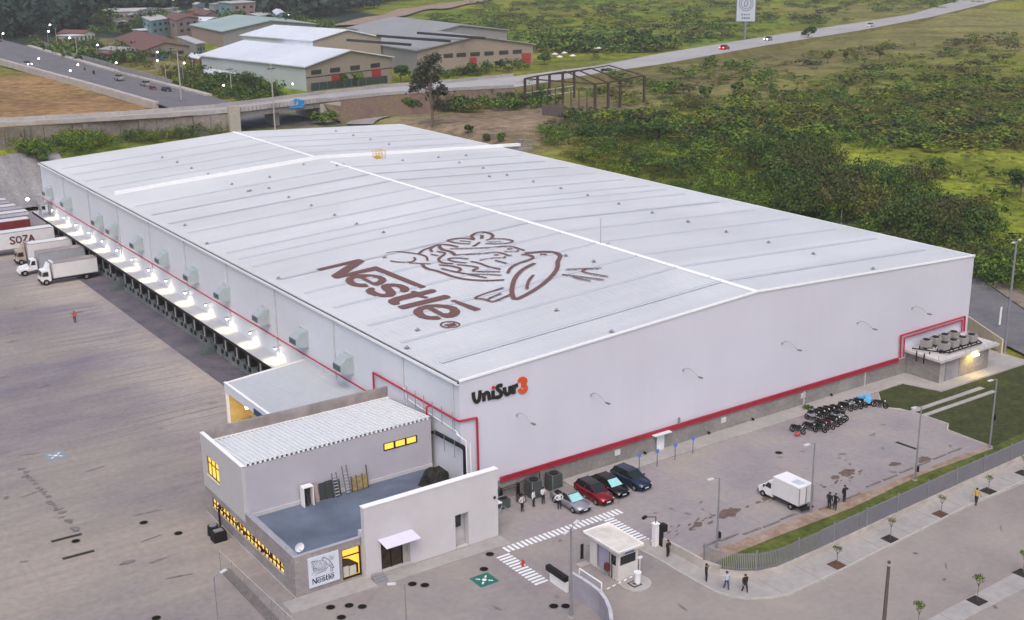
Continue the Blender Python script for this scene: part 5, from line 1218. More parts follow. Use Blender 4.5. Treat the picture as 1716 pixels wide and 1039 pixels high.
# ================================================================== TRUCKS
def wheel(par, x, y, r=.48, w=.28, side=-1):
    o = MB().cyl((x, y-w/2, r), (x, y+w/2, r), r, 16).build('wheel', M_tyre, par); MB().cyl((x, y+side*w/2, r), (x, y+side*(w/2+.02), r), r*.5, 10).build('rim', M_rim, o)
def box_truck(label, loc, rz, L, boxc, cabc, kind='cabover', W=2.35, H=3.3, roofc=None, sc=1):
    """cab at -x end, cargo rear at x=L"""
    t = thing('box_truck', label, 'truck', loc, rz, 'trucks docked at the warehouse')
    bx = MB().box(0, L, -W/2, W/2, 1.0, H).build('cargo_box', boxc, t)
    tr_ = MB()
    for y in (-W/2-.02, W/2-.04):
        tr_.box(-.02, L+.02, y, y+.06, H, H+.06).box(-.02, L+.02, y, y+.06, .95, 1.05)
    for x in (-.03, L-.03):
        for y in (-W/2-.02, W/2-.04): tr_.box(x, x+.06, y, y+.06, 1.05, H)
    tr_.box(-.02, .04, -W/2, W/2, H, H+.06).build('edge_trim', M_pole, t)
    MB().box(.03, L, -W/2+.05, W/2-.05, H+.001, H+.03).build('box_roof', roofc or boxc, t)
    MB().box(-1.2, L-.3, -.45, .45, .55, .98).build('chassis', M_dark, t)
    if kind == 'cabover':
        MB().extr([(-1.75, .55), (-1.8, 1.35), (-1.55, 2.3), (-1.4, 2.42), (-.3, 2.42), (-.25, .75), (-.6, .55)], -W/2+.12, W/2-.12).build('cab', cabc, t)
        MB().add([(-1.79, -.95, 1.45), (-1.79, .95, 1.45), (-1.60, .9, 2.2), (-1.60, -.9, 2.2)], [(0, 1, 2, 3)]).build('windscreen', M_glassdk, t)
        for s_ in (-1, 1): MB().add([(-1.55, s_*(W/2-.11), 1.45), (-.65, s_*(W/2-.11), 1.4), (-.65, s_*(W/2-.11), 2.15), (-1.42, s_*(W/2-.11), 2.15)], [(0, 1, 2, 3)]).build('side_window', M_glassdk, t)
        MB().box(-1.86, -1.7, -W/2+.1, W/2-.1, .42, .8).build('bumper', M_dark, t); MB().box(.0, .3, -.9, .9, H-.1, H+.28).extr([(-.9, 2.43), (-.35, 2.43), (-.3, H+.1), (-.4, H+.1)], -.9, .9).build('wind_deflector', cabc, t)
        fx = -1.1
    else:
        MB().extr([(-1.6, .9), (-1.5, 1.55), (-1.15, 2.4), (-.35, 2.45), (-.25, .8), (-1.6, .7)], -.95, .95).build('cab', cabc, t)
        MB().extr([(-3.0, .6), (-3.05, 1.15), (-2.9, 1.38), (-1.58, 1.6), (-1.58, .6)], -.72, .72).box(-3.0, -1.7, -1.05, -.73, .85, 1.15).box(-3.0, -1.7, .73, 1.05, .85, 1.15).build('bonnet', cabc, t)
        MB().add([(-1.52, -.85, 1.62), (-1.52, .85, 1.62), (-1.21, .8, 2.32), (-1.21, -.8, 2.32)], [(0, 1, 2, 3)]).build('windscreen', M_glassdk, t)
        for s_ in (-1, 1): MB().add([(-1.3, s_*.96, 1.6), (-.55, s_*.96, 1.55), (-.55, s_*.96, 2.25), (-1.05, s_*.96, 2.25)], [(0, 1, 2, 3)]).build('side_window', M_glassdk, t)
        MB().box(-3.15, -3.0, -1.05, 1.05, .45, .8).build('bumper', M_white, t); fx = -2.35
    for s_ in (-1, 1):
        wheel(t, fx, s_*(W/2-.18), side=s_); wheel(t, L-1.9, s_*(W/2-.2), side=s_, w=.5)
        MB().rbox((fx-.72 if kind == 'cabover' else -3.03, s_*.8, .8), (.12, .3, .2)).build('headlight', mat('headlight_clear', (.7, .72, .75), .15), t)
        MB().rbox((-1.65, s_*(W/2+.12), 1.6), (.08, .14, .5)).build('mirror', M_dark, t)
    MB().box(L-1.3, L-.9, -W/2+.05, W/2-.05, .5, .95).build('rear_guard', M_dark, t)
    return t
M_box = mat('white_cargo_box', (.66, .66, .67), .5, var=.04); M_boxg = mat('grey_cargo_box', (.33, .35, .38), .5, var=.05); M_taupe = mat('taupe_box_roof', (.28, .24, .25), .7, var=.12)
M_cabw = mat('white_cab', (.75, .76, .78), .35, var=.02)
box_truck('white box truck with flat cab docked nearest the camera', (-9.25, 106.5, 0), 0, 7.0, M_box, M_cabw, roofc=M_taupe)
box_truck('grey box truck with long white bonnet docked second', (-9.3, 114.4, 0), 0, 7.4, M_boxg, M_cabw, 'bonnet', H=3.4, roofc=M_taupe)
box_truck('white box truck with beige cab docked behind the grey one', (-9.2, 122.2, 0), 0, 7.4, M_box, mat('beige_cab', (.40, .34, .27), .5), H=3.3)
def trailer(label, loc, L, side, roofm, text=None, H=4.0):
    t = thing('semi_trailer', label, 'trailer', loc, 0, 'long trailers at the end of the yard')
    MB().box(-L, 0, -1.25, 1.25, 1.15, H).build('cargo_box', side, t)
    MB().box(-L+.05, -.05, -1.2, 1.2, H+.001, H+.05).build('box_roof', roofm, t)
    e = MB()
    for y in (-1.28, 1.22): e.box(-L, 0, y, y+.06, H-.02, H+.08).box(-L, 0, y, y+.06, 1.05, 1.2)
    e.build('edge_trim', M_pole, t)
    for x in (-1.6, -2.9):
        for s_ in (-1, 1): wheel(t, x, s_*1.0, side=s_, w=.5)
    MB().box(-L+2.5, -L+2.9, -.9, -.7, 0, 1.1).box(-L+2.5, -L+2.9, .7, .9, 0, 1.1).build('landing_leg', M_dark, t)
    MB().box(-L+.3, -.2, -.5, .5, .85, 1.1).build('chassis', M_dark, t)
    return t
tr1 = trailer('white long trailer lettered SOZA in dark red on its side', (-2.6, 130.2, 0), 15, M_box, M_box)
# SOZA lettering
sz = MB(); zz = 2.05; hh = 1.15; fnt = lambda u, v, h: (u, -1.28-h, v)
def tx(px): d = ray(px, 412); return (CAM+d*((128.95-CAM[1])/d[1]))[0]+2.6
x0 = tx(17); x1 = tx(60); lw = (x1-x0)/4
Lt = {'S': [[(1, .85), (.75, 1), (.25, 1), (.05, .75), (.5, .5), (.95, .25), (.75, 0), (.25, 0), (0, .15)]], 'O': [[(.5, 1), (.05, .8), (.05, .2), (.5, 0), (.95, .2), (.95, .8), (.5, 1)]], 'Z': [[(.05, 1), (.95, 1)], [(.95, 1), (.05, 0)], [(.05, 0), (.95, 0)]], 'A': [[(0, 0), (.5, 1)], [(.5, 1), (1, 0)], [(.2, .35), (.8, .35)]]}
kk = 0
for i, chh in enumerate('SOZA'):
    for s_ in Lt[chh]:
        ribbon([(x0+lw*(i+.04+.84*a), zz+hh*b_) for a, b_ in s_], .26, .02+.004*kk, fnt, 0, sz); kk += 1
o = sz.build('side_lettering', mat('maroon_letters', (.10, .015, .025), .6), tr1)
def corner(px, py, z): return G(px, py, z)
p = corner(55, 370, 4.0); trailer('dark red container trailer beyond the lettered white trailer', (p.x, 139.6, 0), 14, mat('dark_red_box_side', (.17, .012, .018), .6, var=.2, scale=1.5), mat('pale_trailer_roof', (.60, .56, .58), .6, var=.06))
names = ['grey trailer right behind the dark red container', 'white trailer, second row behind the red container', 'grey trailer in the middle of the far trailer row', 'white trailer fourth behind the red container', 'grey trailer second from the far end of the row', 'white trailer farthest along the yard by the slope']
for i, (nm, (px, py)) in enumerate(zip(names, [(44, 357), (49, 355), (37, 347), (23, 341), (11, 335), (4, 330)])):
    p = corner(px, py, 3.9); trailer(nm, (min(p.x, 1.5+i*.3), 143.6+i*3.35, 0), 13.5, M_box if i % 2 else M_boxg, MATS['pale_trailer_roof'] if i % 2 else M_boxg, H=3.9)

# white box van in the parking lot
vn = thing('box_van', 'small white box van with rear doors parked on the lot', 'van', (25.9, -17.1, 0), math.atan2(-3.0, -.2))
vn.location = (25.85, -15.2, 0); vn.rotation_euler = (0, 0, PI/2+PI)
# local: nose at -x, tail +x
V = lambda n, mb, m, **k: mb.build(n, m, vn, **k)
V('cargo_box', MB().box(.3, 3.6, -.95, .95, .75, 2.55), M_box); V('box_roof', MB().box(.32, 3.58, -.93, .93, 2.552, 2.6), M_white)
V('cab', MB().extr([(-1.55, .4), (-1.6, .95), (-.95, 1.2), (-.35, 1.9), (.28, 1.98), (.28, .4)], -.85, .85), M_cabw)
V('windscreen', MB().add([(-.97, -.75, 1.24), (-.97, .75, 1.24), (-.42, .7, 1.87), (-.42, -.7, 1.87)], [(0, 1, 2, 3)]), M_glassdk)
for s_ in (-1, 1):
    V('side_window', MB().add([(-.75, s_*.86, 1.2), (.05, s_*.86, 1.15), (.05, s_*.86, 1.7), (-.35, s_*.86, 1.72)], [(0, 1, 2, 3)]), M_glassdk)
    wheel(vn, -.95, s_*.78, .33, .22, s_); wheel(vn, 2.6, s_*.76, .33, .3, s_)
    V('headlight', MB().rbox((-1.52, s_*.65, .8), (.14, .24, .16)), mat('headlight_clear', (.7, .72, .75), .15)); V('mirror', MB().rbox((-.75, s_*1.0, 1.15), (.08, .18, .24)), M_dark)
V('bumper', MB().box(-1.68, -1.5, -.85, .85, .35, .6), M_dark); V('rear_frame', MB().box(3.61, 3.66, -.95, .95, .75, .85).box(3.61, 3.66, -.95, -.87, .85, 2.5).box(3.61, 3.66, .87, .95, .85, 2.5).box(3.61, 3.66, -.04, .04, .85, 2.5), M_pole)
V('chassis', MB().box(-1.2, 3.5, -.4, .4, .35, .74), M_dark); V('roof_hatch', MB().box(2.2, 3.2, -.5, .3, 2.601, 2.66), mat('hatch_grey', (.5, .55, .6), .5)); V('rear_step', MB().box(3.66, 3.95, -.8, .8, .35, .42), M_dark)

# ================================================================== MOTORCYCLES
M_moto = mat('moto_black', (.012, .012, .012), .4, var=.2); M_chrome = mat('chrome', (.5, .5, .5), .2, metal=1, var=.05)
def moto(paint):
    t = thing('motorcycle', 'x', 'motorcycle', (0, 0, 0), 0, 'motorcycles parked on the lot')
    for x in (-.65, .65):
        vs = []; fs = []; R_, r_ = .27, .065
        for i in range(14):
            a = 2*PI*i/14
            for j in range(6): b_ = 2*PI*j/6; vs.append((x+(R_+r_*math.cos(b_))*math.cos(a), r_*math.sin(b_), .33+(R_+r_*math.cos(b_))*math.sin(a)))
        for i in range(14):
            for j in range(6): fs.append((i*6+j, ((i+1) % 14)*6+j, ((i+1) % 14)*6+(j+1) % 6, i*6+(j+1) % 6))
        w_ = MB().add(vs, fs).cyl((x, -.05, .33), (x, .05, .33), .1, 8).build('wheel', M_tyre, t)
    b = MB(); loft(b, [[(x, -w_, z0), (x, -w_*.8, z1), (x, w_*.8, z1), (x, w_, z0)] for x, w_, z0, z1 in ((-.85, .05, .78, .84), (-.45, .13, .66, .82), (-.1, .15, .55, .80), (.12, .17, .6, .98), (.38, .12, .66, .95), (.48, .05, .72, .88))]); b.build('tank_and_tail', paint, t)
    MB().rbox((-.3, 0, .82), (.62, .24, .08)).build('seat', M_dark, t)
    MB().rbox((.02, 0, .28), (.45, .3, .34)).build('engine', mat('engine_grey', (.05, .05, .05), .5), t)
    MB().cyl((.65, .09, .33), (.42, .09, 1.0), .03, 5).cyl((.65, -.09, .33), (.42, -.09, 1.0), .03, 5).build('fork', M_chrome, t)
    MB().tube([(.3, -.36, 1.05), (.42, -.1, 1.02), (.42, .1, 1.02), (.3, .36, 1.05)], .025, 5).cyl((.36, .3, 1.05), (.36, .36, 1.25), .015, 4).cyl((.36, -.3, 1.05), (.36, -.36, 1.25), .015, 4).build('handlebar', M_dark, t)
    MB().sphere((.55, 0, .88), .1, 8, 5).build('headlight', M_chrome, t)
    MB().cyl((0, .16, .3), (-.75, .2, .42), .05, 6).build('exhaust', M_chrome, t); MB().rbox((.66, 0, .62), (.5, .13, .03)).build('mudguard', paint, t); MB().rbox((-.7, 0, .64), (.4, .15, .03)).build('mudguard', paint, t)
    return t
mk = moto(M_moto); mr = moto(mat('moto_darkred', (.12, .012, .02), .4)); mw = moto(mat('moto_silver', (.35, .36, .38), .3))
front = [(39.3, -5.4), (40.9, -5.7), (41.6, -6.4), (42.3, -6.1), (43.0, -6.3), (43.9, -6.1), (44.6, -5.9), (45.4, -5.7), (46.1, -5.5)]
back = [(43.2, -3.9), (43.9, -3.6), (44.7, -3.7), (45.5, -3.6), (46.3, -3.7), (47.2, -3.9), (48.6, -3.9), (49.4, -3.9), (50.1, -4.1), (50.9, -4.1)]
first = {id(mk): 1, id(mr): 1, id(mw): 1}
def place(src, p, rz, lb):
    if first[id(src)]: first[id(src)] = 0; src.location = (*p, .01); src.rotation_euler = (0, 0, rz); src['label'] = lb; return src
    return dup(src, (*p, .01), rz, lb)
for i, p in enumerate(front):
    src = mr if i == 4 else (mw if i == 7 else mk); c_ = 'dark red' if src is mr else ('silver' if src is mw else 'black')
    place(src, p, -PI/2+.22+random.uniform(-.12, .12), '%s motorcycle, %s from the left in the front row' % (c_, ORD[i]))
for i, p in enumerate(back):
    src = mw if i in (0, 7) else mk; c_ = 'silver' if src is mw else 'black'
    place(src, p, -PI/2+.22+random.uniform(-.12, .12), '%s motorcycle, %s from the left in the row by the pavement' % (c_, ORD[i]))
place(mk, (52.3, -5.7), -PI/2+.5, 'black motorcycle parked alone at the lawn corner, rightmost')
tpl = thing('tarpaulin', 'bright blue tarpaulin thrown over a motorcycle at the row end', 'tarpaulin', (51.7, -3.9, .01), -PI/2+.3)
b = MB(); loft(b, [[(x, -w_, .35), (x, -w_*.7, z), (x, w_*.7, z), (x, w_, .35)] for x, w_, z in ((-1.0, .2, .6), (-.6, .42, .95), (0, .5, 1.05), (.45, .55, 1.3), (.9, .25, .8))]); b.build('sheet', mat('blue_tarp', (.12, .42, .75), .5, var=.15, scale=4), tpl)
MB().cyl((.65, -.05, .33), (.65, .05, .33), .32, 12).build('covered_wheel', M_tyre, tpl)
rc_ = thing('red_bag', 'small red bag on the ground by the first motorcycle', 'bag', (38.75, -5.9, .01)); b = MB(); b.sphere((0, 0, .22), .35, 8, 5, (1, .8, .65)).build('bag', mat('red_cloth', (.45, .06, .06), .8), rc_)
mcp = thing('potted_plant', 'low dark plant in a dish on the pavement by the wall box', 'plant', (45.2, -1.3, .13))

# ================================================================== PEOPLE
SKIN = mat('skin', (.32, .18, .12), .6, var=.05); HAIR = mat('black_hair', (.01, .008, .007), .8); NAVY = mat('dark_trousers', (.012, .013, .018), .8, var=.1); BLK = mat('black_jacket', (.012, .012, .013), .8, var=.1)
WSH = mat('white_shirt', (.62, .63, .66), .8, var=.04); PSH = mat('pink_white_shirt', (.60, .48, .52), .8, var=.04); YEL = mat('yellow_shirt', (.55, .33, .05), .8); REDS = mat('red_shirt', (.50, .05, .05), .8); LTB = mat('pale_sweater', (.45, .5, .55), .8); SHOE = mat('black_shoe', (.01, .01, .01), .5); JEAN = mat('blue_jeans', (.03, .05, .1), .8)
BODY = {}
def body_mesh(pose):
    if pose in BODY: return BODY[pose]
    J = {'pel': (0, 0, .95), 'wai': (0, 0, 1.08), 'che': (0, .0, 1.30), 'nk0': (0, .0, 1.46), 'nk': (.01, 0, 1.52), 'hd': (.03, 0, 1.60), 'hd2': (.02, 0, 1.70)}
    Rr = {'pel': .135, 'wai': .12, 'che': .15, 'nk0': .085, 'nk': .055, 'hd': .088, 'hd2': .075}
    E = [('pel', 'wai'), ('wai', 'che'), ('che', 'nk0'), ('nk0', 'nk'), ('nk', 'hd'), ('hd', 'hd2')]
    def limb(s_, pts, rad, root, tag_):
        prev = root
        for i, (p, r) in enumerate(zip(pts, rad)):
            k = tag_+str(s_)+str(i); J[k] = p; Rr[k] = r; E.append((prev, k)); prev = k
    for s_ in (-1, 1):
        st = .16*s_ if pose == 'walk' else 0
        limb(s_, [(0, s_*.09, .88), (st*.5+.02, s_*.1, .48), (st*1.2-.03*(pose == 'walk'), s_*.1, .09), (st*1.2+.14, s_*.12, .04)], [.095, .058, .042, .04], 'pel', 'leg')
        if pose == 'hips': arm = [(0, s_*.19, 1.42), (-.06, s_*.38, 1.18), (.10, s_*.20, 1.02), (.14, s_*.14, 1.0)]
        elif pose == 'cross': arm = [(0, s_*.19, 1.42), (.04, s_*.27, 1.15), (.2, s_*.02, 1.2), (.2, -s_*.08, 1.22)]
        elif pose == 'phone' and s_ == 1: arm = [(0, s_*.19, 1.42), (.05, s_*.3, 1.16), (.2, s_*.16, 1.4), (.17, s_*.12, 1.5)]
        else: arm = [(0, s_*.19, 1.42), (-.02-st*.4, s_*.25, 1.14), (.05-st, s_*.27, .90), (.08-st, s_*.26, .80)]
        limb(s_, arm, [.062, .046, .034, .036], 'nk0', 'arm')
    names_ = list(J); me = bpy.data.meshes.new('body'); me.from_pydata([J[n_] for n_ in names_], [(names_.index(a), names_.index(b_)) for a, b_ in E], [])
    o = bpy.data.objects.new('tmp', me); C.objects.link(o); md = o.modifiers.new('s', 'SKIN'); md.branch_smoothing = .5
    for i, n_ in enumerate(names_): me.skin_vertices[0].data[i].radius = (Rr[n_], Rr[n_]*(1.25 if n_ in ('che', 'wai', 'pel') else 1)); me.skin_vertices[0].data[i].use_root = (i == 0)
    o.modifiers.new('u', 'SUBSURF').levels = 1; o.modifiers['u'].render_levels = 1
    dg = bpy.context.evaluated_depsgraph_get(); m2 = bpy.data.meshes.new_from_object(o.evaluated_get(dg)); bpy.data.objects.remove(o)
    BODY[pose] = m2; return m2
NP = [0]
def person(label, q, face, pose, top, bot, sl_=True, loc=None):
    p = loc or G(*q); t = thing('person', label, 'person', p, face)
    m = body_mesh(pose).copy(); m.materials.clear()
    for k in (bot, top, SKIN, SHOE): m.materials.append(k)
    for f in m.polygons:
        z = f.center.z; r = math.hypot(f.center.x, f.center.y)
        arm = abs(f.center.y) > .2 or (f.center.x > .12 and .75 < z < 1.55)
        mi = 0
        if z > 1.5: mi = 2
        elif z > .98: mi = 1
        if arm and z > .7: mi = 1
        if arm and (z < .93 or (pose != 'idle' and f.center.x > .16 and z < 1.3)) and z > .7: mi = 2
        if z < .1: mi = 3
        f.material_index = mi; f.use_smooth = True
    o = bpy.data.objects.new('body', m); C.objects.link(o); o.parent = t; t.scale = (1.22, 1.22, 1.0)
    MB().sphere((.0, 0, 1.665), .102, 8, 5, (1.02, .95, .85)).build('hair', HAIR, t)
    MB().box(.1, .135, -.012, .012, 1.60, 1.635).build('nose', SKIN, t)
    return t
person('guard in a pinkish shirt standing leftmost of the four', (875, 857), -1.2, 'hips', PSH, NAVY)
person('guard in a white shirt second from the left, hands low', (894, 849), -1.0, 'idle', WSH, NAVY)
person('guard in a white shirt standing before the tall condenser', (910, 844), -1.4, 'cross', WSH, NAVY)
person('guard in a white shirt standing beside the silver sedan', (937, 853), -1.7, 'hips', WSH, NAVY)
person('man in black standing at the curved wall, left of three', (1183, 976), -.6, 'phone', BLK, NAVY)
person('man with pale sweater and jeans striding on the pavement corner', (1217, 989), -1.9, 'walk', LTB, JEAN)
person('man in black walking nearest the pavement kerb', (1248, 994), -1.7, 'walk', BLK, NAVY)
person('left man in black of the pair talking behind the van', (1389, 853), 0, 'idle', BLK, NAVY)
person('right man in black of the pair talking behind the van', (1399, 855), PI, 'hips', BLK, NAVY)
person('man in black standing alone with hand raised to his face', (1414, 841), -1.5, 'phone', BLK, NAVY)
person('man in a yellow shirt walking on the roadside pavement', (1635, 846), .1, 'walk', YEL, NAVY)
person('man in a red shirt crossing the empty truck yard', (126, 541), -2.0, 'walk', REDS, NAVY)
person('man in black leaning beside the white gate post', (1119, 935), -1.3, 'cross', BLK, NAVY)
# small red cone / hydrant on the hatch
hy = thing('red_hydrant', 'small red hydrant standing on the hatched marking', 'hydrant', G(876, 949)); MB().cyl((0, 0, 0), (0, 0, .5), .11, 8).sphere((0, 0, .52), .13, 8, 4).cyl((-.22, 0, .36), (.22, 0, .36), .06, 6).build('body', mat('hydrant_red', (.5, .02, .03), .4), hy)
bk = thing('folded_trestle', 'folded metal trestle lying on the ground by the office corner', 'trestle', G(845, 857)); MB().tube([(-.5, 0, .05), (0, .4, .5), (.5, 0, .05), (0, -.4, .5), (-.5, 0, .05)], .03, 4).build('frame', M_galv, bk)
# chain link fence, bottom left of the office
cl_ = thing('chain_link_fence', 'thin chain link fence with white top rail left of the office', 'fence', (-22.6, -4, 0))
A, B_ = Vector((-22.85, 2.5, 0)), Vector((-22.2, -20, 0)); f_ = MB(); n = 9
for i in range(n+1): p = A+(B_-A)*(i/n); MB().cyl(p, p+Vector((0, 0, 2.0)), .025, 6).build('fence_post', M_pale, cl_, world=True)
MB().cyl(A+Vector((0, 0, 2)), B_+Vector((0, 0, 2)), .022, 6).build('top_rail', M_palel, cl_, world=True)
wm = MB(); L = (B_-A).length
for i in range(0, int(L/.3), 2):
    for s_ in (1, -1):
        p = A+(B_-A)*(i*.3/L); q = p+(B_-A).normalized()*(1.9*s_)
        if 0 <= (q-A).dot(B_-A)/L <= L: wm.cyl(p+Vector((0, 0, .05)), q+Vector((0, 0, 1.95)), .006, 3, caps=False)
stuff(wm.build('wire_mesh', mat('wire_grey', (.22, .21, .21), .6), cl_, world=True))
sb = MB().box(-22.9, -22.1, -20, 2.5, .004, .09).build('fence_strip', mat('dark_fence_strip', (.15, .135, .13), .9, var=.2)); struct(sb)  # low dark strip along the foot of the fence

# ================================================================== FOLIAGE
def leaf_cloud(n, lumps, size, seed=0, flat=.35):
    r = np.random.default_rng(seed); V_ = []; tot = sum(l[3] for l in lumps)
    cs = np.array([l[:3] for l in lumps]); rs = np.array([l[3] for l in lumps]); zs = np.array([l[4] if len(l) > 4 else .75 for l in lumps])
    k = r.choice(len(lumps), n, p=rs**2/np.sum(rs**2))
    d = r.normal(size=(n, 3)); d /= np.linalg.norm(d, axis=1)[:, None]; d[:, 2] = np.where(d[:, 2] < -.4, -d[:, 2], d[:, 2])
    rad = rs[k]*(r.random(n)**.45)*(1+.15*r.normal(size=n)); p = cs[k]+d*rad[:, None]*np.stack([np.ones(n), np.ones(n), zs[k]], 1)
    nn = d+flat*r.normal(size=(n, 3)); nn[:, 2] += .35; nn /= np.linalg.norm(nn, axis=1)[:, None]
    a = np.cross(nn, r.normal(size=(n, 3))); a /= np.linalg.norm(a, axis=1)[:, None]; b = np.cross(nn, a)
    s_ = size*(.6+.8*r.random(n))[:, None]; t_ = s_*(.5+.5*r.random(n))[:, None]
    return np.stack([p-a*s_, p-b*t_*.9, p+a*s_, p+b*t_], 1)     # n,4,3
def quads_obj(name, Q_, m, parent=None, midx=None):
    n = len(Q_); me = bpy.data.meshes.new(name); me.vertices.add(n*4); me.vertices.foreach_set('co', Q_.reshape(-1).astype(np.float32))
    me.loops.add(n*4); me.loops.foreach_set('vertex_index', np.arange(n*4, dtype=np.int32)); me.polygons.add(n); me.polygons.foreach_set('loop_start', np.arange(n, dtype=np.int32)*4); me.polygons.foreach_set('loop_total', np.full(n, 4, dtype=np.int32))
    me.update(calc_edges=True)
    for k in (m if isinstance(m, list) else [m]): me.materials.append(k)
    if midx is not None: me.polygons.foreach_set('material_index', midx.astype(np.int32))
    o = bpy.data.objects.new(name, me); C.objects.link(o)
    if parent: o.parent = parent
    return o
F_dark = foliage('dark_foliage', (0.0120, 0.0293, 0.0055), (0.0640, 0.1214, 0.0137)); F_mid = foliage('mid_foliage', (0.0281, 0.0586, 0.0068), (0.1301, 0.2198, 0.0163)); F_olive = foliage('olive_foliage', (0.0462, 0.0515, 0.0084), (0.1617, 0.1610, 0.0231)); F_br = foliage('brownish_foliage', (0.0308, 0.0322, 0.0075), (0.0935, 0.0897, 0.0240)); F_yg = foliage('yellow_green_foliage', (0.0554, 0.0841, 0.0057), (0.2079, 0.2681, 0.0132)); F_far = foliage('far_forest_foliage', (0.0084, 0.0196, 0.0140), (0.0308, 0.0532, 0.0336), .02)
BARK = mat('bark_grey', (.13, .10, .08), .9, var=.2, scale=4)
def lumps(h, w_, n, seed):
    r = np.random.default_rng(seed); L = [(0, 0, h*.62, w_*.3)]
    for i in range(n): a = r.random()*2*PI; q = w_*.32*(.4+.8*r.random()); L.append((q*math.cos(a), q*math.sin(a), h*(.42+.42*r.random()), w_*(.14+.14*r.random())))
    return L
def limbs(mb, h, w_, n, seed, r0):
    r = np.random.default_rng(seed); mb.cyl((0, 0, 0), (.05*h*r.normal()*.3, .02*h, h*.45), r0, 8, r0*.65)
    for i in range(n):
        a = 2*PI*i/n+r.random(); z0 = h*(.25+.2*r.random()); mid = Vector((w_*.13*math.cos(a), w_*.13*math.sin(a), z0+h*.15)); e = Vector((w_*.3*math.cos(a), w_*.3*math.sin(a), h*(.55+.25*r.random())))
        mb.cyl((0, 0, z0), mid, r0*.5, 6, r0*.35); mb.cyl(mid, e, r0*.35, 5, r0*.1)
# young street trees with pits
YT = [((1402, 949), 1.9, 'first', F_dark), ((1491.6, 905.5), 2.2, 'second', F_olive), ((1576.7, 864), 2.0, 'third', F_mid), ((1656, 825), 1.7, 'fourth', F_mid), ((1715, 795), 2.0, 'fifth', F_mid), ((1637, 1009), 2.5, 'a', F_mid), ((1714, 963), 2.2, 'b', F_mid), ((1537, 1062), 2.9, 'c', F_mid)]
for i, (q, h, nm, fo) in enumerate(YT):
    p = G(*q); lab = ('%s young street tree from the curved fence, on the fence side pavement' % nm) if i < 5 else ['young leafy tree in a dark pit on the far pavement, alone in view', 'young tree on the far pavement cut by the right edge', 'young tree rising into view from the bottom edge'][i-5]
    pit = thing('tree_pit', ('square soil pit under the %s street tree from the fence curve' % nm if i < 5 else ['dark square soil pit alone on the far pavement', 'dark soil pit cut by the right edge', 'soil pit below the bottom picture edge'][i-5]), 'tree pit', (p.x, p.y, .131)); MB().box(-.62, .62, -.62, .62, 0, .008).build('soil', mat('pit_soil_red' if i in (0, 2) else 'pit_soil_dark', (.10, .045, .03) if i in (0, 2) else (.022, .018, .014), .95, var=.2), pit)
    t = thing('young_tree', lab, 'tree', (p.x, p.y, .14)); b = MB(); b.cyl((0, 0, 0), (.03, .02, h*.6), .03, 6, .02)
    for k in range(5): a = k*1.3; b.cyl((.03, .02, h*.5), (.35*math.cos(a), .35*math.sin(a), h*.85), .012, 4)
    b.build('trunk', BARK, t); quads_obj('crown', leaf_cloud(230 if i >= 5 else 110, [(.0, 0, h*.8, .45), (.25, .1, h*.72, .3), (-.2, .15, h*.86, .28)], .06 if i < 5 else .07, i), fo, t)
b_ = MB()
quads_obj('foliage', leaf_cloud(160, [(0, 0, .25, .5, .5), (.5, -.2, .15, .35, .4)], .1, 5), F_dark, mcp)
# planting in the dark bed
quads_obj('ground_plants', leaf_cloud(1500, [(-2.4+2*math.cos(k), -4.4+1.3*math.sin(k), .1, .8, .35) for k in range(7)], .1, 8), F_dark, bedp)

# ================================================================== RIGHT STREET AND LAND
def drape(name, A_, B_, lift, m, n=40, across=3, kind='structure'):
    """ribbon between two world polylines, laid on the terrain"""
    def rs(p, n):
        p = [Vector((q[0], q[1], q[2] if len(q) > 2 else 0)) for q in p]; d = [0]
        for a, b in zip(p[:-1], p[1:]): d.append(d[-1]+(b-a).length)
        out = []
        for i in range(n+1):
            t = d[-1]*i/n
            for k in range(len(d)-1):
                if t <= d[k+1]+1e-6: f = (t-d[k])/max(1e-6, d[k+1]-d[k]); out.append(p[k].lerp(p[k+1], f)); break
        return out
    a, b = rs(A_, n), rs(B_, n); vs = []; fs = []
    for i in range(n+1):
        for j in range(across+1):
            q = a[i].lerp(b[i], j/across); z = q.z if lift is None else max(0, height(q.x, q.y))+lift
            vs.append((q.x, q.y, z))
    for i in range(n):
        for j in range(across): k = i*(across+1)+j; fs.append((k, k+1, k+across+2, k+across+1))
    o = mesh_obj(name, vs, fs, m)
    bm = bmesh.new(); bm.from_mesh(o.data); bmesh.ops.recalc_face_normals(bm, faces=bm.faces)
    if sum(f.normal.z for f in bm.faces) < 0: bmesh.ops.reverse_faces(bm, faces=bm.faces)
    bm.to_mesh(o.data); bm.free()
    if kind: o['kind'] = kind
    return o
drape('street', [(78, -60), (80.8, -5), (85.5, 6), (98, 28), (118, 62), (150, 120)], [(92, -60), (92, -6), (98, 6.5), (107, 20), (128, 55), (161, 115)], .25, M_asph)
drape('street_verge', [(92.2, -60), (92.2, -6), (98.2, 6.5), (107.2, 20), (128.2, 55)], [(96, -60), (96, -7), (101.5, 5), (110, 18), (131, 53)], .3, tint('verge_soil', [(.3, (.16, .13, .10)), (.6, (.25, .21, .17)), (.75, (.10, .11, .04))], .5, fine=.2))
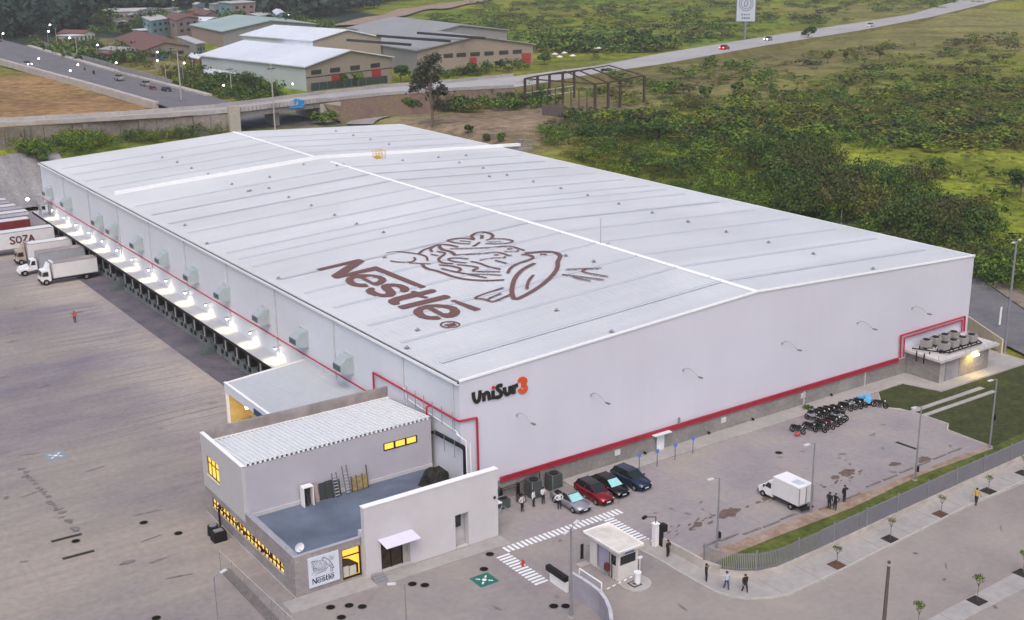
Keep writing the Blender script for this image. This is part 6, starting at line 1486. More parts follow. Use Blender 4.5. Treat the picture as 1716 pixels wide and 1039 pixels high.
# redo the boundary wall along the street
bpy.data.objects.remove(bw)
bw = MB(); a, b_ = Vector((79.6, -2.6, 0)), Vector((92, 19, 0)); d = (b_-a).normalized(); n = Vector((-d.y, d.x, 0))*.1
q = [a-n, b_-n, b_+n, a+n]; bw.add(q+[p+Vector((0, 0, 1.9)) for p in q], [(0, 1, 5, 4), (1, 2, 6, 5), (2, 3, 7, 6), (3, 0, 4, 7), (4, 5, 6, 7)])
bw = tag(bw.build('boundary_wall', MATS['painted_lamplight_wall']), 'low boundary wall with lamplight in its colour beyond the right end of the warehouse', 'wall')
bpy.data.objects.remove(wp)
wp = thing('street_banner', 'narrow white upright banner on a pole beside the right street', 'banner', G(1672, 552)); MB().cyl((0, 0, 0), (0, 0, 3.2), .05, 6).build('pole', M_pole, wp); MB().box(.06, .5, -.03, .03, .6, 3.1).build('banner', M_white, wp)

# shotcrete cutting at the yard end
def shot(x, y): return height(x, y)+.75+.3*math.sin(x*.8)*math.sin(y*.5)
xs = np.linspace(-60, 13, 50); ys = np.linspace(164.5, 184.5, 22); v = [(x, y, shot(x, y)) for y in ys for x in xs]; nx = len(xs)
o = mesh_obj('cutting_slope', v, [(j*nx+i, j*nx+i+1, (j+1)*nx+i+1, (j+1)*nx+i) for j in range(len(ys)-1) for i in range(nx-1)], tint('shotcrete', [(.3, (.15, .145, .15)), (.5, (.24, .235, .24)), (.7, (.31, .30, .29))], .25, stretch=(1.6, .35, .35), fine=.2), smooth=True); struct(o)

# ================================================================== HIGHWAY, BRIDGE, STREET
Z0 = 13.0
def hz(px): return float(np.interp(px, [0, 560, 700, 900, 1200, 1450, 1716], [13, 13, 12.4, 11, 9.6, 9.0, 8.8]))
near = [(-60, 216), (0, 212), (200, 201), (385, 189), (540, 171), (640, 160), (760, 152), (860, 147), (1000, 123), (1110, 107), (1289, 75), (1440, 51), (1565, 27.5), (1665, 2.5), (1760, -20)]
far = [(-60, 208), (0, 204), (200, 193), (360, 181), (530, 159), (640, 147), (760, 138), (860, 128), (1000, 110), (1110, 89), (1289, 60), (1440, 37.5), (1528, 23.5), (1608, 0), (1700, -26)]
def hw(x, y):
    p = G(x, y, hz(x)); return p if p.z > height(p.x, p.y)+.5 else T(x, y, .7)
NE = [hw(x, y) for x, y in near]; FE = [hw(x, y) for x, y in far]
for p in NE+FE:
    pass
drape('highway', NE, FE, None, M_hwy, n=120, across=2)
# concrete barrier on both edges, embankment skirt
def strip(name, P_, h, w_, m, z0=0.0):
    b = MB()
    for a, c in zip(P_[:-1], P_[1:]):
        d = (c-a).normalized(); n = Vector((-d.y, d.x, 0)).normalized()*w_/2; q = [a-n, c-n, c+n, a+n]
        b.add([p+Vector((0, 0, z0)) for p in q]+[p+Vector((0, 0, h)) for p in q], [(0, 1, 5, 4), (1, 2, 6, 5), (2, 3, 7, 6), (3, 0, 4, 7), (4, 5, 6, 7)])
    return b.build(name, m)
tag(strip('highway_barrier', [p+Vector((0, 0, 0)) for p in NE[:8]], .85, .35, M_conc), 'pale concrete barrier along the near edge of the raised highway', 'barrier')
tag(strip('highway_barrier', [p for p in FE[:8]], .85, .35, M_conc), 'pale concrete barrier along the far edge of the raised highway', 'barrier')
def skirt(name, P_, out, m, i0, i1, mb=None):
    vs = []; fs = []
    for p in P_[i0:i1]:
        g = height(p.x, p.y); vs.append((p.x, p.y, p.z-.02)); k = max(0, p.z-g)*1.7; vs.append((p.x+out[0]*k, p.y+out[1]*k, g-1.2))
    fs = [(2*i, 2*i+1, 2*i+3, 2*i+2) for i in range(len(vs)//2-1)]
    return struct(mesh_obj(name, vs, fs, m))
M_emb = tint('brown_embankment', [(.3, (.10, .065, .05)), (.5, (.15, .10, .08)), (.7, (.14, .13, .05))], .15, fine=.25)
M_emb2 = tint('grassy_embankment', [(.3, (.07, .075, .02)), (.5, (.13, .12, .035)), (.7, (.17, .14, .05))], .15, fine=.25)
skirt('embankment', NE, (.35, -.75), M_emb, 4, 8); skirt('embankment', NE, (.55, -.83), M_emb2, 7, 15); skirt('embankment', [p for p in FE], (-.3, .9), M_emb2, 4, 15)
# retaining wall and deck left of the opening, abutment, pier
rw_ = MB(); M_ret = tint('stained_retaining_wall', [(.3, (.13, .115, .10)), (.5, (.20, .18, .16)), (.7, (.26, .24, .21))], .12, stretch=(1, 1, 2), fine=.2)
rt = thing('retaining_wall', 'long stained concrete retaining wall carrying the raised highway', 'retaining wall', NE[1])
wa, wb = NE[0], G(383, 189.5, 13)
npan = 14
for i in range(npan):
    a, c = wa.lerp(wb, i/npan), wa.lerp(wb, (i+1)/npan-.002); n = Vector((0, .6, 0))
    q = [a+Vector((0, .3, 0)), c+Vector((0, .3, 0)), c+n, a+n]
    MB().add([Vector((p.x, p.y, 7.2)) for p in q]+[Vector((p.x, p.y, 12.75)) for p in q], [(0, 1, 5, 4), (1, 2, 6, 5), (2, 3, 7, 6), (3, 0, 4, 7), (4, 5, 6, 7)]).build('wall_panel', M_ret, rt, world=True)
    if i % 3 == 0: MB().box(a.x, a.x+1.2, a.y-.25, a.y+.28, 7.2, 12.6).build('buttress', M_ret, rt, world=True)
br = thing('bridge', 'concrete highway bridge spanning the street with blue patch on its parapet', 'bridge', wb)
ba, bb_ = wb, G(548, 170, 13); fa, fb = G(360, 181, 13), G(535, 158.5, 13)
MB().add([Vector((p.x, p.y, z)) for z in (11.7, 12.9) for p in (ba, bb_, fb, fa)], [(3, 2, 1, 0), (0, 1, 5, 4), (1, 2, 6, 5), (2, 3, 7, 6), (3, 0, 4, 7)]).build('deck', mat('deck_concrete', (.22, .2, .19), .9, var=.15), br, world=True)
MB().box(ba.x-.2, ba.x+2.4, ba.y-1, ba.y+.2, 5, 14.6).build('pier', mat('pale_pier', (.40, .37, .32), .9, var=.1), br, world=True)
mid = ba.lerp(bb_, .52); MB().box(mid.x-.6, mid.x+.6, mid.y+3, mid.y+9, 5, 11.7).build('pier', MATS['pale_pier'], br, world=True)
MB().box(bb_.x-2.2, bb_.x+3.5, bb_.y-.6, bb_.y+14, 5, 12.6).build('abutment', MATS['pale_pier'], br, world=True)
for i in range(26):
    p = ba.lerp(bb_, i/26); MB().box(p.x, p.x+.9, p.y-.3, p.y, 13.0, 14.1).build('parapet_panel', M_conc, br, world=True)
bp_ = ba.lerp(bb_, .66); MB().add([(bp_.x-1.8, bp_.y-.5, 12.4), (bp_.x+2.2, bp_.y-.1, 12.2), (bp_.x+2.6, bp_.y-.1, 14.0), (bp_.x+.2, bp_.y-.4, 14.6), (bp_.x-1.9, bp_.y-.5, 13.8)], [(0, 1, 2, 3, 4)]).build('blue_banner', mat('blue_banner', (.03, .26, .6), .6, var=.3, scale=1.5), br, world=True)
# street passing below
SL = [T(-40, 98), T(0, 108), T(87, 131), T(175, 158), T(262, 182), T(330, 205)]; SR = [T(-20, 66), T(50, 86), T(115, 103), T(175, 121), T(350, 172), T(440, 195)]
def flat8(P_): return [Vector((p.x, p.y, max(8.0, height(p.x, p.y))+.12)) for p in P_]
def high(P_, up=1.3): return [Vector((p.x, p.y, p.z+up)) for p in P_]
drape('street_far', high(flat8(SL))+[Vector((62, 190, 8.1)), Vector((55, 166, 7.0))], high(flat8(SR))+[Vector((82, 190, 8.1)), Vector((78, 166, 7.0))], None, M_asph, n=60)
def kerbline(name, P_, w_, h, m): o = strip(name, P_, h+1.3, w_, m, -.3); return struct(o)
kerbline('street_kerb', flat8([T(-40, 99), T(0, 109), T(87, 131.5), T(175, 158), T(262, 182.5)]), 1.6, .5, M_fwall)
kerbline('street_kerb', flat8([T(50, 86), T(115, 103.5), T(175, 121.5), T(350, 172.5)]), 2.0, .5, M_fwall)
drape('side_lane', [T(580, 210), T(610, 196), T(664, 184), T(700, 180)], [T(625, 210), T(640, 200), T(680, 190), T(715, 184)], .35, M_road, n=14)
# compound wall right of the street
cwl = [T(70, 80), T(115, 100), T(180, 118), T(205, 128), T(265, 143), T(290, 152)]
cw_t = thing('compound_wall', 'long grey compound wall running beside the far street', 'wall', cwl[0])
for a, c in zip(cwl[:-1], cwl[1:]):
    n_ = max(1, int((c-a).length/8))
    for i in range(n_):
        p, q_ = a.lerp(c, i/n_), a.lerp(c, (i+.97)/n_)
        MB().add([p, q_, q_+Vector((0, 0, 3)), p+Vector((0, 0, 3)), p+Vector((.3, .3, 0)), q_+Vector((.3, .3, 0)), q_+Vector((.3, .3, 3)), p+Vector((.3, .3, 3))], [(0, 1, 2, 3), (7, 6, 5, 4), (3, 2, 6, 7), (1, 5, 6, 2), (0, 3, 7, 4)]).build('wall_panel', mat('compound_wall_grey', (.24, .235, .24), .9, var=.12), cw_t, world=True)

# ================================================================== FACTORIES AND HOUSES
def metal(n, c): return mat(n, c, .5, var=.04, scale=.3, var2=.06, scale2=.05)
def building(name, label, cat, q0, q1, q2, h, rise, wallm, wall2, roofm, doors=(), wins=(), ridge='a', over=.8, extra=None, z=None):
    """near corner q0, ends q1 (left) and q2 (right) as surveyed ground points; ridge along 'a' (q0-q1) or 'b'"""
    g = (lambda q: T(*q)) if z is None else (lambda q: G(q[0], q[1], z))
    o, a, b = g(q0), g(q1), g(q2); zb = min(o.z, a.z, b.z)-1; za = o.z
    u = a-o; v = b-o; u.z = v.z = 0
    t = thing(name, label, cat, o)
    c = [o, o+v, o+u+v, o+u]
    H = h
    def W(p, z_): return Vector((p.x, p.y, z_))
    top = za+H
    faces = [(c[0], c[1], wall2, 'front'), (c[1], c[2], wallm, 'end'), (c[2], c[3], wall2, 'rear'), (c[3], c[0], wallm, 'side')]
    for p, q, m, nm in faces:
        gable = (nm in ('front', 'rear')) == (ridge == 'a')
        if gable and rise: MB().add([W(p, zb), W(q, zb), W(q, top), W((p+q)/2, top+rise), W(p, top)], [(0, 1, 2, 3, 4)]).build('wall', m, t, world=True)
        else: MB().add([W(p, zb), W(q, zb), W(q, top), W(p, top)], [(0, 1, 2, 3)]).build('wall', m, t, world=True)
    un, vn_ = u.normalized(), v.normalized(); e0 = o-un*over-vn_*over
    U, Vv = u+un*2*over, v+vn_*2*over
    if rise:
        A1, B1 = (U, Vv) if ridge == 'a' else (Vv, U); s = rise/(B1.length/2-over)*over
        for k in (0, 1):
            p0 = e0+B1*k; m0 = e0+B1*.5
            MB().add([W(p0, top-s), W(p0+A1, top-s), W(m0+A1, top+rise+.02), W(m0, top+rise+.02), W(p0, top-s-.35), W(p0+A1, top-s-.35), W(m0+A1, top+rise-.33), W(m0, top+rise-.33)], [(0, 1, 2, 3), (4, 5, 6, 7), (0, 3, 7, 4), (0, 1, 5, 4), (1, 2, 6, 5)]).build('roof', roofm, t, world=True)
    else:
        MB().add([W(p, z_) for z_ in (top, top+.3) for p in (e0, e0+U, e0+U+Vv, e0+Vv)], [(0, 3, 2, 1), (4, 5, 6, 7), (0, 1, 5, 4), (1, 2, 6, 5), (2, 3, 7, 6), (3, 0, 4, 7)]).build('roof', roofm, t, world=True)
    nf = Vector((v.y, -v.x, 0)).normalized()
    if nf.dot(u) > 0: nf = -nf
    ns = Vector((u.y, -u.x, 0)).normalized()
    if ns.dot(v) > 0: ns = -ns
    for (side, f0, f1, z0_, z1_, m, nm) in list(doors)+list(wins):
        base_, dirn, nn = (o, v, nf) if side == 'f' else (o, u, ns)
        p, q = base_+dirn*f0, base_+dirn*f1
        qs = [p, q, q+nn*.12, p+nn*.12]
        MB().add([W(s_, za+z0_) for s_ in qs]+[W(s_, za+z1_) for s_ in qs], [(3, 2, 6, 7), (4, 5, 6, 7), (0, 3, 7, 4), (1, 5, 6, 2), (0, 1, 2, 3)]).build(nm, m, t, world=True)
    return t
MF_w = metal('far_white_roof', (.62, .66, .72)); MF_t = metal('far_teal_wall', (.42, .47, .48)); MF_y = mat('far_cream_wall', (.29, .245, .20), .85, var=.08); MF_g = metal('far_grey_roof', (.29, .29, .285)); MF_gr = metal('far_green_roof', (.33, .42, .40)); MF_dk = mat('far_dark_opening', (.03, .028, .028), .7, var=.1)
MF_r = mat('far_red_door', (.33, .03, .03), .7, var=.1); MF_tile = mat('far_tile_roof', (.15, .07, .055), .85, var=.15); MF_p = mat('far_pink_wall', (.33, .245, .23), .85, var=.08); MF_c = mat('far_turquoise_wall', (.20, .34, .35), .85, var=.08); MF_wh = mat('far_white_wall', (.42, .42, .41), .85, var=.08); MF_b = mat('far_brick_wall', (.27, .12, .08), .85, var=.12); MF_gw = mat('far_grey_wall', (.28, .27, .28), .85, var=.1)
fw = [('f', a, a+.11, 4.7, 6.0, MF_dk, 'window') for a in (.06, .27, .50, .74)]
building('factory', 'white ribbed factory with teal side wall, cream front and red doors', 'factory', (514, 153), (340, 127), (658, 137), 7.6, 3.4, MF_t, MF_y, MF_w, [('f', .28, .38, 0, 3.8, MF_r, 'door'), ('f', .75, .86, 0, 4.2, MF_r, 'door'), ('f', .0, 1, 3.9, 4.1, MF_dk, 'ledge')], fw)
building('factory', 'white stepped roof factory rising behind the teal walled one', 'factory', (527, 118), (410, 101), (640, 110), 10.5, 3.0, MF_w, MF_y, MF_w, [], [])
building('factory', 'long grey roofed factory hall with cream wall and dark windows', 'factory', (700, 125), (560, 96), (893, 106), 8.2, 3.6, MF_gw, MF_y, MF_g, [('f', .44, .50, 0, 4.5, MF_r, 'door'), ('f', .90, .98, 0, 5, MF_r, 'door')], [('f', a, a+.08, 5, 6.3, MF_dk, 'window') for a in (.1, .22, .33, .45, .57, .7, .82)])
building('factory', 'grey multi ridge factory hall with dark roof lights far right of the group', 'factory', (690, 100), (585, 78), (850, 84), 8.5, 3.2, MF_gw, MF_gw, MF_g, [], [('f', a, a+.1, 4, 5.5, MF_dk, 'window') for a in (.2, .5, .8)])
building('factory', 'long pale green roofed hall behind the white factory', 'factory', (375, 80), (322, 66), (530, 64), 7, 3, MF_p, MF_gw, MF_gr, [], [])
rl3 = [((300, 74), (318, 62), (350, 76)), ]
for i, (q0, q1, q2, h, r_, w1, w2, rm, lb) in enumerate([
    ((240, 104), (195, 88), (318, 93), 4.2, 2.2, MF_y, MF_y, MF_tile, 'wide tiled roof house with blue garage near the far street'),
    ((205, 99), (170, 97), (240, 98), 3.4, 1.0, MF_gw, MF_gw, MF_g, 'low grey canopy building beside the tiled roof house'),
    ((190, 106), (165, 103), (215, 104), 3, .0, MF_b, MF_b, mat('maroon_roof', (.13, .04, .05), .8), 'flat maroon roofed shed by the compound wall'),
    ((140, 69), (100, 66), (160, 67), 3.6, 1.2, MF_wh, MF_wh, MF_tile, 'small white house with tiled roof left of the tall conifers'),
    ((118, 72), (98, 70), (142, 70), 3.0, 0, MF_wh, MF_wh, MF_w, 'low long white wall building beside the far street'),
    ((255, 65), (240, 56), (285, 61), 8, 0, MF_c, MF_c, MF_wh, 'two storey turquoise house left of the pink one'),
    ((298, 66), (280, 58), (335, 61), 8.5, 1.2, MF_p, MF_p, MF_tile, 'pink two storey house in the middle of the far cluster'),
    ((240, 63), (224, 61), (258, 62), 3.2, 0, MF_wh, MF_gw, MF_w, 'low flat white roofed shed before the turquoise house'),
    ((345, 46), (325, 40), (372, 43), 6, 1.5, MF_b, MF_p, MF_tile, 'brick red house behind the green roofed hall'),
    ((390, 36), (368, 28), (430, 31), 9.5, 0, MF_c, MF_p, MF_wh, 'tall turquoise and pink house highest on the left hillside'),
    ((345, 52), (290, 50), (375, 48), 5, 1.5, MF_wh, MF_wh, MF_w, 'white roofed shed row behind the pink house'),
    ((230, 36), (160, 33), (275, 34), 5.5, 1.0, MF_gw, MF_wh, MF_wh, 'long low white warehouse at the forest edge'),
    ((290, 30), (245, 29), (300, 28), 5, 0, MF_gw, MF_wh, MF_wh, 'small white building at the forest edge right of the long one'),
    ((330, 30), (315, 28), (345, 28.5), 4, 1, MF_b, MF_b, MF_tile, 'tiny brick house before the hillside forest'),
    ((435, 44), (420, 40), (458, 42), 5, 0, MF_wh, MF_wh, MF_wh, 'small white house right of the tall turquoise house'),
    ((498, 44), (485, 42), (512, 43), 4, 1.2, MF_b, MF_b, MF_tile, 'small tile roofed hut behind the green roofed hall'),
    ((330, 92), (300, 86), (345, 91), 4, 0, MF_wh, MF_y, MF_wh, 'white flat roofed block with green door beside the tiled house'),
    ((360, 140), (330, 133), (392, 139), 3.2, .6, MF_gw, MF_gw, MF_w, 'low pale roofed shelter before the teal factory wall'),
    ((335, 116), (318, 111), (345, 114), 4, .8, MF_b, MF_b, MF_w, 'small brick annex touching the white factory')]):
    wn = [('f', a, a+.12, h*.35, h*.35+1.2, MF_dk, 'window') for a in (.15, .45, .75)]
    if h > 7: wn += [('f', a, a+.12, h*.7, h*.7+1.2, MF_dk, 'window') for a in (.15, .45, .75)]+[('s', a, a+.15, h*.6, h*.6+1.2, MF_dk, 'window') for a in (.2, .6)]
    dr = [('f', .3, .55, 0, 3, mat('far_blue_door', (.05, .2, .3), .7), 'door')] if i in (0,) else ([('f', .35, .6, 0, 3, mat('far_green_door', (.03, .15, .12), .7), 'door')] if i == 16 else [])
    building('house' if i not in (11, 10, 17) else 'shed', lb, 'house' if i not in (10, 11, 17) else 'shed', q0, q1, q2, h, r_, w1, w2, rm, dr, wn, over=.5)
SHD = [(200, 48, 14), (222, 46, 12), (250, 50, 16), (275, 46, 12), (318, 50, 14), (345, 38, 16), (360, 24, 18), (405, 26, 14), (440, 34, 16), (465, 46, 14), (480, 38, 12), (175, 42, 16), (150, 45, 12), (300, 42, 12), (262, 38, 12), (330, 20, 14), (378, 18, 12)]
NS = ['grey roofed shed at the forest edge, far left', 'rusty shed next to the long white warehouse', 'pale shed behind the turquoise house', 'small grey shed above the pink house', 'brown shed between pink house and hall', 'white shed below the hillside houses', 'upper pale hillside house left of the turquoise one', 'small hillside house behind the turquoise one', 'pale shed right of the hillside houses', 'brown shed behind the green roofed hall', 'tiny white shed above the green roofed hall', 'low shed left of the forest edge shed', 'leftmost low shed by the conifers', 'grey shed above the brown one', 'tiny white roofed hut in the far cluster', 'topmost hillside house on the left', 'topmost pale hillside hut beside it']
for i, (x, y, wd) in enumerate(SHD):
    rm = (MF_wh, MF_g, MF_tile, MF_gr, MF_w)[i % 5]; wm_ = (MF_wh, MF_p, MF_gw, MF_c, MF_y, MF_b)[i % 6]
    building('shed', NS[i], 'shed', (x, y), (x-wd*.5, y-wd*.22), (x+wd, y-wd*.10), 3.2+(i*7 % 4), .8 if i % 2 else 0, wm_, wm_, rm, [('f', .5, .7, 0, 2.2, MF_dk, 'door')], [('f', .15, .35, 1.2, 2.4, MF_dk, 'window')], over=.4)
# roof lights on the big grey halls
sk = thing('roof_monitor', 'dark roof light strips on the grey factory hall', 'roof light', T(650, 100))
for (a, c) in [((582, 67), (688, 75)), ((632, 60), (754, 69)), ((700, 55), (812, 64))]:
    p, q = G(*a, 19.6), G(*c, 19.6); MB().cyl(p, q, .55, 4).build('light_strip', MF_dk, sk, world=True)
# red wall fence row before factory
gwf = [T(522, 153), T(590, 145), T(650, 139)]
tg = thing('dark_fence', 'dark green fence before the cream factory front', 'fence', gwf[0])
for a, c in zip(gwf[:-1], gwf[1:]):
    for i in range(5): p, q = a.lerp(c, i/5), a.lerp(c, (i+.96)/5); MB().add([p, q, q+Vector((0, 0, 2.4)), p+Vector((0, 0, 2.4))], [(0, 1, 2, 3)]).build('fence_panel', mat('dark_teal_fence', (.03, .05, .05), .8), tg, world=True)

# white parasols / tanks in the nursery yard right of the halls
pr_ = None
for i, q in enumerate([(931, 83), (946, 86), (964, 87), (982, 88), (1001, 89), (946, 95), (930, 97), (960, 100), (938, 102)]):
    p = T(*q); lb = '%s white canopy of the yard right of the grey halls' % ORD[i]
    if pr_ is None:
        pr_ = thing('canopy', lb, 'canopy', p, 0, 'white canopies in the yard right of the halls'); MB().cyl((0, 0, 2.3), (0, 0, 3.2), 2.2, 8, .2).build('cover', M_white, pr_); MB().cyl((0, 0, 0), (0, 0, 2.3), .1, 5).build('pole', M_pole, pr_)
    else: dup(pr_, p, .3*i, lb, scale=.8 if i < 5 else .6)

# steel skeleton of an unfinished shed
skt = thing('steel_skeleton', 'rusty brown steel skeleton of an unfinished shed in the dirt lot', 'steel frame', T(960, 185))
M_rust = mat('rust_brown_steel', (.055, .035, .028), .8, var=.2)
fl = [T(880, 178), T(1080, 172)]
fr_ = [(997, 188), (1019, 186), (1039, 180), (1079, 172)]; bk_ = [(880, 177), (901, 172), (921, 169), (943, 167), (962, 164)]
fp_ = [T(*q) for q in fr_]; bp2 = [T(*q) for q in bk_]
Hh = 7.2; zg = fp_[0].z; M_thin = .27
def colm(p, h): MB().box(p.x-M_thin, p.x+M_thin, p.y-M_thin, p.y+M_thin, p.z-1, p.z+h).build('column', M_rust, skt, world=True)
for p in fp_+bp2: colm(p, Hh)
for i in range(4):
    a = fp_[i]+Vector((0, 0, Hh)); c = bp2[min(i+1, 4)]+Vector((0, 0, Hh)); m = (a+c)/2+Vector((0, 0, 2.2)); MB().cyl(a, m, .2, 4).cyl(m, c, .2, 4).build('rafter', M_rust, skt, world=True)
for P_ in (fp_, bp2):
    for a, c in zip(P_[:-1], P_[1:]): MB().cyl(a+Vector((0, 0, Hh)), c+Vector((0, 0, Hh)), .24, 4).build('beam', M_rust, skt, world=True)
for k in range(1, 9): p = fp_[0].lerp(bp2[0], k/9); MB().cyl(p, p+Vector((0, 0, Hh*.75)), .13, 4).build('stud', M_rust, skt, world=True)
MB().cyl(fp_[0]+Vector((0, 0, Hh)), bp2[0]+Vector((0, 0, Hh)), .24, 4).build('beam', M_rust, skt, world=True)
for z in (1.8, 3.4): MB().cyl(bp2[0]+Vector((0, 0, z)), bp2[4]+Vector((0, 0, z)), .12, 4).build('rail', M_palel, skt, world=True)
lw = thing('ruined_wall', 'low dark block wall left in front of the steel skeleton', 'wall', T(940, 196)); a, c = T(909, 193), T(966, 199)
MB().add([a, c, c+Vector((.4, .8, 0)), a+Vector((.4, .8, 0))]+[p+Vector((0, 0, 2.6)) for p in (a, c, c+Vector((.4, .8, 0)), a+Vector((.4, .8, 0)))], [(0, 1, 5, 4), (1, 2, 6, 5), (2, 3, 7, 6), (3, 0, 4, 7), (4, 5, 6, 7)]).build('wall', mat('ruin_dark', (.10, .08, .08), .9, var=.2), lw, world=True)

# billboard by the highway
p = T(1248, 66); bbd = thing('billboard', 'tall upright billboard with a round emblem on a single pole by the highway', 'billboard', p, math.atan2(CAM[1]-p.y, CAM[0]-p.x)+PI/2)
s_ = (p-Vector(CAM)).length/FPX
MB().cyl((0, 0, 0), (0, 0, 28*s_), .5, 8).build('pole', M_pole, bbd); MB().box(-16*s_, 16*s_, -.4, .2, 27*s_, 75*s_).build('frame', mat('billboard_edge', (.12, .12, .16), .6), bbd)
MB().box(-14.5*s_, 14.5*s_, -.5, -.41, 28.5*s_, 73.5*s_).build('face', mat('billboard_face', (.48, .52, .60), .6, var=.02), bbd)
em = MB(); fnb = lambda u, v, h: (u, -.52-h, v); ink = mat('billboard_ink', (.10, .12, .2), .6)
for k, rr_ in enumerate((11, 8)): ribbon([(rr_*s_*math.cos(t), 56*s_+rr_*1.05*s_*math.sin(t)) for t in np.linspace(0, 2*PI, 13)], 1.0*s_, .02*(k+1), fnb, 0, em)
ribbon([(-2*s_, 51*s_), (-3*s_, 57*s_), (0, 62*s_), (3*s_, 58*s_), (1*s_, 52*s_), (-2*s_, 51*s_)], 1.2*s_, .06, fnb, 0, em)
em.build('emblem', ink, bbd)
tb = MB()
for i in range(4): ribbon([((-6+i*3.4)*s_, 39*s_), ((-6+i*3.4+2)*s_, 39*s_)] if i else [(-6*s_, 37.5*s_), (-5.5*s_, 40.5*s_)], 2.2*s_, .02, fnb, 0, tb)
for i in range(4): ribbon([((-6+i*3.4)*s_, 33.5*s_), ((-6+i*3.4+2.2)*s_, 34*s_)], 2.8*s_, .02, fnb, 0, tb)
tb.build('faded_print', ink, bbd)

# ================================================================== CARS ON FAR ROADS
def far_car(label, q, z, ang, col, braking=0, head=0, grp='cars on the far roads', sc=1.15):
    p = T(*q) if z is None else G(q[0], q[1], z); t = thing('road_car', label, 'car', p+Vector((0, 0, 1.45 if z is None else .03)), ang, grp); t.scale = (sc,)*3
    m = mat('far_paint_%d_%d' % q, col, .35, metal=.2, var=.03)
    b = MB(); loft(b, [[(x, -w_, .25), (x, -w_, z_), (x, w_, z_), (x, w_, .25)] for x, w_, z_ in ((-2.1, .75, .75), (-1.9, .85, .92), (1.0, .87, .9), (2.0, .78, .72), (2.15, .7, .6))]); b.build('body', m, t)
    b = MB(); loft(b, [[(x, -.75, .88), (x, -w_, z_), (x, w_, z_), (x, .75, .88)] for x, w_, z_ in ((-1.7, .7, .92), (-1.2, .6, 1.42), (.2, .58, 1.42), (.95, .68, .93))]); b.build('cabin', M_glassdk, t)
    for x in (-1.3, 1.3):
        for s in (-1, 1): MB().cyl((x, s*.7, .3), (x, s*.88, .3), .3, 10).build('wheel', M_tyre, t)
    for s in (-1, 1):
        MB().rbox((-2.08, s*.6, .62), (.12, .3, .2)).build('tail_light', lamp_mat('brake_glow', (1, .05, .08), 9) if braking else mat('tail_red', (.35, .01, .01), .3), t)
        MB().rbox((2.08, s*.6, .5), (.14, .3, .18)).build('headlight', lamp_mat('head_glow', (1, .95, .85), 14) if head else M_white, t)
sa_ = math.atan2(T(262, 182).y-T(87, 131).y, T(262, 182).x-T(87, 131).x)
far_car('dark car braking with red lights closest to the bridge', (281, 163), None, sa_, (.02, .02, .03), 1)
far_car('small red lit car just behind the braking one', (258, 160), None, sa_, (.2, .02, .02), 1, sc=.9)
far_car('grey car heading up the far street alone', (245, 152), None, sa_+PI, (.3, .3, .3))
far_car('silver car in the middle of the far street', (200, 141), None, sa_+PI, (.35, .35, .36))
far_car('white car with headlights at the far street left edge', (47, 117), None, sa_+.1, (.5, .5, .5), 0, 1)
far_car('car with red lights at the extreme left of the far street', (3, 80), None, sa_, (.2, .2, .25), 1)
hd_ = math.atan2((NE[10]-NE[8]).y, (NE[10]-NE[8]).x)
far_car('red car on the highway left of the billboard', (1214, 83), hz(1214), hd_, (.4, .02, .02), 1, sc=1.25)
far_car('car with headlights on the highway right of the billboard', (1287, 68), hz(1287), hd_+PI, (.3, .3, .3), 0, 1, sc=1.15)
far_car('white car climbing the highway near the upper right', (1459, 45), hz(1459), hd_, (.7, .7, .72), 0, 0, sc=1.3)
for i, q in enumerate([(143, 124), (158, 129)]):
    t = thing('far_motorcycle', ['motorcyclist riding far behind the silver car', 'second motorcyclist, nearer the silver car'][i], 'motorcycle', T(*q)+Vector((0, 0, .15)), sa_); MB().rbox((0, 0, .3), (1.9, .4, .7)).rbox((-.1, 0, 1.0), (.4, .5, .8)).sphere((-.1, 0, 1.95), .2, 6, 4).build('body', BLK, t); MB().cyl((.7, -.06, .3), (.7, .06, .3), .32, 10).build('wheel', M_tyre, t); MB().cyl((-.7, -.06, .3), (-.7, .06, .3), .32, 10).build('wheel', M_tyre, t)

# ================================================================== STREET LAMPS, POLES FAR
M_glow = lamp_mat('street_lamp_glow', (1, .96, .86), 9); M_glowr = lamp_mat('red_lamp_glow', (1, .3, .35), 20)
LPX = [((291, 2), 24), ((126, 25), 22), ((85, 46), 26), ((82, 56), 22), ((117, 67), 24), ((164, 79), 26), ((195, 109), 30), ((263, 90), 22), ((262, 103), 14), ((308, 109), 30), ((117, 121), 20), ((129, 110), 12), ((64, 100), 14), ((482, 27), 18), ((558, 52), 12), ((488, 142), 18), ((461, 141), 16), ((372, 144), 12), ((6, 60), 22)]
nml = ['at the top edge over the hillside forest', 'beside the white long warehouse by the forest', 'upper one of the close pair by the street bend', 'lower one of the close pair by the street bend', 'before the small white wall building', 'standing on the grass beyond the compound wall', 'over the compound wall near the silver car', 'between tiled house and street, upper', 'low lit one under the tiled house', 'tall one left of the teal factory', 'on the kerb of the brown lot', 'low on the street centre line', 'small one on the street left part', 'on the forest edge above the green roofed hall', 'reddish one above the grey halls', 'at the white factory corner', 'left of the white factory corner on the bridge approach', 'on the low pale roofed shelter', 'at the left edge of the street']
for i, ((px, py), dh) in enumerate(LPX):
    p = T(px, py+dh); d = (p-Vector(CAM)).length; h = dh*d/FPX*1.05
    t = thing('street_lamp', 'lit street lamp '+nml[i], 'street lamp', p, 0, 'lit street lamps far away'); MB().cyl((0, 0, 0), (0, 0, h), .12, 5).cyl((0, 0, h), (.5, -.5, h+.1), .1, 4).build('pole', M_pole, t)
    MB().sphere((.5, -.5, h-.05), .0005*d+.05, 8, 5).build('lamp_glow', M_glowr if i == 14 else M_glow, t)
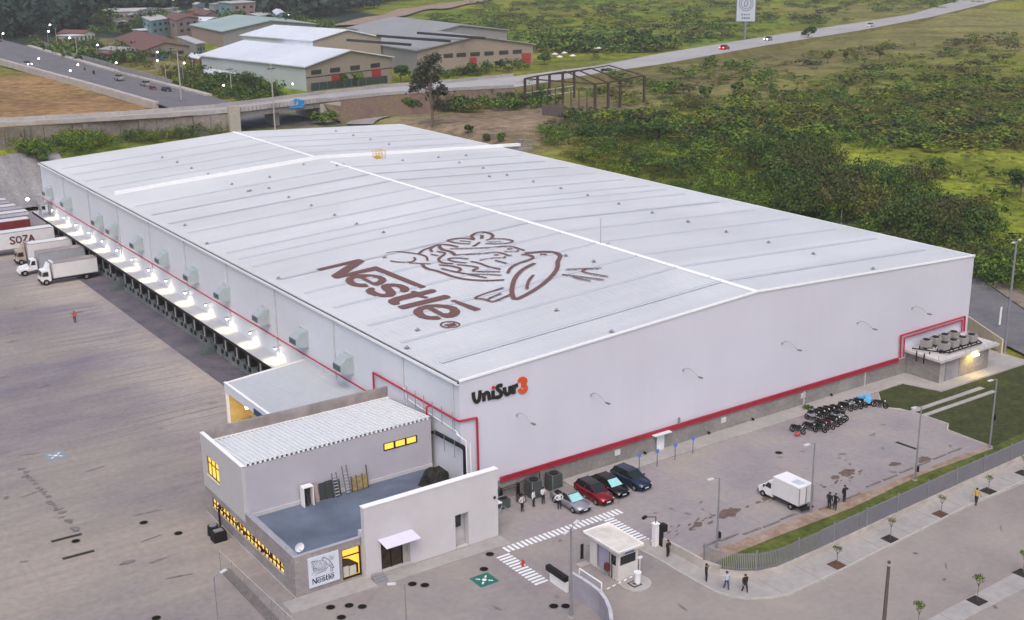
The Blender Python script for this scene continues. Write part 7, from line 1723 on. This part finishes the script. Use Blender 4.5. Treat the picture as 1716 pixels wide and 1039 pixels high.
UP = [((305, 178), 80, 'tall concrete power pole standing at the street end by the bridge', .25), ((461, 217), 100, 'tall pale pole rising before the bridge opening', .2), ((389, 165), 50, 'concrete power pole left of the teal factory wall', .18), ((279, 140), 28, 'thin power pole right of the street lamps', .15), ((97, 86), 34, 'thin pole beside the white wall building', .15), ((131, 104), 36, 'thin pole at the compound wall start', .15), ((325, 135), 32, 'thin pole before the white factory side', .15), ((1409, 378), 36, 'grey pole poking up behind the right roof eave', .14), ((1540, 610), 0, '', 0)]
for (q, dh, lb, r_) in UP[:-1]:
    p = T(*q); d = (p-Vector(CAM)).length; h = dh*d/FPX*1.05; t = thing('power_pole', lb, 'power pole', p); MB().cyl((0, 0, 0), (0, 0, h), r_, 6, r_*.7).build('shaft', mat('power_pole_grey', (.36, .34, .33), .8), t); MB().box(-1, 1, -.08, .08, h-1.2, h-1.0).build('crossarm', M_dark, t)
# power line behind the right eave
a = T(1410, 372); c = T(1716, 470); pw = MB()
for k in range(2):
    pts_ = [a.lerp(c, i/10)+Vector((0, 0, 7.2-k*.8-2.0*math.sin(PI*i/10))) for i in range(11)]; pw.tube(pts_, .035, 3)
tag(pw.build('power_line', M_dark), 'pair of sagging power lines beyond the right roof eave', 'power line')

# ================================================================== TREES AND SHRUBS
def protos(n, lf, size, seeds, wide=1.0):
    out = []
    for s in seeds:
        r = np.random.default_rng(s); L = [(0, 0, .38, .42, .8)]+[(.5*math.cos(a)*wide, .5*math.sin(a)*wide, .25+.25*r.random(), .2+.16*r.random(), .8) for a in r.random(5)*2*PI]
        out.append(leaf_cloud(lf, L, size, s))
    return out
PB = protos(6, 420, .034, range(6)); PBB = protos(4, 1100, .022, range(30, 34)); PBf = protos(4, 150, .07, range(10, 14)); PBg = protos(4, 60, .13, range(20, 24))
def scatter(name, items, mats, label, cat):
    """items: (x, y, z, width, height, matindex, lod)"""
    Qs = []; Ms = []
    for (x, y, z, w_, h, mi, lod) in items:
        q = (PB, PBf, PBg, PBB)[lod][rng.integers(4)]; a = rng.random()*2*PI; R = np.array([[math.cos(a), -math.sin(a), 0], [math.sin(a), math.cos(a), 0], [0, 0, 1]])
        q = (q @ R.T)*np.array([w_, w_, h*1.3]); Qs.append(q+np.array([x, y, z-.1])); Ms.append(np.full(len(q), mi))
    o = quads_obj(name, np.concatenate(Qs), mats, None, np.concatenate(Ms)); return stuff(o, label, cat)
FM = [F_dark, F_mid, F_olive, F_br, F_yg]
def pick(w_): return int(rng.choice(5, p=np.array(w_)/sum(w_)))
def inbldg(p): return p.x < 79 and p.y < 147
def region(poly_px, n, smin, smax, weights, lod, hr=.8):
    P_ = np.array(poly_px, float); lo, hi = P_.min(0), P_.max(0); out = []
    def inside(x, y):
        c = False; j = len(P_)-1
        for i in range(len(P_)):
            if (P_[i][1] > y) != (P_[j][1] > y) and x < (P_[j][0]-P_[i][0])*(y-P_[i][1])/(P_[j][1]-P_[i][1])+P_[i][0]: c = not c
            j = i
        return c
    while len(out) < n:
        x, y = rng.random()*(hi[0]-lo[0])+lo[0], rng.random()*(hi[1]-lo[1])+lo[1]
        if not inside(x, y): n -= .02; continue
        p = T(x, y)
        if inbldg(p): n -= .5; continue
        s = smin+(smax-smin)*rng.random()**1.6; out.append((p.x, p.y, p.z, s, s*hr*(.7+.6*rng.random()), pick(weights), lod))
    return out
belt = region([(905, 225), (940, 205), (1100, 225), (1230, 255), (1330, 270), (1450, 300), (1560, 335), (1640, 395), (1716, 440), (1716, 505), (1640, 470), (1560, 440), (1300, 370), (1150, 330), (960, 275)], 480, 2.5, 7.0, (5, 5, 1.5, 1, 1), 0, .7)
belt += region([(1250, 270), (1420, 285), (1560, 340), (1640, 420), (1560, 430), (1330, 370)], 60, 7, 10, (5, 2, 1, 3, 0), 3, .9)
scatter('shrub_belt', belt, FM, 'dense dark shrub belt along the right side of the warehouse', 'shrubs')
midf = region([(940, 200), (1090, 190), (1300, 200), (1440, 240), (1300, 262), (1130, 240)], 210, 2.5, 7, (3, 4, 2, 1, 2), 1, .6)
midf += region([(900, 150), (1100, 120), (1400, 85), (1716, 60), (1716, 250), (1480, 250), (1200, 200), (1090, 185)], 560, 2, 7.5, (1.2, 5, 4, 2.5, 2.5), 1, .42)
midf += region([(1100, 170), (1400, 150), (1716, 150), (1716, 255), (1480, 255), (1200, 205)], 260, 2, 7, (1.5, 5, 4, 2, 2.5), 0, .42)
midf += region([(1420, 165), (1716, 150), (1716, 250), (1480, 250)], 90, 2.0, 8, (2, 4, 3, 1.4, 3), 1, .4)
midf += region([(1450, 250), (1716, 250), (1716, 440), (1660, 400), (1540, 320)], 34, 1.0, 4.5, (2, 4, 2, .5, 3), 1)
scatter('field_shrub', midf, FM, 'scattered shrubs over the green field on the right', 'shrubs')
farf = region([(600, 60), (700, 30), (860, 0), (1716, 0), (1440, 32), (1200, 72), (1000, 100), (900, 70)], 620, 3, 11, (2, 5, 3, 1.5, 1.5), 1, .36)
farf += region([(900, 70), (1130, 72), (1130, 86), (900, 92)], 120, 3, 7, (6, 2, 1, 0, 0), 2)
farf += region([(760, 172), (900, 150), (930, 178), (820, 192), (740, 188)], 120, 2.5, 5, (6, 2, 1, 0, 0), 1)
farf += region([(300, 118), (345, 130), (480, 165), (400, 178), (330, 160), (270, 140)], 110, 2.5, 6, (6, 2, 1, 0, 0), 1)
farf += region([(110, 78), (160, 74), (330, 108), (330, 128), (250, 120), (200, 112)], 46, 3, 7, (5, 3, 1, 0, 0), 1)
farf += region([(120, 30), (300, 36), (470, 40), (560, 50), (540, 66), (300, 56), (160, 62)], 120, 5, 11, (6, 2, 1, 0, 0), 1)
farf += region([(640, 128), (700, 130), (900, 108), (900, 118), (700, 138)], 40, 2.5, 5, (6, 2, 1, 0, 0), 1)
farf += region([(60, 62), (120, 78), (190, 112), (165, 116), (60, 84)], 70, 2, 6, (5, 3, 1, 0, 0), 2)
scatter('far_shrub', farf, FM, 'shrubs on the far hills and round the factories', 'shrubs')
forest = region([(0, -5), (700, -5), (600, 22), (470, 38), (440, 22), (360, 12), (160, 24), (130, 50), (60, 62), (0, 66)], 900, 8, 16, (1, 0, 0, 0, 0), 2, .9)
scatter('hillside_forest', forest, [F_far]*5, 'dark forest covering the hillside at the upper left', 'forest')
bank = region([(18, 236), (120, 230), (270, 232), (385, 218), (385, 226), (240, 242), (70, 268), (25, 262)], 170, 2, 5.5, (2, 4, 1, .4, 4), 0)
scatter('bank_shrub', bank, FM, 'bright green shrubs on the bank behind the warehouse rear', 'shrubs')
# grass tufts on the near field
tufts = region([(1450, 240), (1716, 240), (1716, 450), (1640, 400), (1500, 310)], 260, .6, 1.8, (0, 2, 1, 0, 6), 2, .35)
scatter('grass_tuft', tufts, FM, 'low tufts of grass in the bright meadow', 'grass')

# single trees one can tell apart
def tree(q, hpx, wpx, fo, lb, seed, leaves=900, lf=.25, pos=None, name='tree', trunk=1):
    p = pos or T(*q); d = (p-Vector(CAM)).length; h = hpx*d/FPX*1.04; w_ = wpx*d/FPX; t = thing(name, lb, 'tree' if name != 'shrub' else 'shrub', p)
    if trunk: b = MB(); limbs(b, h, w_, 5, seed, .035*h); b.build('trunk', BARK, t)
    quads_obj('crown', leaf_cloud(leaves, lumps(h, w_, 9, seed), lf*(d/200)**.5, seed), fo, t); return t
# tall eucalyptus: drooping clumps on long limbs with gaps
p = T(724, 212); d = (p-Vector(CAM)).length; h = 118*d/FPX; w_ = 88*d/FPX
eu = thing('eucalyptus_tree', 'tall ragged eucalyptus tree standing alone behind the warehouse', 'tree', p)
b = MB(); b.tube([(0, 0, 0), (.3, .1, h*.2), (-.1, .3, h*.45), (.2, 0, h*.7)], .35, 8)
LL = []
for i in range(17):
    a = i*2.4; z = h*(.25+.62*((i*7) % 17)/17); q = w_*.36*(.35+.65*((i*5) % 7)/7)*(1.15-.5*abs(z/h-.55)); e = Vector((q*math.cos(a), q*math.sin(a), z)); b.cyl((0, .1, z*.75), e, .12, 5, .04); LL.append((e.x, e.y, e.z, w_*(.09+.05*((i*3) % 5)/5), 1.25))
b.build('trunk', BARK, eu); LL += [(0, 0, h*.88, w_*.16, .9), (w_*.12, 0, h*.93, w_*.12, .9), (-w_*.15, .5, h*.8, w_*.14, 1)]
quads_obj('crown', leaf_cloud(3600, LL, .30, 77, .7), foliage('eucalyptus_foliage', (.022, .026, .018), (.085, .09, .055)), eu)
TR = [((1354, 68), 22, 26, F_dark, 'round dark tree on the near edge of the highway'), ((1017, 130), 14, 22, F_dark, 'small dark bush on the highway edge above the steel skeleton'),
      ((205, 70), 34, 14, F_far, 'left one of two tall dark conifers by the houses'), ((215, 70), 30, 12, F_far, 'right one of two tall dark conifers by the houses'), ((75, 72), 30, 36, F_far, 'big dark tree at the street bend'), ((165, 54), 20, 30, F_far, 'dark spreading tree left of the conifers'),
      ((220, 112), 20, 26, F_mid, 'leafy tree before the tiled house'), ((335, 134), 24, 32, F_dark, 'dark tree beside the white factory side'), ((425, 157), 34, 54, F_dark, 'wide dark tree before the teal factory wall'), ((578, 148), 26, 16, F_dark, 'narrow tree left of the two before the factory front'), ((600, 146), 28, 18, F_mid, 'narrow tree right of the two before the factory front'),
      ((672, 138), 28, 34, F_dark, 'dark tree at the right corner of the cream factory'), ((790, 128), 20, 24, F_dark, 'round bush before the grey factory hall'), ((838, 120), 20, 16, F_far, 'small tree before the grey hall at its right'), ((912, 108), 18, 32, F_dark, 'dark round tree at the right end of the grey hall'),
      ((785, 222), 12, 18, F_dark, 'small bush alone on the dirt lot'), ((815, 236), 10, 12, F_br, 'tiny bush on the dirt lot near the roof'), ((838, 238), 14, 16, F_mid, 'green bush on the dirt lot edge near the roof'), ((690, 190), 26, 34, F_dark, 'dark bush at the foot of the eucalyptus'),
      ((1110, 165), 30, 50, F_mid, 'big bush right of the steel skeleton'), ((1180, 165), 22, 28, F_dark, 'dark bush in the middle of the field'), ((1235, 160), 20, 26, F_dark, 'dark bush in the field right of the middle one'), ((1190, 110), 16, 20, F_mid, 'bush below the highway under the red car'), ((1220, 118), 16, 20, F_mid, 'second bush below the highway under the red car'),
      ((1387, 106), 20, 18, F_olive, 'olive tree leftmost of three in the dry field'), ((1417, 105), 22, 14, F_olive, 'olive tree in the middle of three in the dry field'), ((1474, 104), 26, 16, F_olive, 'olive tree rightmost of three in the dry field'),
      ((1405, 350), 60, 100, F_br, 'largest brownish tree close behind the right roof eave'), ((1340, 345), 50, 80, F_dark, 'dark tree left of the largest brownish one'), ((1500, 322), 38, 56, F_dark, 'dark rounded tree at the meadow edge'), ((1570, 300), 36, 34, F_mid, 'light green tree standing in the bright meadow'),
      ((1580, 395), 60, 64, F_br, 'brownish tree left of the pair near the right corner'), ((1625, 410), 54, 54, F_dark, 'dark tree right of the pair near the right corner'), ((1540, 395), 46, 60, F_olive, 'olive tree between the brownish ones'), ((1710, 330), 44, 40, F_dark, 'dark tree cut by the right edge of the meadow'), ((1652, 385), 30, 36, F_dark, 'dark bush at the right meadow edge'),
      ((1290, 300), 44, 70, F_dark, 'dark tree behind the middle of the right eave'), ((1100, 240), 34, 70, F_dark, 'broad dark tree behind the skeleton lot'), ((1040, 240), 30, 60, F_dark, 'broad dark tree nearest the dirt lot'), ((1180, 265), 30, 60, F_mid, 'mid green tree in the shrub belt'), ((975, 240), 30, 56, F_dark, 'dark bush at the dirt lot corner by the roof'),
      ((48, 262), 26, 34, F_mid, 'green bush at the top of the shotcrete slope'), ((70, 285), 40, 30, F_dark, 'dark bush hugging the warehouse rear corner'), ((120, 246), 20, 34, F_mid, 'leafy bush on the rear bank'), ((335, 222), 12, 16, F_dark, 'small bush at the retaining wall foot'), ((545, 208), 18, 44, F_mid, 'bush at the bridge abutment foot')]
for i, (q, hp, wp_, fo, lb) in enumerate(TR): tree(q, hp, wp_, fo, lb, 100+i, leaves=420 if hp < 25 else (1000 if hp < 40 else 2600), lf=.3 if hp < 25 else .22, name='tree' if hp > 20 else 'shrub', trunk=hp > 12)

# pale embankment road cuts on the far hills
drape('hill_track', [T(520, 55), T(640, 36), T(700, 22), T(800, 6), T(860, -8)], [T(520, 46), T(640, 28), T(700, 14), T(800, -2), T(860, -16)], 1.0, M_dirt, n=30)

# ================================================================== EVENING HAZE
hzb = MB().box(-1000, 3700, -800, 3900, -1.5, 195).build('haze', M_conc); stuff(hzb, 'thin evening haze over the whole landscape', 'haze')
hm = bpy.data.materials.new('haze_air'); hm.use_nodes = True; n = hm.node_tree; n.nodes.clear()
ou = n.nodes.new('ShaderNodeOutputMaterial'); pvn = n.nodes.new('ShaderNodeVolumePrincipled'); pvn.inputs['Density'].default_value = .00025; pvn.inputs['Color'].default_value = (.87, .84, .80, 1); pvn.inputs['Anisotropy'].default_value = .2
n.links.new(pvn.outputs[0], ou.inputs['Volume']); hzb.data.materials.clear(); hzb.data.materials.append(hm)
